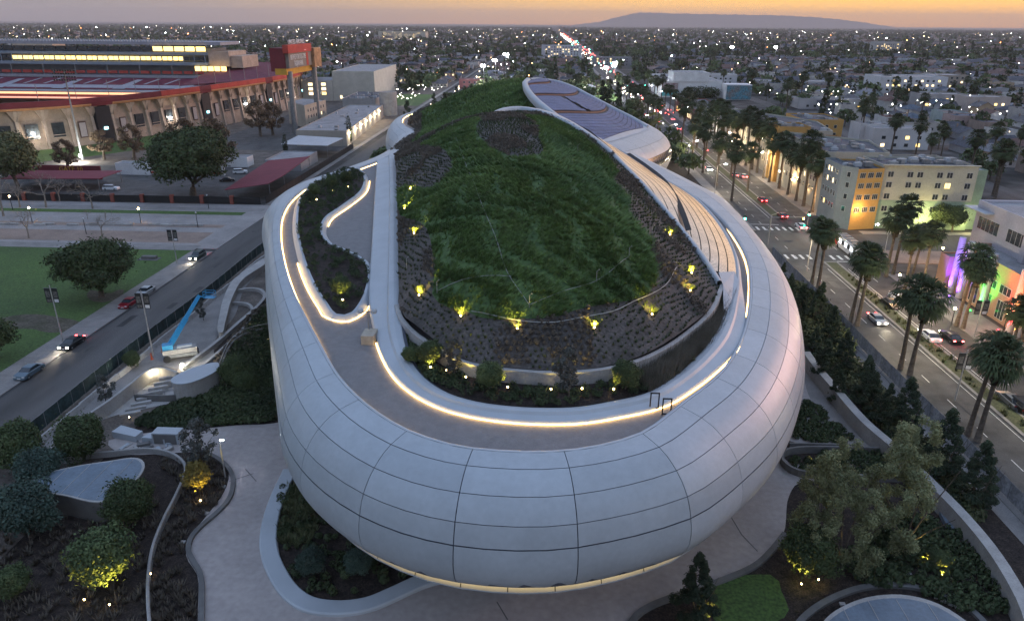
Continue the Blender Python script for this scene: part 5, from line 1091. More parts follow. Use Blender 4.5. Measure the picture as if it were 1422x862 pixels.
for i, (c, y) in enumerate(cols):
    m = MB(); m.lathe((82.5, y, 0), [(.62, 0), (.62, 11.5)], 12); m.build('column', bw, rb)
    l = bpy.data.lights.new('column_wash', 'SPOT'); l.energy = 6500; l.color = c; l.spot_size = R(80); l.spot_blend = .8; l.shadow_soft_size = .15; o = bpy.data.objects.new('column_wash', l); COL.objects.link(o)
    o.location = (80.6, y, .4); o.rotation_euler = (Vector((-1.7, 0, -5.0))).to_track_quat('Z', 'Y').to_euler()
    m = MB(); m.box(80.4, y-.2, .13, 80.8, y+.2, .34); m.mi = 1; m.box(80.45, y-.15, .341, 80.75, y+.15, .36); tag(m.build('flood_lamp', [black, E('flood_glow', c, 14, False)]), 'small %s floodlight at the foot of a column, %s from the far end' % (['purple', 'purple', 'green', 'red', 'orange'][i], ordn[i]), 'floodlight')
# banner poles: two dark banners on a pole
ban = M('banner_dark', (.018, .02, .022), .6, .1); ban_g = M('banner_print', (.20, .19, .18), .6, .5, 3, col2=(.03, .03, .03)); ban_w = M('banner_white', (.6, .6, .62), .6, .05)
def banner_pole(px, py, h, label, rz=0, z=.12, arm=False):
    p = g(px, py, z); t = thing('banner_pole', label, 'banner pole', tuple(map(float, p)), 0); m = MB(); m.tube([(p[0], p[1], z), (p[0], p[1], z+h*.5), (p[0], p[1], z+h)], [.12, .09, .07], 8); m.build('pole', concrete, t)
    for s_ in (-1, 1):
        b = h-2.9; m = MB(); m.box(p[0]+s_*.62-.47, p[1]-.02, b, p[0]+s_*.62+.47, p[1]+.02, b+2.5); m.build('banner', ban, t)
        m = MB(); m.box(p[0]+s_*.62-.33, p[1]-.035, b+.9, p[0]+s_*.62+.33, p[1]-.022, b+2.0); m.build('banner_picture', ban_g, t); m = MB(); m.box(p[0]+s_*.62-.36, p[1]-.035, b+.1, p[0]+s_*.62+.36, p[1]-.022, b+.62); m.build('banner_caption', ban_w if s_ > 0 else ban_g, t)
        m = MB(); m.tube([(p[0], p[1], b+2.53), (p[0]+s_*1.12, p[1], b+2.53)], .03, 4); m.build('bracket', steel, t)
    if arm: m = MB(); m.tube([(p[0], p[1], z+h), (p[0]+1.6, p[1]-.3, z+h+.5)], .05, 5); m.build('lamp_arm', concrete, t); m = MB(); m.cbox((p[0]+1.8, p[1]-.35, z+h+.5), (.7, .3, .12)); m.build('lamp_head', steel, t)
    return t
banner_pole(88, 476, 10.2, 'pole with two dark banners on the pavement before the black sedan'); banner_pole(213, 494, 11.2, 'tall pole with two dark banners on the near side of the left road'); banner_pole(246, 366, 8.2, 'pole with two dark banners by the van, paler and smaller'); banner_pole(1326, 556, 8.0, 'pole with two dark banners in the street median'); banner_pole(1352, 470, 7.5, 'pole with two brown banners before the green lit column', 0)
# ============================================================ vehicles
def car_proto(kind, paint_, L_=4.7, Wd=1.85, H=1.42, lights=0):
    t = thing(kind, kind, 'car', (0, -5000, 0)); hw = Wd/2
    prof = {'sedan': [(-.5, .55), (-.485, .82), (-.30, .95), (-.16, 1.40), (.10, 1.44), (.30, 1.02), (.47, .85), (.5, .5)],
            'suv': [(-.5, .6), (-.495, 1.0), (-.47, 1.66), (-.40, 1.74), (.12, 1.74), (.25, 1.15), (.47, 1.02), (.5, .6)]}['suv' if kind == 'suv' else 'sedan']
    if kind == 'suv': prof = prof
    m = MB(); rows = []
    low = [(x*L_, z) for x, z in [(-.5, .5), (-.49, .84), (-.3, .93), (.28, 1.0), (.47, .84), (.5, .5)]] if kind != 'suv' else [(x*L_, z) for x, z in [(-.5, .5), (-.495, 1.05), (-.3, 1.08), (.25, 1.12), (.47, 1.0), (.5, .55)]]
    pl = [(x, .28) for x in (low[0][0], )]+low+[(low[-1][0], .28)]
    for y, sc_, dz in ((-hw, .96, -.05), (-hw*.93, 1, 0), (hw*.93, 1, 0), (hw, .96, -.05)): rows.append([(x*sc_, y, z+(dz if z > .4 else 0)) for x, z in pl])
    m.strip(rows); n = len(pl); m.add(rows[0], [tuple(range(n-1, -1, -1))]); m.add(rows[-1], [tuple(range(n))]); m.add([rows[0][0], rows[0][-1], rows[-1][-1], rows[-1][0]], [(0, 1, 2, 3)]); m.build('body', paint_, t, world=False)
    zt = 1.72 if kind == 'suv' else H; zb = 1.09 if kind == 'suv' else .95; xs = (-.47, -.42, .10, .25) if kind == 'suv' else (-.36, -.20, .08, .27)
    m = MB(); q = hw*.90; r_ = hw*.74
    m.add([(xs[0]*L_, -q, zb-.03), (xs[3]*L_, -q, zb), (xs[3]*L_, q, zb), (xs[0]*L_, q, zb-.03), (xs[1]*L_, -r_, zt-.05), (xs[2]*L_, -r_, zt-.05), (xs[2]*L_, r_, zt-.05), (xs[1]*L_, r_, zt-.05)], [(0, 1, 5, 4), (1, 2, 6, 5), (2, 3, 7, 6), (3, 0, 4, 7), (4, 5, 6, 7)]); m.build('windows', glass_dk, t, world=False)
    m = MB(); m.add([(xs[1]*L_-.05, -r_-.02, zt-.055), (xs[2]*L_+.05, -r_-.02, zt-.055), (xs[2]*L_+.05, r_+.02, zt-.055), (xs[1]*L_-.05, r_+.02, zt-.055), (xs[1]*L_+.1, -r_+.12, zt+.02), (xs[2]*L_-.12, -r_+.12, zt+.02), (xs[2]*L_-.12, r_-.12, zt+.02), (xs[1]*L_+.1, r_-.12, zt+.02)], [(0, 1, 5, 4), (1, 2, 6, 5), (2, 3, 7, 6), (3, 0, 4, 7), (4, 5, 6, 7)])
    for y in (-1, 1):
        for xm in ((xs[1]+xs[2])/2,): m.box(xm*L_-.05, y*(q-.02)-.03, zb, xm*L_+.05, y*(q-.02)+.01, zb+.03)
    m.build('roof', paint_, t, world=False)
    for x in (-.31, .31):
        for y in (-1, 1): m = MB(); m.tube([(x*L_, y*(hw-.24), .34), (x*L_, y*(hw+.01), .34)], .34, 12); m.build('wheel', tyre, t, world=False); m = MB(); m.tube([(x*L_, y*(hw+.005), .34), (x*L_, y*(hw+.02), .34)], .2, 8); m.build('hub_cap', steel, t, world=False)
    for y in (-1, 1):
        m = MB(); m.cbox((.488*L_, y*hw*.72, .70), (.10, .38, .16)); m.build('headlight', head_on if lights else head_off, t, world=False); m = MB(); m.cbox((-.492*L_, y*hw*.74, .80), (.08, .36, .16)); m.build('tail_light', tail_on if lights else tail_off, t, world=False)
    m = MB(); m.cbox((.5*L_, 0, .48), (.05, .5, .12)); m.build('number_plate', ban_w, t, world=False)
    return t
head_on = E('headlight_on', (1, .88, .66), 40); head_off = M('headlight_off', (.5, .5, .5), .2, .05); tail_on = E('tail_light_on', (1, .03, .03), 22); tail_off = M('tail_light_off', (.2, .015, .012), .3, .05)
def cpaint(n, c, mtl=.3): return M('paint_'+n, c, .3, .03, 3, spec=.6, metal=mtl)
PA = {'black': cpaint('black', (.014, .015, .017)), 'blue': cpaint('blue', (.10, .15, .19)), 'red': cpaint('red', (.24, .012, .022)), 'silver': cpaint('silver', (.42, .44, .46), .5), 'white': cpaint('white', (.65, .66, .68), 0), 'green': cpaint('green', (.03, .05, .045)), 'grey': cpaint('grey', (.16, .17, .18))}
def car(kind, col, px, py, rz, label, lights=0, z=.005, world=None, glow=True, group=None):
    t = car_proto(kind, PA[col], 4.8 if kind == 'sedan' else 4.9, 1.85, 1.44, lights); p = g(px, py, z) if world is None else world; t.location = tuple(map(float, p)); t.rotation_euler = (0, 0, rz); t.name = {'sedan': 'parked_car', 'suv': 'parked_van'}[kind] if not lights else 'moving_car'
    t['label'] = label; t['category'] = 'car' if kind == 'sedan' else 'van'
    if group: t['group'] = group
    if lights and glow:
        l = bpy.data.lights.new('headlight_beam', 'SPOT'); l.energy = 500; l.color = (1, .85, .62); l.spot_size = R(60); l.spot_blend = .6; l.shadow_soft_size = .1; o = bpy.data.objects.new('headlight_beam', l); COL.objects.link(o); o.parent = t; o.location = (2.6, 0, .75); o.rotation_euler = (Vector((-1, 0, .12))).to_track_quat('Z', 'Y').to_euler()
    return t
D = -math.pi/2; Uu = math.pi/2
car('sedan', 'blue', 42, 520, D, 'blue grey sedan with a beige body parked nearest the camera on the left road'); car('sedan', 'black', 101, 480, D, 'black sedan with lit orange headlights parked by the left lawn', 1); car('sedan', 'red', 180, 424, D, 'dark red car parked behind the silver one on the left road'); car('sedan', 'silver', 203, 408, D, 'silver sedan parked on the left road beyond the red car')
car('suv', 'green', 275, 359, D, 'dark boxy off-roader with bright headlights driving down the left road', 1)
car('sedan', 'white', 1246, 417, Uu, 'white car pulled up at the far kerb behind palms', 0); car('sedan', 'black', 1236, 425, D, 'dark car in traffic beside the white one', 0); car('sedan', 'silver', 1217, 447, D, 'silver car driving towards the camera along the median', 1); car('sedan', 'white', 1290, 470, Uu, 'white car with red tail lights between two palm crowns', 1, glow=False); car('sedan', 'black', 1320, 472, Uu, 'black car with red tail lights before the green column', 1, glow=False)
car('sedan', 'grey', 1402, 560, Uu, 'grey car at the right edge beyond the median', 0); car('sedan', 'red', 1086, 302, Uu, 'red tail-lit car just across the crosswalk', 1, glow=False); car('sedan', 'white', 1112, 317, Uu, 'white car crossing the junction near the yellow building', 1, glow=False); car('sedan', 'red', 1058, 280, Uu, 'tail-lit car nearest beyond the crossroads', 1, glow=False)
car('sedan', 'grey', 1019, 245, Uu, 'left one of two tail-lit cars behind the palms', 1, glow=False); car('sedan', 'silver', 1032, 247, Uu, 'right one of two tail-lit cars behind the palms', 1, glow=False); car('sedan', 'white', 984, 237, D, 'white car with headlights coming towards the crossroads', 1); car('suv', 'black', 1412, 565, Uu, 'dark parked van in the bushes at the right edge')
car('suv', 'white', 155, 264, 0, 'white hatchback parked on the stadium lot'); car('suv', 'white', 334, 241, .3, 'white car beside the maroon canopy'); car('sedan', 'black', 316, 252, .3, 'dark car beside the white one at the canopy')
for i in range(26): car('sedan', ['black', 'grey', 'silver', 'white'][i % 4], 0, 0, Uu if i % 2 else D, 'distant %s on the avenue, %s from the crossroads' % ('tail-lit car going away' if i % 2 else 'car with headlights coming closer', ordn[i]), 1, world=([60.4, 69.0][i % 2]+[-1.6, 1.6][(i//2) % 2], 290+i*19+random.uniform(-6, 6), .01), glow=False, group='distant traffic on the avenue')
bs = thing('city_bus', 'white bus with red green and blue lit signs waiting on the cross street', 'bus', (74.5, 152.5, 0)); bx_, by_ = 76.2, 166; p = g(1178, 350, 0); bx_, by_ = float(p[0]), float(p[1]); bs.location = (bx_, by_, 0)
m = MB(); m.box(bx_-1.3, by_-5.6, .4, bx_+1.3, by_+5.6, 3.0); m.build('body', PA['white'], bs); m = MB(); m.box(bx_-1.1, by_-5.4, 3.001, bx_+1.1, by_+5.4, 3.2); m.build('roof', roof_lt, bs)
for k in range(6): m = MB(); m.box(bx_-1.33, by_-5+k*1.7, 1.5, bx_-1.302, by_-3.6+k*1.7, 2.5); m.build('window', glass_dk if k % 2 else glass_cool, bs)
for k in range(5): m = MB(); m.box(bx_-.9, by_-4.6+k*2.1, 3.21, bx_+.9, by_-3.4+k*2.1, 3.36); m.build('roof_panel', steel, bs)
m = MB(); m.box(bx_-1.0, by_+5.601, 2.4, bx_+1.0, by_+5.66, 2.85); m.build('destination_sign', E('sign_green', (.1, 1, .4), 5, False), bs); m = MB(); m.box(bx_-1.34, by_+4.0, .6, bx_-1.303, by_+5.5, 2.8); m.build('red_panel', M('bus_red', (.4, .04, .02), .5, .1), bs)
for x in (-1.32, 1.08):
    for y in (-3.8, 3.6): m = MB(); m.tube([(bx_+x, by_+y, .5), (bx_+x+.24, by_+y, .5)], .5, 12); m.build('wheel', tyre, bs)
# ============================================================ street lamps, signals
lampg = E('lamp_glow', (1, .62, .28), 45, False); lampw = E('lamp_white', (.9, .95, 1), 50, False)
def point(loc, e, c=(1, .6, .28), r=.15, name='lamp_light'):
    l = bpy.data.lights.new(name, 'POINT'); l.energy = e; l.color = c; l.shadow_soft_size = r; o = bpy.data.objects.new(name, l); COL.objects.link(o); o.location = loc; return o
def post_lamp(p, h, label, gm=None, e=0, c=(1, .6, .28), group=None, r=.22):
    t = thing('street_lamp', label, 'street lamp', tuple(map(float, p)), group=group); m = MB(); m.tube([(p[0], p[1], p[2]), (p[0], p[1], p[2]+h)], [.1, .06], 6); m.build('pole', black, t); m = MB(); m.ball((p[0], p[1], p[2]+h+r*.8), r, 8); m.build('lamp', gm or lampg, t)
    if e: point((p[0], p[1], p[2]+h+.9), e, c)
    return t
for (y, x) in [(150, 58), (128, 71), (108, 59), (88, 71), (178, 66)]: point((x, y, 9), 1500, (1, .84, .55), .3)
for i, (x, y, e) in enumerate([(1243,412,450), (1303,372,450), (1318,462,250), (1390,470,200), (1340,408,150)]): post_lamp(g(x, y, .13), 4.4, 'globe lamp on the right pavement by the coloured lights, %s from the crossroads' % ordn[i], None, e)
for i in range(9): post_lamp((78.3, 205+i*13.5, .13), 4.3, 'warm lamp under the apartment palms, %s from the crossroads' % ordn[i], None, 500 if i % 2 == 0 else 0, group='lamps under the apartment palms')
point((82, 187, 5.5), 450, (1, .6, .25)); point((99, 187.5, 3), 1000, (.95, .85, .35)); point((76.5, 256, 8), 450, (1, .6, .2)); point((110, 188, 2.5), 350, (.9, .85, .35))
for i, (x, y) in enumerate([(196,310),(275,316),(45,309),(290,290),(18,292),(120,325)]): post_lamp(g(x, y, .13), 3.8, 'black globe lamp on the plaza, %s of the six' % ordn[i], ban_w if i % 2 else lampg, 0, group='black globe lamps on the plaza')
pl_ = thing('cobra_lamp', 'tall slim pole lamp at the edge of the forecourt', 'street lamp', tuple(g(313, 662, .05))); p = pl_.location; m = MB(); m.tube([(p.x, p.y, .05), (p.x, p.y, 5.2)], [.09, .07], 6); m.build('pole', concrete, pl_); m = MB(); m.cbox((p.x+.3, p.y, 5.1), (.4, .14, .08)); m.build('lamp_head', lampw, pl_)
# mast arm signals and street light masts along the avenue
sig_g = E('signal_green', (.05, 1, .6), 40, False); sig_r = E('signal_red', (1, .05, .03), 40, False); sig_a = E('signal_amber', (1, .5, .05), 30, False)
def signal(p, h, arm, gm, label, dirx=1):
    t = thing('traffic_signal', label, 'traffic signal', tuple(map(float, p))); m = MB(); m.tube([(p[0], p[1], 0), (p[0], p[1], h)], .1, 6); m.build('pole', steel, t)
    if arm: m = MB(); m.tube([(p[0], p[1], h-.2), (p[0]+dirx*arm, p[1], h)], [.08, .05], 5); m.build('arm', steel, t)
    x = p[0]+dirx*arm; m = MB(); m.box(x-.22, p[1]-.15, h-1.3, x+.22, p[1]+.15, h-.1); m.build('signal_head', black, t); m = MB(); m.ball((x, p[1]-.2, h-1.05 if gm is sig_g else h-.4), .2, 8); m.build('signal_lamp', gm, t); return t
signal(g(1031, 330), 6, 0, sig_g, 'green signal on a post beside the museum edge'); signal(g(1120, 318), 5, 0, sig_g, 'green signal before the yellow building'); signal(g(1066, 333), 6.0, 8, sig_a, 'mast arm signal reaching over the crosswalk'); signal(g(1178, 300, 0), 5, 0, sig_r, 'signal post at the far corner of the crossing')
def mast(x, y, h, label, zb=.1, rz=0, lit=True, arm=2.2):
    t = thing('street_light', label, 'street light', (x, y, zb)); m = MB(); m.tube([(x, y, zb), (x, y, h)], [.12, .07], 6); m.build('pole', concrete, t); m = MB(); m.tube([(x, y, h), (x+arm*.5, y, h+.4), (x+arm, y, h+.5)], .05, 5); m.build('arm', concrete, t); m = MB(); m.cbox((x+arm+.25, y, h+.47), (.7, .3, .14)); m.build('lamp_head', lampw if lit else steel, t); return t
mast(76, 158, 9, 'grey street light with curved arm at the junction', arm=-3); mast(*g(1066, 340)[:2], 7.5, 'grey street light beside the near crosswalk', lit=False); mast(*g(1120, 378)[:2], 7.5, 'thin street light on the near pavement past the crosswalk', lit=False)
for i in range(14): (point(([57, 73][i % 2], 230+i*24, 8.2), 1800, (1, .84, .6), .3) if i < 6 else None); mast([54, 76.2][i % 2], 230+i*24, 9, 'street light on the avenue beyond the crossroads, %s going away' % ordn[i], arm=[2.2, -2.2][i % 2]); bpy.context.scene.objects
# ============================================================ garden spot lamps
lit_grass = leafmat('spotlit_grass', (.20, .24, .05), (.10, .13, .03), rnd=0)  # spotlight glow on the tussocks put into the yellow green leaf colour
spotg = E('spot_glow', (1, .70, .28), 14, False)
def spot(px, py, z, e, label, c=(1, .74, .14), onh=False, h=.35):
    if onh: q = on_hill(px, py); p = np.array([q[0], q[1], float(hz(*q))])
    else: p = g(px, py, z)
    t = thing('garden_spotlight', label, 'spotlight', tuple(map(float, p)), group='garden spotlights'); m = MB(); m.tube([(p[0], p[1], p[2]-.1), (p[0], p[1], p[2]+h-.1)], .05, 5); m.build('stake', black, t); m = MB(); m.ball((p[0], p[1], p[2]+h), .08, 8); m.build('lamp', spotg, t)
    l = bpy.data.lights.new('uplight', 'SPOT'); l.energy = e*2.8*random.uniform(.45, 1.25); l.color = c; l.spot_size = R(88 if not onh else 100); l.spot_blend = .9; l.shadow_soft_size = .06; o = bpy.data.objects.new('uplight', l); COL.objects.link(o)
    o.location = (float(p[0]), float(p[1])-.25, float(p[2])+h+(.05 if not onh else .25)); o.rotation_euler = Vector((0, -.62, -1.0) if not onh else (0, -.9, -.35)).to_track_quat('Z', 'Y').to_euler()
    if onh:
        rs = np.random.RandomState(int(px)); V, T = tuft(60, rs.uniform(.6, 1.25), rs.uniform(.6, 1.4), .07, rs); o = link('lit_tussock', fast_mesh('lit_tussock', V, T, lit_grass)); o.location = (float(p[0]), float(p[1])+.75, float(p[2])+.1); tag(o, 'tussock coloured yellow green as if lit by the spotlight '+label.replace('garden spotlight ', ''), 'plant')
for a in [(718,462,'under the lit shrub where the hoses meet'), (640,444,'left of centre at the foot of the turf'), (825,462,'in the rows right of centre'), (905,442,'in the rows at the right'), (582,414,'at the left foot of the mound'), (570,266,'by the left strip, upper one'), (562,293,'by the left strip, small one'), (960,383,'far right of the mound'), (958,408,'right rows, lower one'), (575,328,'in the pale gravel at the left'), (930,330,'beside the right edge band')]: spot(a[0], a[1], 0, 150, 'garden spotlight '+a[2], onh=True)
for a in [(598,514,20,'under the left lit shrub of the roof bed'), (620,518,20,'in the roof bed, second from left'), (647,528,20,'in the roof bed between shrubs'), (705,542,20,'in the roof bed before the wall'), (765,545,20,'in the roof bed by the twiggy bush'), (808,544,20,'in the roof bed right of the twiggy bush'), (852,545,20,'under the right lit shrub of the roof bed'), (476,420,21,'at the near tip of the island bed'), (440,280,22,'at the left back of the island bed'), (462,268,22,'at the back of the island bed'), (484,262,22,'at the right back of the island bed')]: spot(a[0], a[1], a[2], 150, 'garden spotlight '+a[3])
for a in [(153,843,.1,1100,'at the foot of the round lit tree'), (118,836,.1,350,'left of the round lit tree'), (279,698,.1,500,'under the yellow lit tree'), (352,562,.1,350,'beside the museum flank'), (240,588,.1,90,'behind the white panels'), (180,582,.1,110,'on the yard edge'), (290,588,.1,90,'beside the forecourt corner'), (332,580,.1,60,'near the forecourt back edge'), (1112,814,.1,900,'under the small yellow tree'), (1136,808,.1,500,'right of the small yellow tree'), (1282,782,.1,160,'left in the right bed'), (1306,800,.1,160,'lower in the right bed'), (1318,786,.1,160,'right in the right bed'), (985,868,.1,500,'under the dark pine at the bottom'), (1125,640,.1,50,'in the raised bed'), (347,454,.1,50,'on the grass by the flank'), (373,474,.1,40,'close under the flank'), (1160,700,.1,30,'inside the loose pines'), (210,800,.1,30,'by the thin garden wall')]: spot(*a[:4], 'garden spotlight '+a[4])
# bright work lamp on the site
p = g(253, 508, 1.2); wk = thing('work_lamp', 'brilliant white work lamp beside the stairwell', 'lamp', tuple(map(float, p))); m = MB(); m.tube([(p[0], p[1], 0), (p[0], p[1], 1.2)], .04, 5); m.build('stand', steel, wk); m = MB(); m.ball((p[0], p[1], 1.35), .25, 8); m.build('lamp', E('work_glow', (1, .95, .8), 60, False), wk); point((p[0], p[1]-.3, 1.9), 350, (1, .93, .75)); point((float(g(215, 530, 0)[0]), float(g(215, 530, 0)[1]), 1.5), 70, (1, .85, .55))
# ============================================================ the stadium
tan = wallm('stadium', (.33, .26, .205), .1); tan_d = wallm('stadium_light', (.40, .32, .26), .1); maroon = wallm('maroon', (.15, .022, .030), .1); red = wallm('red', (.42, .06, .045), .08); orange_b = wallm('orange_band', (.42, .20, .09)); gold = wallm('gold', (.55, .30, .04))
seat = wallm('seats', (.12, .012, .035), .2); walk = wallm('stand_concrete', (.30, .30, .34)); deck = wallm('deck_grey', (.22, .26, .31))
std = thing('stadium', 'huge open stadium with arched tan outer wall maroon rim and seating', 'stadium', (-180, 330, 0))
SP = crom(np.array([(-262, 250, 1.5), (-235, 259, 1.5), (-214, 271, 1.8), (-198, 285, 2), (-187, 302, 2), (-179, 325, 2), (-173, 352, 2), (-168, 380, 2), (-164, 408, 2), (-161, 438, 2), (-161, 468, 2), (-167, 500, 2), (-180, 530, 2)], float), step=.5)
SN = normals2(SP); SN = SN if SN[100][0] > 0 else -SN
HT = 20.6; n = len(SP); bay = 18  # 9 m bays
m = MB(); m.strip([[(p[0]+a[0]*1.6, p[1]+a[1]*1.6, 0), (p[0]+a[0]*.8, p[1]+a[1]*.8, 7), (p[0], p[1], 13), (p[0], p[1], 18.6)] for p, a in zip(SP[::3], SN[::3])]); m.build('outer_wall', tan, std)
for i0 in range(0, n-bay, bay):     # rim band in pieces, gold lip, pilasters, haunched arches, windows
    seg = slice(i0, i0+bay+1); P = SP[seg]; A = SN[seg]; gate = (i0//bay) % 7 == 3
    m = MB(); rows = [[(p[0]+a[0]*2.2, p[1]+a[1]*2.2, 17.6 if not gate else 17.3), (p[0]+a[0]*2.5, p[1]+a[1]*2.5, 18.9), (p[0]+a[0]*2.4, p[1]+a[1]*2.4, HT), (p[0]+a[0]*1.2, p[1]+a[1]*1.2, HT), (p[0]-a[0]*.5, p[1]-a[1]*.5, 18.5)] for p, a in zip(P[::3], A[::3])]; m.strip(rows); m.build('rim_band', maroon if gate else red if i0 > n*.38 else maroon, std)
    m = MB(); m.strip([[(p[0]+a[0]*.0, p[1]+a[1]*.0, 17.35), (p[0]+a[0]*2.3, p[1]+a[1]*2.3, 17.45), (p[0]+a[0]*2.62, p[1]+a[1]*2.62, 18.1), (p[0]+a[0]*2.5, p[1]+a[1]*2.5, 18.35)] for p, a in zip(P[::3], A[::3])])
    if not gate: m.build('rim_lip', orange_b, std)
    p, a = SP[i0], SN[i0]; t_ = (-a[1], a[0]); m = MB()
    m.add([(p[0]+t_[0]*s_+a[0]*o_, p[1]+t_[1]*s_+a[1]*o_, z) for s_ in (-.55, .55) for o_, z in ((-.1, 0), (2.3, 0), (1.7, 7), (1.0, 13.5), (2.2, 17.3), (-.1, 17.3))], [(5, 4, 3, 2, 1, 0), (6, 7, 8, 9, 10, 11)]+[(k, k+1, k+7, k+6) for k in range(5)]); m.build('pilaster', tan_d, std)
    for s0 in (0, 1):   # haunch corners make the arch head
        q, b = SP[i0+(1 if s0 == 0 else bay-1)], SN[i0+(1 if s0 == 0 else bay-1)]; q2, b2 = SP[i0+(5 if s0 == 0 else bay-5)], SN[i0+5]
        m = MB(); V = [(q[0]+b[0]*o_, q[1]+b[1]*o_, z) for o_, z in ((1.4, 13.2), (1.9, 17.3))]+[(q2[0]+b2[0]*2.0, q2[1]+b2[1]*2.0, 17.3)]+[(q[0], q[1], 13.2), (q[0], q[1], 17.3), (q2[0], q2[1], 17.3)]
        m.add(V, [(0, 1, 2), (3, 5, 4), (0, 2, 5, 3)]); m.build('haunch', tan, std)
    q, b = SP[i0+bay//2], SN[i0+bay//2]; ang = math.atan2(-b[0], b[1])+math.pi; kx = (i0//bay) % 7
    def wbox(w, z0, z1, o_, mt, nm, th=.25):
        mm = MB(); mm.cbox((q[0]+b[0]*o_, q[1]+b[1]*o_, (z0+z1)/2), (w, th, z1-z0), ang); return mm.build(nm, mt, std)
    if gate: wbox(6.5, 0, 17.0, .95, slat_dark, 'gate_opening', 2.0); wbox(1.6, 7.6, 8.6, 2.1, E('gate_sign', (.3, .9, 1), 3, False), 'gate_sign')
    elif kx in (2, 4): wbox(3.0, 5.2, 11.6, 1.0, M('frame_brown', (.06, .03, .025), .8), 'panel_frame', .5); wbox(2.5, 5.6, 11.2, 1.15, wallm('panelpale', (.36, .33, .33)), 'wall_panel', .4)
    else:
        wbox(4.4, 6.4, 12.0, .75, glass_dk, 'window', .8); wbox(4.6, 7.2, 7.45, 1.0, tan_d, 'window_bar', .5); wbox(4.7, 6.2, 6.45, 1.05, tan_d, 'window_sill', .6)
        if kx == 0: mm = MB(); mm.ball((q[0]+b[0]*1.5, q[1]+b[1]*1.5, 8.4), .42, 8); mm.build('flood_lamp', lampw if i0 else lampw, std); point((q[0]+b[0]*3.2, q[1]+b[1]*3.2, 8.6), 380, (1, .86, .7), .3)
# lawn bank at the wall foot
bank = [tuple((p+np.append(a*2.0, 0))[:2]) for p, a in zip(SP[::12], SN[::12])]; bank2 = [tuple((p+np.append(a*17, 0))[:2]) for p, a in zip(SP[::12], SN[::12])]
m = MB(); m.strip([[(a[0], a[1], 2.2), (b[0], b[1], .05)] for a, b in zip(bank, bank2)][:26]); tag(m.build('lawn_bank', grass_m), kind='structure')
# inside: near concourse strips, seating bowl and decks of the far side
def slab(nm, pts, mt, th=.3):
    m = MB(); P = [tuple(map(float, p)) for p in pts]; Q = [(p[0], p[1], p[2]-th) for p in P]; k = len(P); m.add(P+Q, [tuple(range(k)), tuple(range(2*k-1, k-1, -1))]+[(i, (i+1) % k, k+(i+1) % k, k+i) for i in range(k)]); return m.build(nm, mt, std)
def X5(px, Y=500): return float(gy(px, 90, Y)[0])
tw = thing('grandstand_tower', 'multi-deck grandstand tower with gold lit suites above the far stadium seats', 'grandstand', (-300, 510, 0))
xL, xR = -470, X5(303)
def tbox(nm, mt, x0, x1, y0, y1, z0, z1): m = MB(); m.box(x0, y0, z0, x1, y1, z1); return m.build(nm, mt, tw)
tbox('core', deck, xL, xR-8, 510, 535, 8, 33)
tbox('deck', walk, xL, xR+14, 494, 512, 14.6, 16.1); tbox('deck', deck, xL, xR-6, 497, 512, 22.6, 24.4); tbox('deck', deck, xL, xR-6, 500, 514, 29.0, 30.6); tbox('roof_deck', walk, xL, xR+2, 503, 535, 35.2, 37.2); tbox('side_wall', tan_d, xR-6, xR+8, 500, 530, 22, 31.5); tbox('side_wall', tan_d, xR+8, xR+16, 502, 530, 21, 28.6)
for i in range(34):
    x = xR-8-i*7.4; lit = i < 21
    tbox('suite_window', glass_gold if 1 < i < 18 or i > 30 else glass_dk, x-6.9, x-3.9, 499.2, 499.6, 25.6, 27.9); tbox('suite_window', glass_gold if 1 < i < 18 or i > 30 else glass_dk, x-3.3, x-.4, 499.2, 499.6, 25.6, 27.9)
    tbox('suite_window', glass_gold if i < 5 else glass_dk, x-6.6, x-.4, 502.0, 502.4, 31.3, 34.2)
    tbox('suite_front', red, x-6.4, x-.6, 495.0, 495.5, 17.2, 19.0); tbox('mullion', deck, x-.25, x+.25, 498.8, 499.2, 24.4, 29)
    if i % 3 == 0: tbox('column', steel, x-.3, x+.3, 496, 496.5, 16.1, 22.6)
for i in range(5): tbox('suite_window', glass_gold, xR-14+i*4.4, xR-10.4+i*4.4, 495.2, 495.6, 19.2, 22.2)
m = MB()
for i in range(120): m.box(xL+i*2.0, 503, 37.2, xL+i*2.0+1.2, 503.4, 38.6)
m.build('roof_lettering_rail', white_rim, tw)['kind'] = 'stuff'
slab('seating_tier', [(xL, 493, 14.4), (xR+6, 493, 14.4), (xR-4, 470, 9.2), (xL, 470, 9.2)], seat); slab('walkway', [(xL, 470, 8.6), (xR, 470, 8.6), (xR, 463, 8.4), (xL, 463, 8.4)], walk)
for i in range(18):
    x = xR-16-i*13.5
    slab('aisle', [(x, 480, 11.62), (x+5.0, 491, 14.2), (x+6.8, 491, 14.2), (x+1.8, 480, 11.62)], walk, .1) if i % 3 else slab('vomitory', [(x-2, 470, 9.5), (x+5.0, 489, 13.8), (x+9, 489, 13.8), (x+6, 470, 9.5)], walk, .1)
slab('lower_apron', [(xL, 471, 9.35), (xR-2, 471, 9.35), (xR-2, 477.5, 11.2), (xL, 477.5, 11.2)], walk, .1)
for zz, yy, mt in ((6.6, 461, E('concourse_glow', (1, .42, .12), .55, False)), (5.4, 460, red)): slab('concourse_band', [(xL, yy, zz), (xR-10, yy, zz), (xR-10, yy+.5, zz+1.2), (xL, yy+.5, zz+1.2)], mt, .2)
slab('concourse_band', [(xL, 458, 4.4), (X5(190), 458, 4.4), (X5(190), 458.5, 5.2), (xL, 458.5, 5.2)], E('concourse_glow2', (1, .30, .10), .4, False), .2)
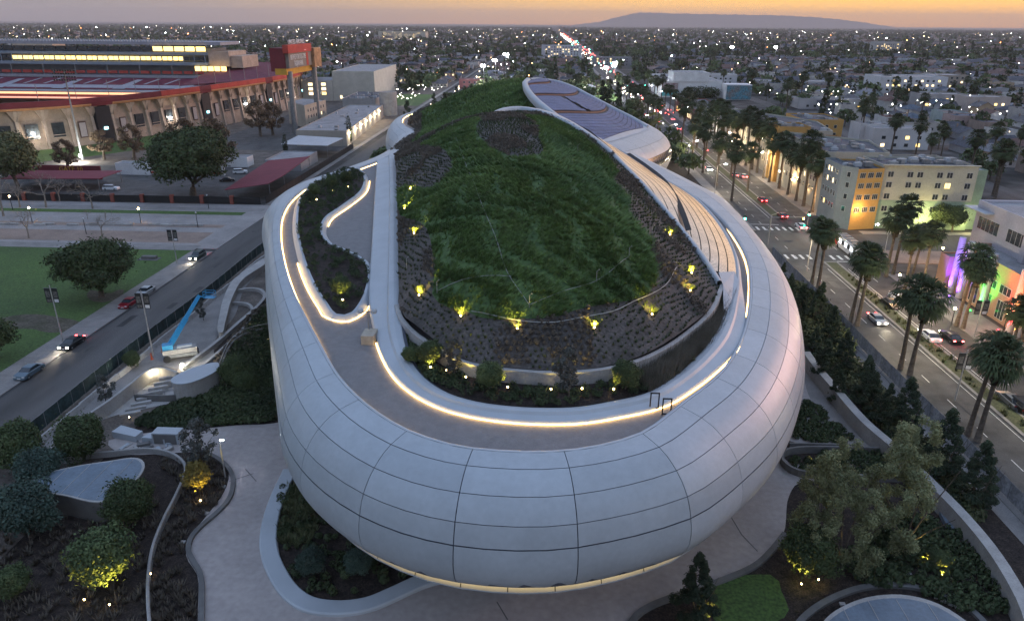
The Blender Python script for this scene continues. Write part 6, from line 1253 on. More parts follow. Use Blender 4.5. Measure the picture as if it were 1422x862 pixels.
slab('seating_tier', [gy(250, 119, 440), gy(385, 108, 452), gy(388, 88, 560), gy(322, 84, 560)], seat); slab('seating_tier', [gy(385, 108, 452), gy(440, 96, 500), gy(440, 88, 560), gy(388, 88, 560)], seat)
slab('aisle', [gy(333, 110, 470)+[0, 0, .3], gy(336, 110, 470)+[0, 0, .3], gy(357, 92, 540)+[0, 0, .3], gy(354, 92, 540)+[0, 0, .3]], walk, .05)
for i in range(26):
    q, b = SP[60+i*28 if 60+i*28 < n else -1], SN[60+i*28 if 60+i*28 < n else -1]; m = MB(); m.tube([(q[0], q[1], HT-.5), (q[0], q[1], HT+6.5)], .12, 5); m.build('flagpole', steel, std)
# ---- scoreboard
sb = thing('scoreboard', 'tall red scoreboard sign on two round pillars beside the stadium', 'scoreboard', (-122, 362, 0))
m = MB(); m.box(-128, 345, 28.6, -121.2, 388, 38.8); m.build('cabinet', maroon, sb); m = MB(); m.box(-121.6, 344.6, 36.6, -119.0, 379, 40.2); m.build('top_band', red, sb); m = MB(); m.box(-126, 344.4, 27.2, -120.6, 384, 29.9); m.build('lower_band', gold, sb)
m = MB(); m.box(-121.19, 346, 29.95, -119.6, 380, 36.5); m.build('screen', wallm('screen', (.22, .19, .165)), sb); m = MB(); m.box(-120.8, 380.3, 28.8, -118.2, 392, 38.0); m.build('side_screen', wallm('side_screen', (.42, .24, .12), .25), sb)
m = MB(); m.lathe((-120.4, 347.5, 0), [(1.35, 0), (1.35, 28.6)], 16); m.build('pillar', steel, sb); m = MB(); m.lathe((-120.2, 384, 0), [(1.35, 0), (1.35, 28.6)], 16); m.build('pillar', steel, sb)
def text(body, loc, rot, size, mt, parent, name='lettering', sx=1.0):
    c = bpy.data.curves.new(name, 'FONT'); c.body = body; c.size = size; c.align_x = 'CENTER'; c.align_y = 'CENTER'; c.extrude = .06; c.resolution_u = 2; c.materials.append(mt)
    o = bpy.data.objects.new(name, c); COL.objects.link(o); o.rotation_euler = rot; o.scale = (sx, 1, 1)
    o.location = tuple(Vector(loc)-parent.location) if parent else loc
    bpy.context.view_layer.update(); dg = bpy.context.evaluated_depsgraph_get(); me = bpy.data.meshes.new_from_object(o.evaluated_get(dg)); me.materials.clear(); me.materials.append(mt)
    q = bpy.data.objects.new(name, me); COL.objects.link(q); q.location = o.location; q.rotation_euler = rot; q.scale = (sx, 1, 1); q.parent = parent; bpy.data.objects.remove(o); return q
lett = M('letter_white', (.7, .68, .66), .6, .03)
RX = (R(90), 0, R(90))
text('BREWED FOR FULL-TIME', (-119.5, 359.5, 34.6), RX, 3.3, lett, sb, sx=.62); text('TROJAN FANS', (-119.5, 359.5, 31.7), RX, 3.3, lett, sb, sx=.62)
text('UNITED AIRLINES', (-120.6, 362, 41.3), RX, 2.7, lett, sb, sx=1.1); m = MB(); m.box(-119.58, 371.5, 30.2, -119.5, 374.5, 36.2); m.build('screen_stripe', red, sb)
# stadium light mast
ms_ = thing('floodlight_mast', 'tall grey floodlight mast standing before the stadium wall', 'floodlight mast', (-179, 272, 0)); m = MB(); m.tube([(-179, 272, 0), (-179, 272, 32.5)], [.45, .22], 8); m.build('pole', steel, ms_)
for r_ in range(4):
    m = MB(); m.box(-183.5, 271.8, 29.2+r_*1.1, -174.5, 272, 29.35+r_*1.1); m.build('crossbar', steel, ms_)
    for k in range(9): m = MB(); m.cbox((-183+k, 271.6, 29.5+r_*1.1), (.55, .4, .55)); m.build('lamp_head', black, ms_)
m = MB(); m.ball((-177, 268, 2.2), .5, 8); tag(m.build('flood_lamp', lampw), 'bright ground floodlight near the foot of the tall mast', 'floodlight'); point((-177, 265, 3), 4000, (1, .98, .85), .3)
# ---- left mid-distance buildings
def simple(name, label, poly, h, mt, roofm=roof_gr, wins=(), par=.4, cat='building', units=0):
    c = np.mean(np.array(poly), 0); t = thing(name, label, cat, (float(c[0]), float(c[1]), 0)); block(t, poly, 0, h, mt, par, roofm)
    for a in wins: windows(t, *a)
    if units: p = np.array(poly); roof_units(t, p[:, 0].min()+2, p[:, 1].min()+2, p[:, 0].max()-2, p[:, 1].max()-2, h+.03, units, 9)
    return t
simple('office_building', 'small beige three storey building at the foot of the scoreboard', [(-136, 385), (-121, 366), (-119, 396), (-134, 404)], 11, wallm('beige', (.38, .34, .28)), roof_lt, [((-121, 366), (-119, 396), [1.2, 4.6, 7.8], 7, 1.2, 1.6, 1, .25), ((-136, 385), (-121, 366), [], 1)])
simple('gallery_building', 'large pale windowless building with a sloping roof beyond the silo', [(-146, 505), (-118, 508), (-121, 600), (-150, 600)], 19, wallm('gallery', (.42, .41, .37)), roof_lt, [((-146, 505), (-118, 508), [1.5], 4, 1.6, 2.2, 2, .3)], .3)
simple('gallery_wing', 'lower wing with a striped glazed corner beside the big pale building', [(-166, 500), (-146.2, 505), (-150, 540), (-170, 540)], 13, wallm('gallery', (.42, .41, .37)), roof_lt, [((-166, 500), (-146.2, 505), [4, 7, 10], 2, 3, 2, 1, 1.0)], .3)
t = thing('concrete_silo', 'fat round concrete silo beside the left road', 'silo', (-92, 428, 0)); m = MB(); m.lathe((-92, 428, 0), [(5, 0), (5, 13.2), (4.6, 13.2), (4.6, 12.8)], 20); m.build('wall', concrete, t, smooth=False)
simple('long_shed', 'long low shed with a lit fluted wall along the left road', [(-108, 312), (-86, 312), (-93, 418), (-112, 418)], 6.5, wallm('shedwall', (.34, .31, .27)), roof_lt, par=.3, units=9)
for i in range(7):
    y = 318+i*14; x = -85.6-(y-312)*.066; m = MB(); m.ball((x, y, 5.2), .25, 6); tag(m.build('wall_lamp', lampg), 'wall lamp on the long shed, %s from the near end' % ordn[i], 'lamp', 'wall lamps on the long shed'); point((x+1.2, y, 4.6), 500, (1, .85, .6))
simple('service_block', 'dark service yard block with steel clutter behind the silo', [(-118, 425), (-99, 425), (-99, 470), (-120, 470)], 9, wallm('service', (.30, .30, .30)), roof_gr, units=18)
def canopy(name, label, poly, z, mt, post_h, slope=None):
    c = np.mean(np.array(poly), 0); t = thing(name, label, 'canopy', (float(c[0]), float(c[1]), 0)); m = MB(); k = len(poly); zz = slope or [z]*k; m.prism(poly, [a-.15 for a in zz], zz); m.build('roof', mt, t)
    for p, a in zip(poly, zz): q = (p[0]*.96+c[0]*.04, p[1]*.96+c[1]*.04); m = MB(); m.tube([(q[0], q[1], 0), (q[0], q[1], a-.15)], .1, 5); m.build('post', steel, t)
    return t
canopy('shade_canopy', 'big maroon shade canopy beside the left road fence', [(-94, 205), (-82.5, 210), (-82, 222), (-83, 252), (-97, 249)], 5, wallm('canopy_maroon', (.17, .03, .045)), 5, [4.2, 5.2, 5.4, 6.2, 5])
canopy('tent_canopy', 'pale grey flat canopy behind the maroon shade', [(-104, 282), (-85, 280), (-84, 300), (-105, 306)], 5.5, white_rim, 5); canopy('shade_canopy', 'maroon awning by the bare trees at the left', [(-170, 216), (-140, 219), (-140, 232), (-172, 230)], 4, wallm('canopy_maroon', (.17, .03, .045)), 4)
simple('plain_container', 'grey flat portable office behind the maroon canopy', rect(-101, 256, -88, 276), 3.6, wallm('portable', (.3, .3, .31)), roof_lt); simple('plain_container', 'small white booth with an orange fence below the stadium', rect(-150, 245, -138, 250), 3.6, wallm('white', (.62, .62, .63)), roof_lt)
simple('banner_wall', 'long white hoarding with a red stripe below the stadium', rect(-140, 246, -112, 246.8), 3.2, wallm('white', (.62, .62, .63)), None); m = MB(); m.box(-139.5, 245.6, .6, -112.5, 245.95, 1.1); tag(m.build('red_barrier_rail', red), 'red and yellow rail in front of the white hoarding', 'barrier')
simple('banner_wall', 'maroon hoarding with yellow lettering behind the left trees', rect(-178, 236, -150, 236.6), 4.6, maroon, None); text('GATE 10', (-160, 235.9, 3.4), (R(90), 0, 0), 2.2, gold, bpy.data.objects['banner_wall.001'])
simple('market_stall', 'small white kiosk by the stadium slope', rect(-118, 262, -110, 268), 3.2, wallm('white', (.62, .62, .63)), roof_lt)
# pilaster fence between plaza and car park
pf = thing('park_fence', 'dark fence with red brick pillars between the plaza and the parking lot', 'fence', (-200, 204.6, 0)); brick_r = wallm('brickred', (.24, .07, .05))
for i in range(34):
    x = -380+i*9
    if x > -84: break
    m = MB(); m.box(x-.5, 204.2, .1, x+.5, 205.2, 2.6); m.build('pillar', brick_r, pf); m = MB(); m.box(x+.5, 204.65, .2, x+8.5, 204.72, 2.2); m.build('fence_panel', black, pf)
wall3 = thing('road_screen_fence', 'black screened fence curving along the left road below the canopy', 'fence', (-82, 205, 0))
for i in range(34): m = MB(); m.box(-82.2, 205.4+i*3, .1, -82.12, 208.3+i*3, 2.3); m.build('fabric_panel', black, wall3)
for i in range(16):
    p = g([5,18,55,68,102,128,132,150,162,176,215,226,232,250,262,274][i], [312,312,313,312,313,313,313,313,313,313,313,313,314,314,314,314][i], .1); m = MB(); m.box(p[0]-1.6, p[1]-.3, .14, p[0]+1.6, p[1]+.3, .6); tag(m.build('stone_bench', concrete), 'low concrete bench on the plaza, %s from the left' % ordn[i], 'bench', 'concrete benches on the plaza')
# monument slab on the lawn
p = g(208, 360); m = MB(); m.cbox((p[0], p[1], .45), (3.2, 1.2, .7)); m.cbox((p[0], p[1]-.2, .12), (4.6, 2.2, .16)); tag(m.build('stone_plinth', concrete_dk), 'low dark stone plinth on the lawn beyond the round tree', 'plinth')
# ============================================================ the city to the horizon
OT = ['', '', 'twenty', 'thirty', 'forty', 'fifty', 'sixty', 'seventy', 'eighty', 'ninety']; OTH = ['', '', 'twentieth', 'thirtieth', 'fortieth', 'fiftieth', 'sixtieth', 'seventieth', 'eightieth', 'ninetieth']
def nth(i):
    i = int(i)
    if i <= 19: return ordn[i-1]
    return OTH[i//10] if i % 10 == 0 else OT[i//10]+'-'+ordn[i % 10-1]
rc = np.random.RandomState(77); rr = random.Random(5)
hw_cols = [(.40, .38, .36), (.30, .31, .33), (.48, .44, .38), (.26, .20, .17), (.36, .27, .25), (.30, .36, .36), (.52, .51, .50), (.40, .30, .20)]
rf_cols = [(.075, .078, .095), (.12, .115, .12), (.13, .075, .065), (.20, .20, .22), (.085, .11, .145)]
hwm = [M('house_wall_%s' % 'abcdefgh'[i], c, .85, .08, .4) for i, c in enumerate(hw_cols)]; rfm = [M('house_roof_%s' % 'abcde'[i], c, .9, .2, .6, scale2=4) for i, c in enumerate(rf_cols)]
cname = ['cream', 'grey', 'buff', 'brown', 'pink', 'greenish', 'white', 'ochre']; rname = ['black', 'dark grey', 'brown', 'pale grey', 'slate']
def house_parts(w, d, h, kind, seed):
    r = random.Random(seed); m = MB(); m.box(-w/2, -d/2, 0, w/2, d/2, h); ro = MB(); e = .5
    if kind == 'gable':
        p = d*.28; m.add([(-w/2, -d/2, h), (-w/2, d/2, h), (-w/2, 0, h+p), (w/2, -d/2, h), (w/2, d/2, h), (w/2, 0, h+p)], [(0, 2, 1), (3, 4, 5)])
        ro.add([(-w/2-e, -d/2-e, h-.25), (w/2+e, -d/2-e, h-.25), (w/2+e, 0, h+p+.12), (-w/2-e, 0, h+p+.12), (-w/2-e, d/2+e, h-.25), (w/2+e, d/2+e, h-.25)], [(0, 1, 2, 3), (3, 2, 5, 4)])
    elif kind == 'hip':
        p = d*.24; ro.add([(-w/2-e, -d/2-e, h), (w/2+e, -d/2-e, h), (w/2+e, d/2+e, h), (-w/2-e, d/2+e, h), (-w/2+d*.4, 0, h+p), (w/2-d*.4, 0, h+p)], [(0, 1, 5, 4), (1, 2, 5), (2, 3, 4, 5), (3, 0, 4), (3, 2, 1, 0)])
    else:
        ro.box(-w/2+.25, -d/2+.25, h-.1, w/2-.25, d/2-.25, h+.02); m.add([(-w/2, -d/2, h), (w/2, -d/2, h), (w/2, d/2, h), (-w/2, d/2, h), (-w/2, -d/2, h+.5), (w/2, -d/2, h+.5), (w/2, d/2, h+.5), (-w/2, d/2, h+.5)], [(0, 1, 5, 4), (1, 2, 6, 5), (2, 3, 7, 6), (3, 0, 4, 7)])
        for k in range(3): x, y = r.uniform(-w*.35, w*.35), r.uniform(-d*.35, d*.35); ro.box(x-.5, y-.4, h, x+.5, y+.4, h+.7)
    wi = MB()
    for k in range(max(2, int(w/2.6))):
        for f in range(max(1, int(h/3))): x = -w/2+(k+.5)*w/max(2, int(w/2.6)); wi.box(x-.55, -d/2-.05, .9+f*3, x+.55, -d/2-.01, 2.1+f*3)
    ch = MB(); ch.box(w*.2, d*.1, h, w*.2+.6, d*.1+.6, h+d*.33+.4)
    return m, ro, wi, ch
HM = {}
kinds = ['gable', 'hip', 'gable', 'flat', 'hip', 'flat']
def house(x, y, w, d, h, kind, ci, ri, rz, label, lit, group=None):
    key = (kind, int(w), int(d), int(h)); 
    if key not in HM:
        a = house_parts(w, d, h, kind, len(HM)); HM[key] = [q.mesh(nm) for q, nm in zip(a, ('wall', 'roof', 'windows', 'chimney'))]
    t = thing('house', label, 'house', (x, y, 0), rz, group)
    for k, me in enumerate(HM[key]):
        if k == 3 and kind == 'flat': continue
        mt = [hwm[ci], rfm[ri], glass_lit if lit else glass_dk, hwm[3]][k]; kk = ('c', key, k, mt.name)
        if kk not in HM: c = me.copy(); c.materials.clear(); c.materials.append(mt); HM[kk] = c
        o = bpy.data.objects.new(['wall', 'roof', 'window_row', 'chimney'][k], HM[kk]); COL.objects.link(o); o.parent = t
def in_view(x, y, z=0):
    c, s = math.cos(YAW), math.sin(YAW); a, b = x*c+y*s, -x*s+y*c; d = b*cp_-(z-HC)*sp_
    return d > 5 and abs(a/d*F_PX) < 760
OCC = []  # kept clear: big known buildings
clear = [(-480, 190, -78, 620), (-66, 0, 76, 330), (76, 0, 136, 345), (52, 0, 80, 5000), (76, 330, 150, 650), (-82, 0, -64, 1500), (-60, 330, 50, 470)]
def free(x, y, r=8): return not any(a-r < x < c+r and b-r < y < d+r for a, b, c, d in clear)
# street grid sheets in the near city
for i, x in enumerate([150, 232, 320, 410, 510, 620, 740, 870]): S('side_street', x-4.5, 195, x+4.5, 2600, -.03, asphalt_old)
for i, y in enumerate([345, 470, 600, 740, 900, 1080, 1300, 1560, 1900, 2300]): S('side_street', 82.6, y-4.5, 1400+y, y+4.5, -.024, asphalt_old); S('side_street', -1400-y, y+300-4.5, -83, y+300+4.5, -.024, asphalt_old)
spots = []
# rows of houses right of the avenue, along the grid; the nearest are things of their own
colx = [x for x in np.arange(122, 1900, 19.5) if min(abs(x-s) for s in [150, 232, 320, 410, 510, 620, 740, 870]) > 11]
for x in colx:
    for y in np.arange(196, 1500, 15.5):
        xx, yy = x+rr.uniform(-1.5, 1.5), y+rr.uniform(-1.5, 1.5)
        if not free(xx, yy, 9) or not in_view(xx, yy, 0): continue
        if min(abs(yy-s) for s in [345, 470, 600, 740, 900, 1080, 1300]) < 10: continue
        if rr.random() < .10: continue
        spots.append((xx, yy))
for x in np.arange(-1500, 50, 21):
    for y in np.arange(480, 1500, 17):
        xx, yy = x+rr.uniform(-2, 2), y+rr.uniform(-2, 2)
        if not free(xx, yy, 9) or not in_view(xx, yy, 0) or (x > -60 and yy < 560): continue
        if abs(((yy-345) % 125)-60) < 9: continue
        if rr.random() < .18: continue
        spots.append((xx, yy))
spots.sort(key=lambda p: p[0]**2+p[1]**2)
sizes = [(12, 9, 3), (11, 10, 4), (14, 9, 3), (15, 11, 6), (10, 9, 6), (18, 12, 7)]
sideword = lambda x: 'right of the avenue' if x > 76 else ('between the two roads' if x > -80 else 'left of the left road')
tallies = {}
far_w = [[], [], [], []]
HB = {}
for n_, (x, y) in enumerate(spots):
    k = rr.randrange(6); w, d, h = sizes[k] if rr.random() < .8 else sizes[rr.randrange(6)]; kd = kinds[k]; ci = rr.choice([0, 0, 1, 1, 2, 3, 4, 5, 6, 6, 7]); ri = rr.choice([0, 0, 1, 1, 2, 3, 4]); rz = rr.choice([0, math.pi/2])+rr.uniform(-.03, .03)
    lit = rr.random() < .16
    if n_ < 290:
        key = (kd, ci, ri, 'near' if y < 420 else 'farther' if y < 650 else 'distant', sideword(x)); tallies[key] = tallies.get(key, 0)+1; c_ = tallies[key]
        lab = '%s %s house, %s %s roof, %s%s' % (key[3], cname[ci], rname[ri], {'gable': 'gabled', 'hip': 'hipped', 'flat': 'flat'}[kd], key[4], '' if c_ == 1 else ', %s nearest' % nth(c_))
        house(x, y, w, d, h, kd, ci, ri, rz, lab, lit, group='houses of the city blocks')
    else: HB.setdefault((ci % 4, kd, lit), []).append((x, y, rz, w/12))
# the rest of the houses, joined
def far_template(kd):
    a, b, c, e_ = house_parts(12, 9, 4, kd, 1); V = np.array(a.v+b.v+c.v); fs = []; mi = []
    for q, off, mm in ((a, 0, 0), (b, len(a.v), 1), (c, len(a.v)+len(b.v), 2)):
        for f in q.f:
            for j in range(1, len(f)-1): fs.append((f[0]+off, f[j]+off, f[j+1]+off)); mi.append(mm)
    return V, np.array(fs), np.array(mi)
FT = {k: far_template(k) for k in ('gable', 'hip', 'flat')}
for i in range(2600):
    yy = 1500+ (i/2600)**1.6*5200+rr.uniform(0, 60); xx = rr.uniform(-.78, .80)*yy
    if abs(xx-65) < 20: continue
    HB.setdefault((rr.randrange(4), rr.choice(['gable', 'hip', 'flat', 'flat']), rr.random() < .25), []).append((xx, yy, rr.choice([0, math.pi/2]), rr.uniform(1, 1.7)))
VV = []; TT = []; MI = []; off = 0
for (ci, kd, lit), L_ in HB.items():
    A = np.array(L_); V, T = merge_copies(FT[kd][0], FT[kd][1], np.c_[A[:, :2], np.zeros(len(A))], A[:, 2], A[:, 3]); VV.append(V); TT.append(T+off); off += len(V)
    mi = np.tile(FT[kd][2], len(A)); MI.append(np.where(mi == 0, ci, np.where(mi == 1, 4+(ci % 2)*1, 6 if lit else 7)))
o = link('far_houses', fast_mesh('far_houses', np.vstack(VV), np.vstack(TT), [hwm[0], hwm[1], hwm[3], hwm[4], rfm[0], rfm[2], glass_lit, glass_dk], np.concatenate(MI))); tag(o, 'mass of far low houses fading to the horizon', 'houses', kind='stuff')
# larger blocks of the middle distance
for (px, pyb, Y, w, d, h, c, lab) in [(1255,118,600,50,30,14,(.55,.55,.57),'big white block with small windows among palms at the right'), (1305,108,640,30,30,13,(.30,.26,.22),'lit block with bright windows at the right'), (1150,150,0,44,16,6,(.42,.40,.40),'long pale roofed hall right of the mural building'), (1300,148,0,30,16,8,(.36,.34,.33),'two storey flats with balconies at the right'), (1360,155,0,26,16,9,(.42,.36,.33),'pinkish corner flats at the right'),
      (1100,125,0,60,25,7,(.32,.31,.32),'wide low store beyond the mural building'), (780,68,1150,60,25,20,(.5,.5,.54),'pair of pale towers beside the far avenue'), (560,42,2600,160,60,22,(.5,.46,.38),'very far long pale block near the horizon'), (645,70,0,30,20,8,(.42,.40,.38),'pale hall left of the far lights'), (1240,205,0,24,12,8.5,(.55,.54,.54),'white flat-roofed flats directly behind the corner apartments'), (1205,200,0,14,12,9,(.55,.54,.54),'white stepped house behind the corner apartments'),
      (660,88,620,26,12,7,(.26,.10,.10),'dark red shop by the far end of the left road'), (850,72,1000,50,20,10,(.24,.24,.26),'dark wide store beyond the playing field'), (60,88,1100,60,30,18,(.48,.38,.28),'far tan block above the stadium'), (1230,62,1500,50,20,22,(.42,.40,.38),'tall pale block far off at the right'), (985,100,700,46,22,8,(.5,.5,.52),'white store left of the mural building')]:
    p = gy(px, pyb, Y) if Y else g(px, pyb); x, y = float(p[0]), float(p[1]); t = simple('city_block', lab, rect(x-w/2, y-d/2, x+w/2, y+d/2), h, M('block_wall', c, .85, .08, .1), roof_lt, [((x-w/2, y-d/2), (x+w/2, y-d/2), [z for z in np.arange(1.2, h-1.8, 3.2)], max(3, int(w/5)), 1.8, 1.5, 1, .3)], .6, units=4)
# ---- trees: nearest ones as things, the rest joined
treeV = {}
def low_tree(seed, n, kind, w, h, leaf):
    rs = np.random.RandomState(seed); V, T = crown_mesh('', kind, seed, n, 1, None); Q = V.reshape(-1, 4, 3); c = Q.mean(1, keepdims=True); d = Q-c; d = d/(np.linalg.norm(d, axis=2, keepdims=True).max(1, keepdims=True)+1e-9)*leaf*(.6+.8*rs.rand(len(Q), 1, 1)); Q = c*np.array([w, w, h])+d; Q[..., 2] += 1.2; return Q.reshape(-1, 3), T
LT = [low_tree(61, 260, 'round', 8, 7, .75), low_tree(62, 260, 'wide', 11, 7, .8), low_tree(63, 220, 'cone', 7, 13, .7), low_tree(64, 240, 'loose', 7, 9, .7)]
FTm = [leaf_dark, leaf_mid, pine_m, leaf_olive]
tree_mesh = [fast_mesh('crown', V, T, FTm[i]) for i, (V, T) in enumerate(LT)]; tm_ = MB(); tm_.tube([(0, 0, 0), (0, 0, 3)], [.3, .2], 5); trunk_me = tm_.mesh('trunk'); trunk_me.materials.append(bark)
kindn = ['round green', 'spreading dark', 'tall dark conical', 'loose olive']
tsp = []
for i in range(9000):
    y = 190+rr.random()**1.5*1700; x = rr.uniform(-.82, .82)*y
    if not free(x, y, 3) or not in_view(x, y): continue
    if (-60 < x < 50 and y < 480): continue
    if x > 76 and y < 480 and rr.random() < .82: continue
    if any(abs(x-s) < 5 for s in [150, 232, 320, 410, 510]) and rr.random() < .9: continue
    tsp.append((x, y))
for x, y in [(rr.uniform(-60, 20), rr.uniform(480, 620)) for _ in range(60)]+[(rr.uniform(30, 54), rr.uniform(240, 470)) for _ in range(55)]+[(rr.uniform(-62, -46), rr.uniform(262, 480)) for _ in range(55)]+[(rr.uniform(-116, -98), rr.uniform(560, 680)) for _ in range(30)]+[(rr.uniform(83, 135), rr.uniform(345, 403)) for _ in range(14)]: tsp.append((x, y))
tsp = tsp[:2600]+tsp[-214:] if len(tsp) > 2814 else tsp
tsp.sort(key=lambda p: p[0]**2+p[1]**2); tt = {}
far_t = [[], [], [], []]
for n_, (x, y) in enumerate(tsp):
    k = rr.choice([0, 0, 1, 1, 2, 3]); s = rr.uniform(.7, 1.35)
    if n_ < 285:
        key = (k, sideword(x), 'near' if y < 330 else 'farther' if y < 480 else 'distant'); tt[key] = tt.get(key, 0)+1
        t = thing('city_tree', '%s %s tree %s, %s nearest' % (key[2], kindn[k], key[1], nth(tt[key])), 'tree', (x, y, 0), rr.uniform(0, 6), 'trees among the city blocks'); t.scale = (s, s, s*rr.uniform(.85, 1.2))
        for me, nm in ((tree_mesh[k], 'crown'), (trunk_me, 'trunk')): o = bpy.data.objects.new(nm, me); COL.objects.link(o); o.parent = t
    else: far_t[k].append((x, y, 0, s))
# thin out templates for the far wood
FL = [low_tree(71+i, nn, kd, w, h, lf) for i, (nn, kd, w, h, lf) in enumerate([(70, 'round', 9, 7, 1.5), (70, 'wide', 12, 7, 1.6), (60, 'cone', 7, 13, 1.3), (60, 'loose', 8, 9, 1.4)])]
for i in range(9500):
    y = 1200+(i/9500)**1.5*9000; x = rr.uniform(-.8, .82)*y
    if abs(x-65) < 16+y*.004: continue
    s = rr.uniform(.8, 1.5)*(1.1+max(0, y-2500)/2500); far_t[rr.choice([0, 0, 1, 1, 2, 3])].append((x, y, 0, s))
for k in range(4):
    A = np.array(far_t[k]); V, T = merge_copies(FL[k][0], FL[k][1], A[:, :3], rc.rand(len(A))*6.28, np.c_[A[:, 3], A[:, 3], np.minimum(A[:, 3], 1.5)]); tag(link('far_trees', fast_mesh('far_trees', V, T, FTm[k])), 'mass of distant %s trees spread through the city' % kindn[k], 'trees', kind='stuff')
# tall palms poking out of the right-hand blocks
for i, y in enumerate(sorted(rr.uniform(210, 620) for _ in range(46))):
    x = rr.uniform(140, .68*y+30) if y > 230 else rr.uniform(140, 165)
    if x < 138: continue
    palm(0, 0, 'tall palm above the house roofs right of the avenue, %s nearest' % nth(i+1), 'palms among the houses', None, rr.uniform(.9, 1.6), (x, y, 0))
# ---- lights of the city: tiny lamps, joined by colour
def lights(n, col, e, r, gen, label):
    oc = np.array([(1, 0, 0), (0, 1, 0), (-1, 0, 0), (0, -1, 0), (0, 0, 1), (0, 0, -1)], float); of = np.array([(0, 1, 4), (1, 2, 4), (2, 3, 4), (3, 0, 4), (1, 0, 5), (2, 1, 5), (3, 2, 5), (0, 3, 5)])
    P = np.array([gen() for _ in range(n)]); d = np.hypot(P[:, 0], P[:, 1]); V, T = merge_copies(oc, of, P, np.zeros(n), r*(.5+rc.rand(n)**2)*(.35+d/1500)); tag(link('city_lamps', fast_mesh('city_lamps', V, T, E('city_lamp', col, e, False))), label, 'lamps', kind='stuff')
def fieldpos(y0=330, y1=6500, pw=1.5, zl=(5, 10)):
    def f():
        while True:
            y = y0+rr.random()**pw*(y1-y0); x = rr.uniform(-.8, .82)*y
            if free(x, y, 2): return (x, y, rr.uniform(*zl))
    return f
lights(380, (1, .93, .82), 13, .30, fieldpos(zl=(6, 12)), 'white lamps scattered over the city')
lights(260, (1, .68, .35), 14, .34, fieldpos(zl=(5, 9)), 'warm lamps scattered over the city'); lights(60, (.85, .95, 1), 30, .5, fieldpos(600, 6000, 1.3, (10, 16)), 'bright white lights far over the city'); lights(40, (1, .30, .08), 16, .6, fieldpos(400, 5000), 'orange lights over the city')
lights(60, (1, .95, .85), 22, .34, lambda: (rr.uniform(150, 260), rr.uniform(420, 560), rr.uniform(4, 7)), 'cluster of car park lights at the right'); lights(40, (1, .9, .75), 20, .3, lambda: (rr.uniform(-112, -84), rr.uniform(470, 640), rr.uniform(2, 5)), 'cluster of garden lamps beside the left road')
lights(150, (1, .06, .04), 14, .36, lambda: (rr.uniform(66, 74), 420+rr.random()**1.5*3600, rr.uniform(.8, 6)), 'red lights of traffic going away down the avenue'); lights(120, (1, .8, .55), 18, .4, lambda: (rr.uniform(56, 64), 420+rr.random()**1.5*3600, rr.uniform(.8, 5)), 'white lights of traffic coming up the avenue')
lights(34, (.1, 1, .65), 22, .55, lambda: (rr.choice([54, 62, 68, 76]), 420+int(rr.random()*14)*170, 6), 'green signals along the avenue'); lights(30, (1, .8, .5), 16, .35, lambda: (rr.uniform(-76, -66), 430+rr.random()*500, 1), 'car lights on the left road')
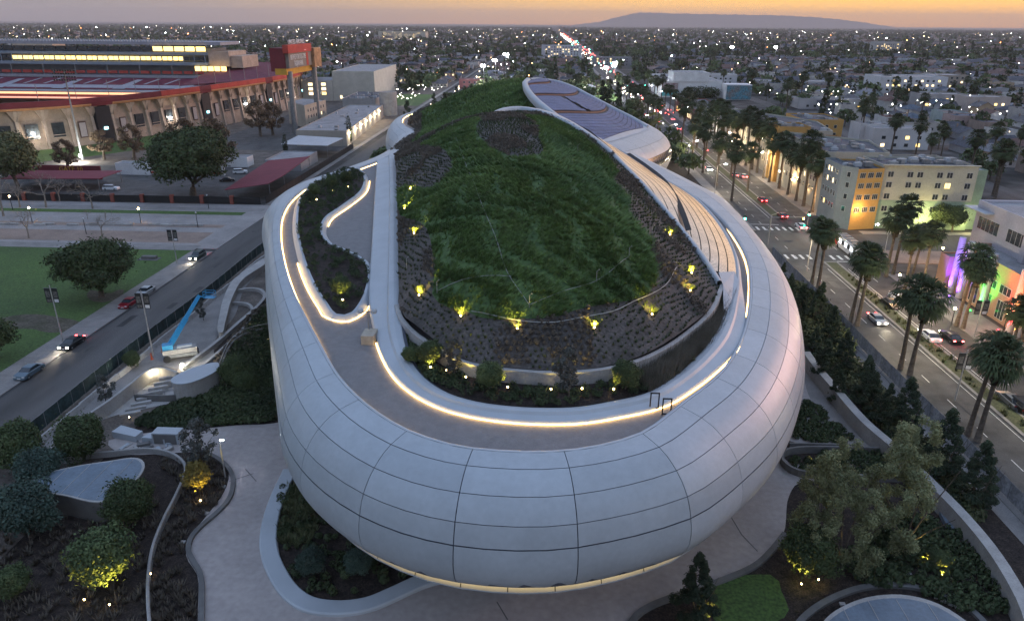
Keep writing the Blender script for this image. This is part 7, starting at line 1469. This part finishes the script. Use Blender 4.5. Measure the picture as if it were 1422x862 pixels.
# two floodlit playing fields and their masts
S('playing_field', -48, 520, 52, 610, .02, grass_lit)
S('lawn', -112, 480, -84, 560, .06, grass_m)
def flood(x, y, h, label, n_=4, e=0):
    t = thing('floodlight_mast', label, 'floodlight mast', (x, y, 0)); m = MB(); m.tube([(x, y, 0), (x, y, h)], [.3, .18], 6); m.build('pole', steel, t); m = MB()
    for k in range(n_): m.ball((x-1.5+k, y, h), .75, 6)
    m.build('lamp_cluster', lampw, t)
    if e: point((x, y, h-1), e, (.9, .95, 1), .6)
for a in [(-46, 540, 22, 'field floodlight, left of the three beyond the left mound', 3, 20000), (-40, 575, 24, 'field floodlight, middle of the three beyond the left mound', 3, 12000), (-34, 610, 27, 'field floodlight, right of the three beyond the left mound', 4, 0), (42, 548, 21, 'field floodlight, left of the three beyond the solar roof', 3, 20000), (50, 575, 21, 'field floodlight, middle of the three beyond the solar roof', 3, 0), (53, 600, 22, 'field floodlight, right of the three beyond the solar roof', 3, 0), (180, 760, 30, 'far white floodlight mast right of the avenue, left of two', 3, 0), (225, 770, 30, 'far white floodlight mast right of the avenue, right of two', 3, 0)]: flood(*a)
# ---- far hills
hm = M('far_hills', (.06, .055, .06), .95, .2, .0005)
prof_px = [(770, 36, 0), (800, 34.5, .3), (835, 30, 1), (862, 23, 2), (890, 18, 3), (930, 19, 3), (980, 20, 3), (1040, 21, 3), (1090, 22, 3), (1140, 25, 2), (1180, 29, 1), (1225, 35.5, .5), (1260, 41, 0)]
YH = 24000.0; rows = [[], [], []]
P = crom(np.array([gy(a, b, YH) for a, b, c in prof_px]), n=140)
for i, p in enumerate(P):
    z = max(-60, p[2]); z += 6*math.sin(i*1.7)+4*math.sin(i*.63); rows[0].append((p[0], YH-900, -40)); rows[1].append((p[0], YH-300, z*.55-10)); rows[2].append((p[0], YH, z))
m = MB(); m.strip(rows+[[(p[0], YH+1500, -40) for p in P]]); tag(m.build('hills', hm), kind='structure')
# ---- haze
hzb = MB(); hzb.box(-22000, -280, -45, 22000, 26500, 420); ho = hzb.build('haze', []); ho['kind'] = 'stuff'; ho['label'] = 'thin evening haze over the whole city'
mh = bpy.data.materials.new('haze'); mh.use_nodes = True; N = mh.node_tree.nodes; N.clear(); ou = N.new('ShaderNodeOutputMaterial'); vo = N.new('ShaderNodeVolumePrincipled')
vo.inputs['Color'].default_value = (.88, .82, .80, 1); vo.inputs['Density'].default_value = 0.00006; vo.inputs['Anisotropy'].default_value = .0; mh.node_tree.links.new(vo.outputs[0], ou.inputs['Volume']); ho.data.materials.append(mh)
# remove prototypes never placed
for k, o in PROTO.items():
    if k not in USED:
        for c in list(o.children): bpy.data.objects.remove(c)
        bpy.data.objects.remove(o)
print('objects', len(bpy.data.objects))
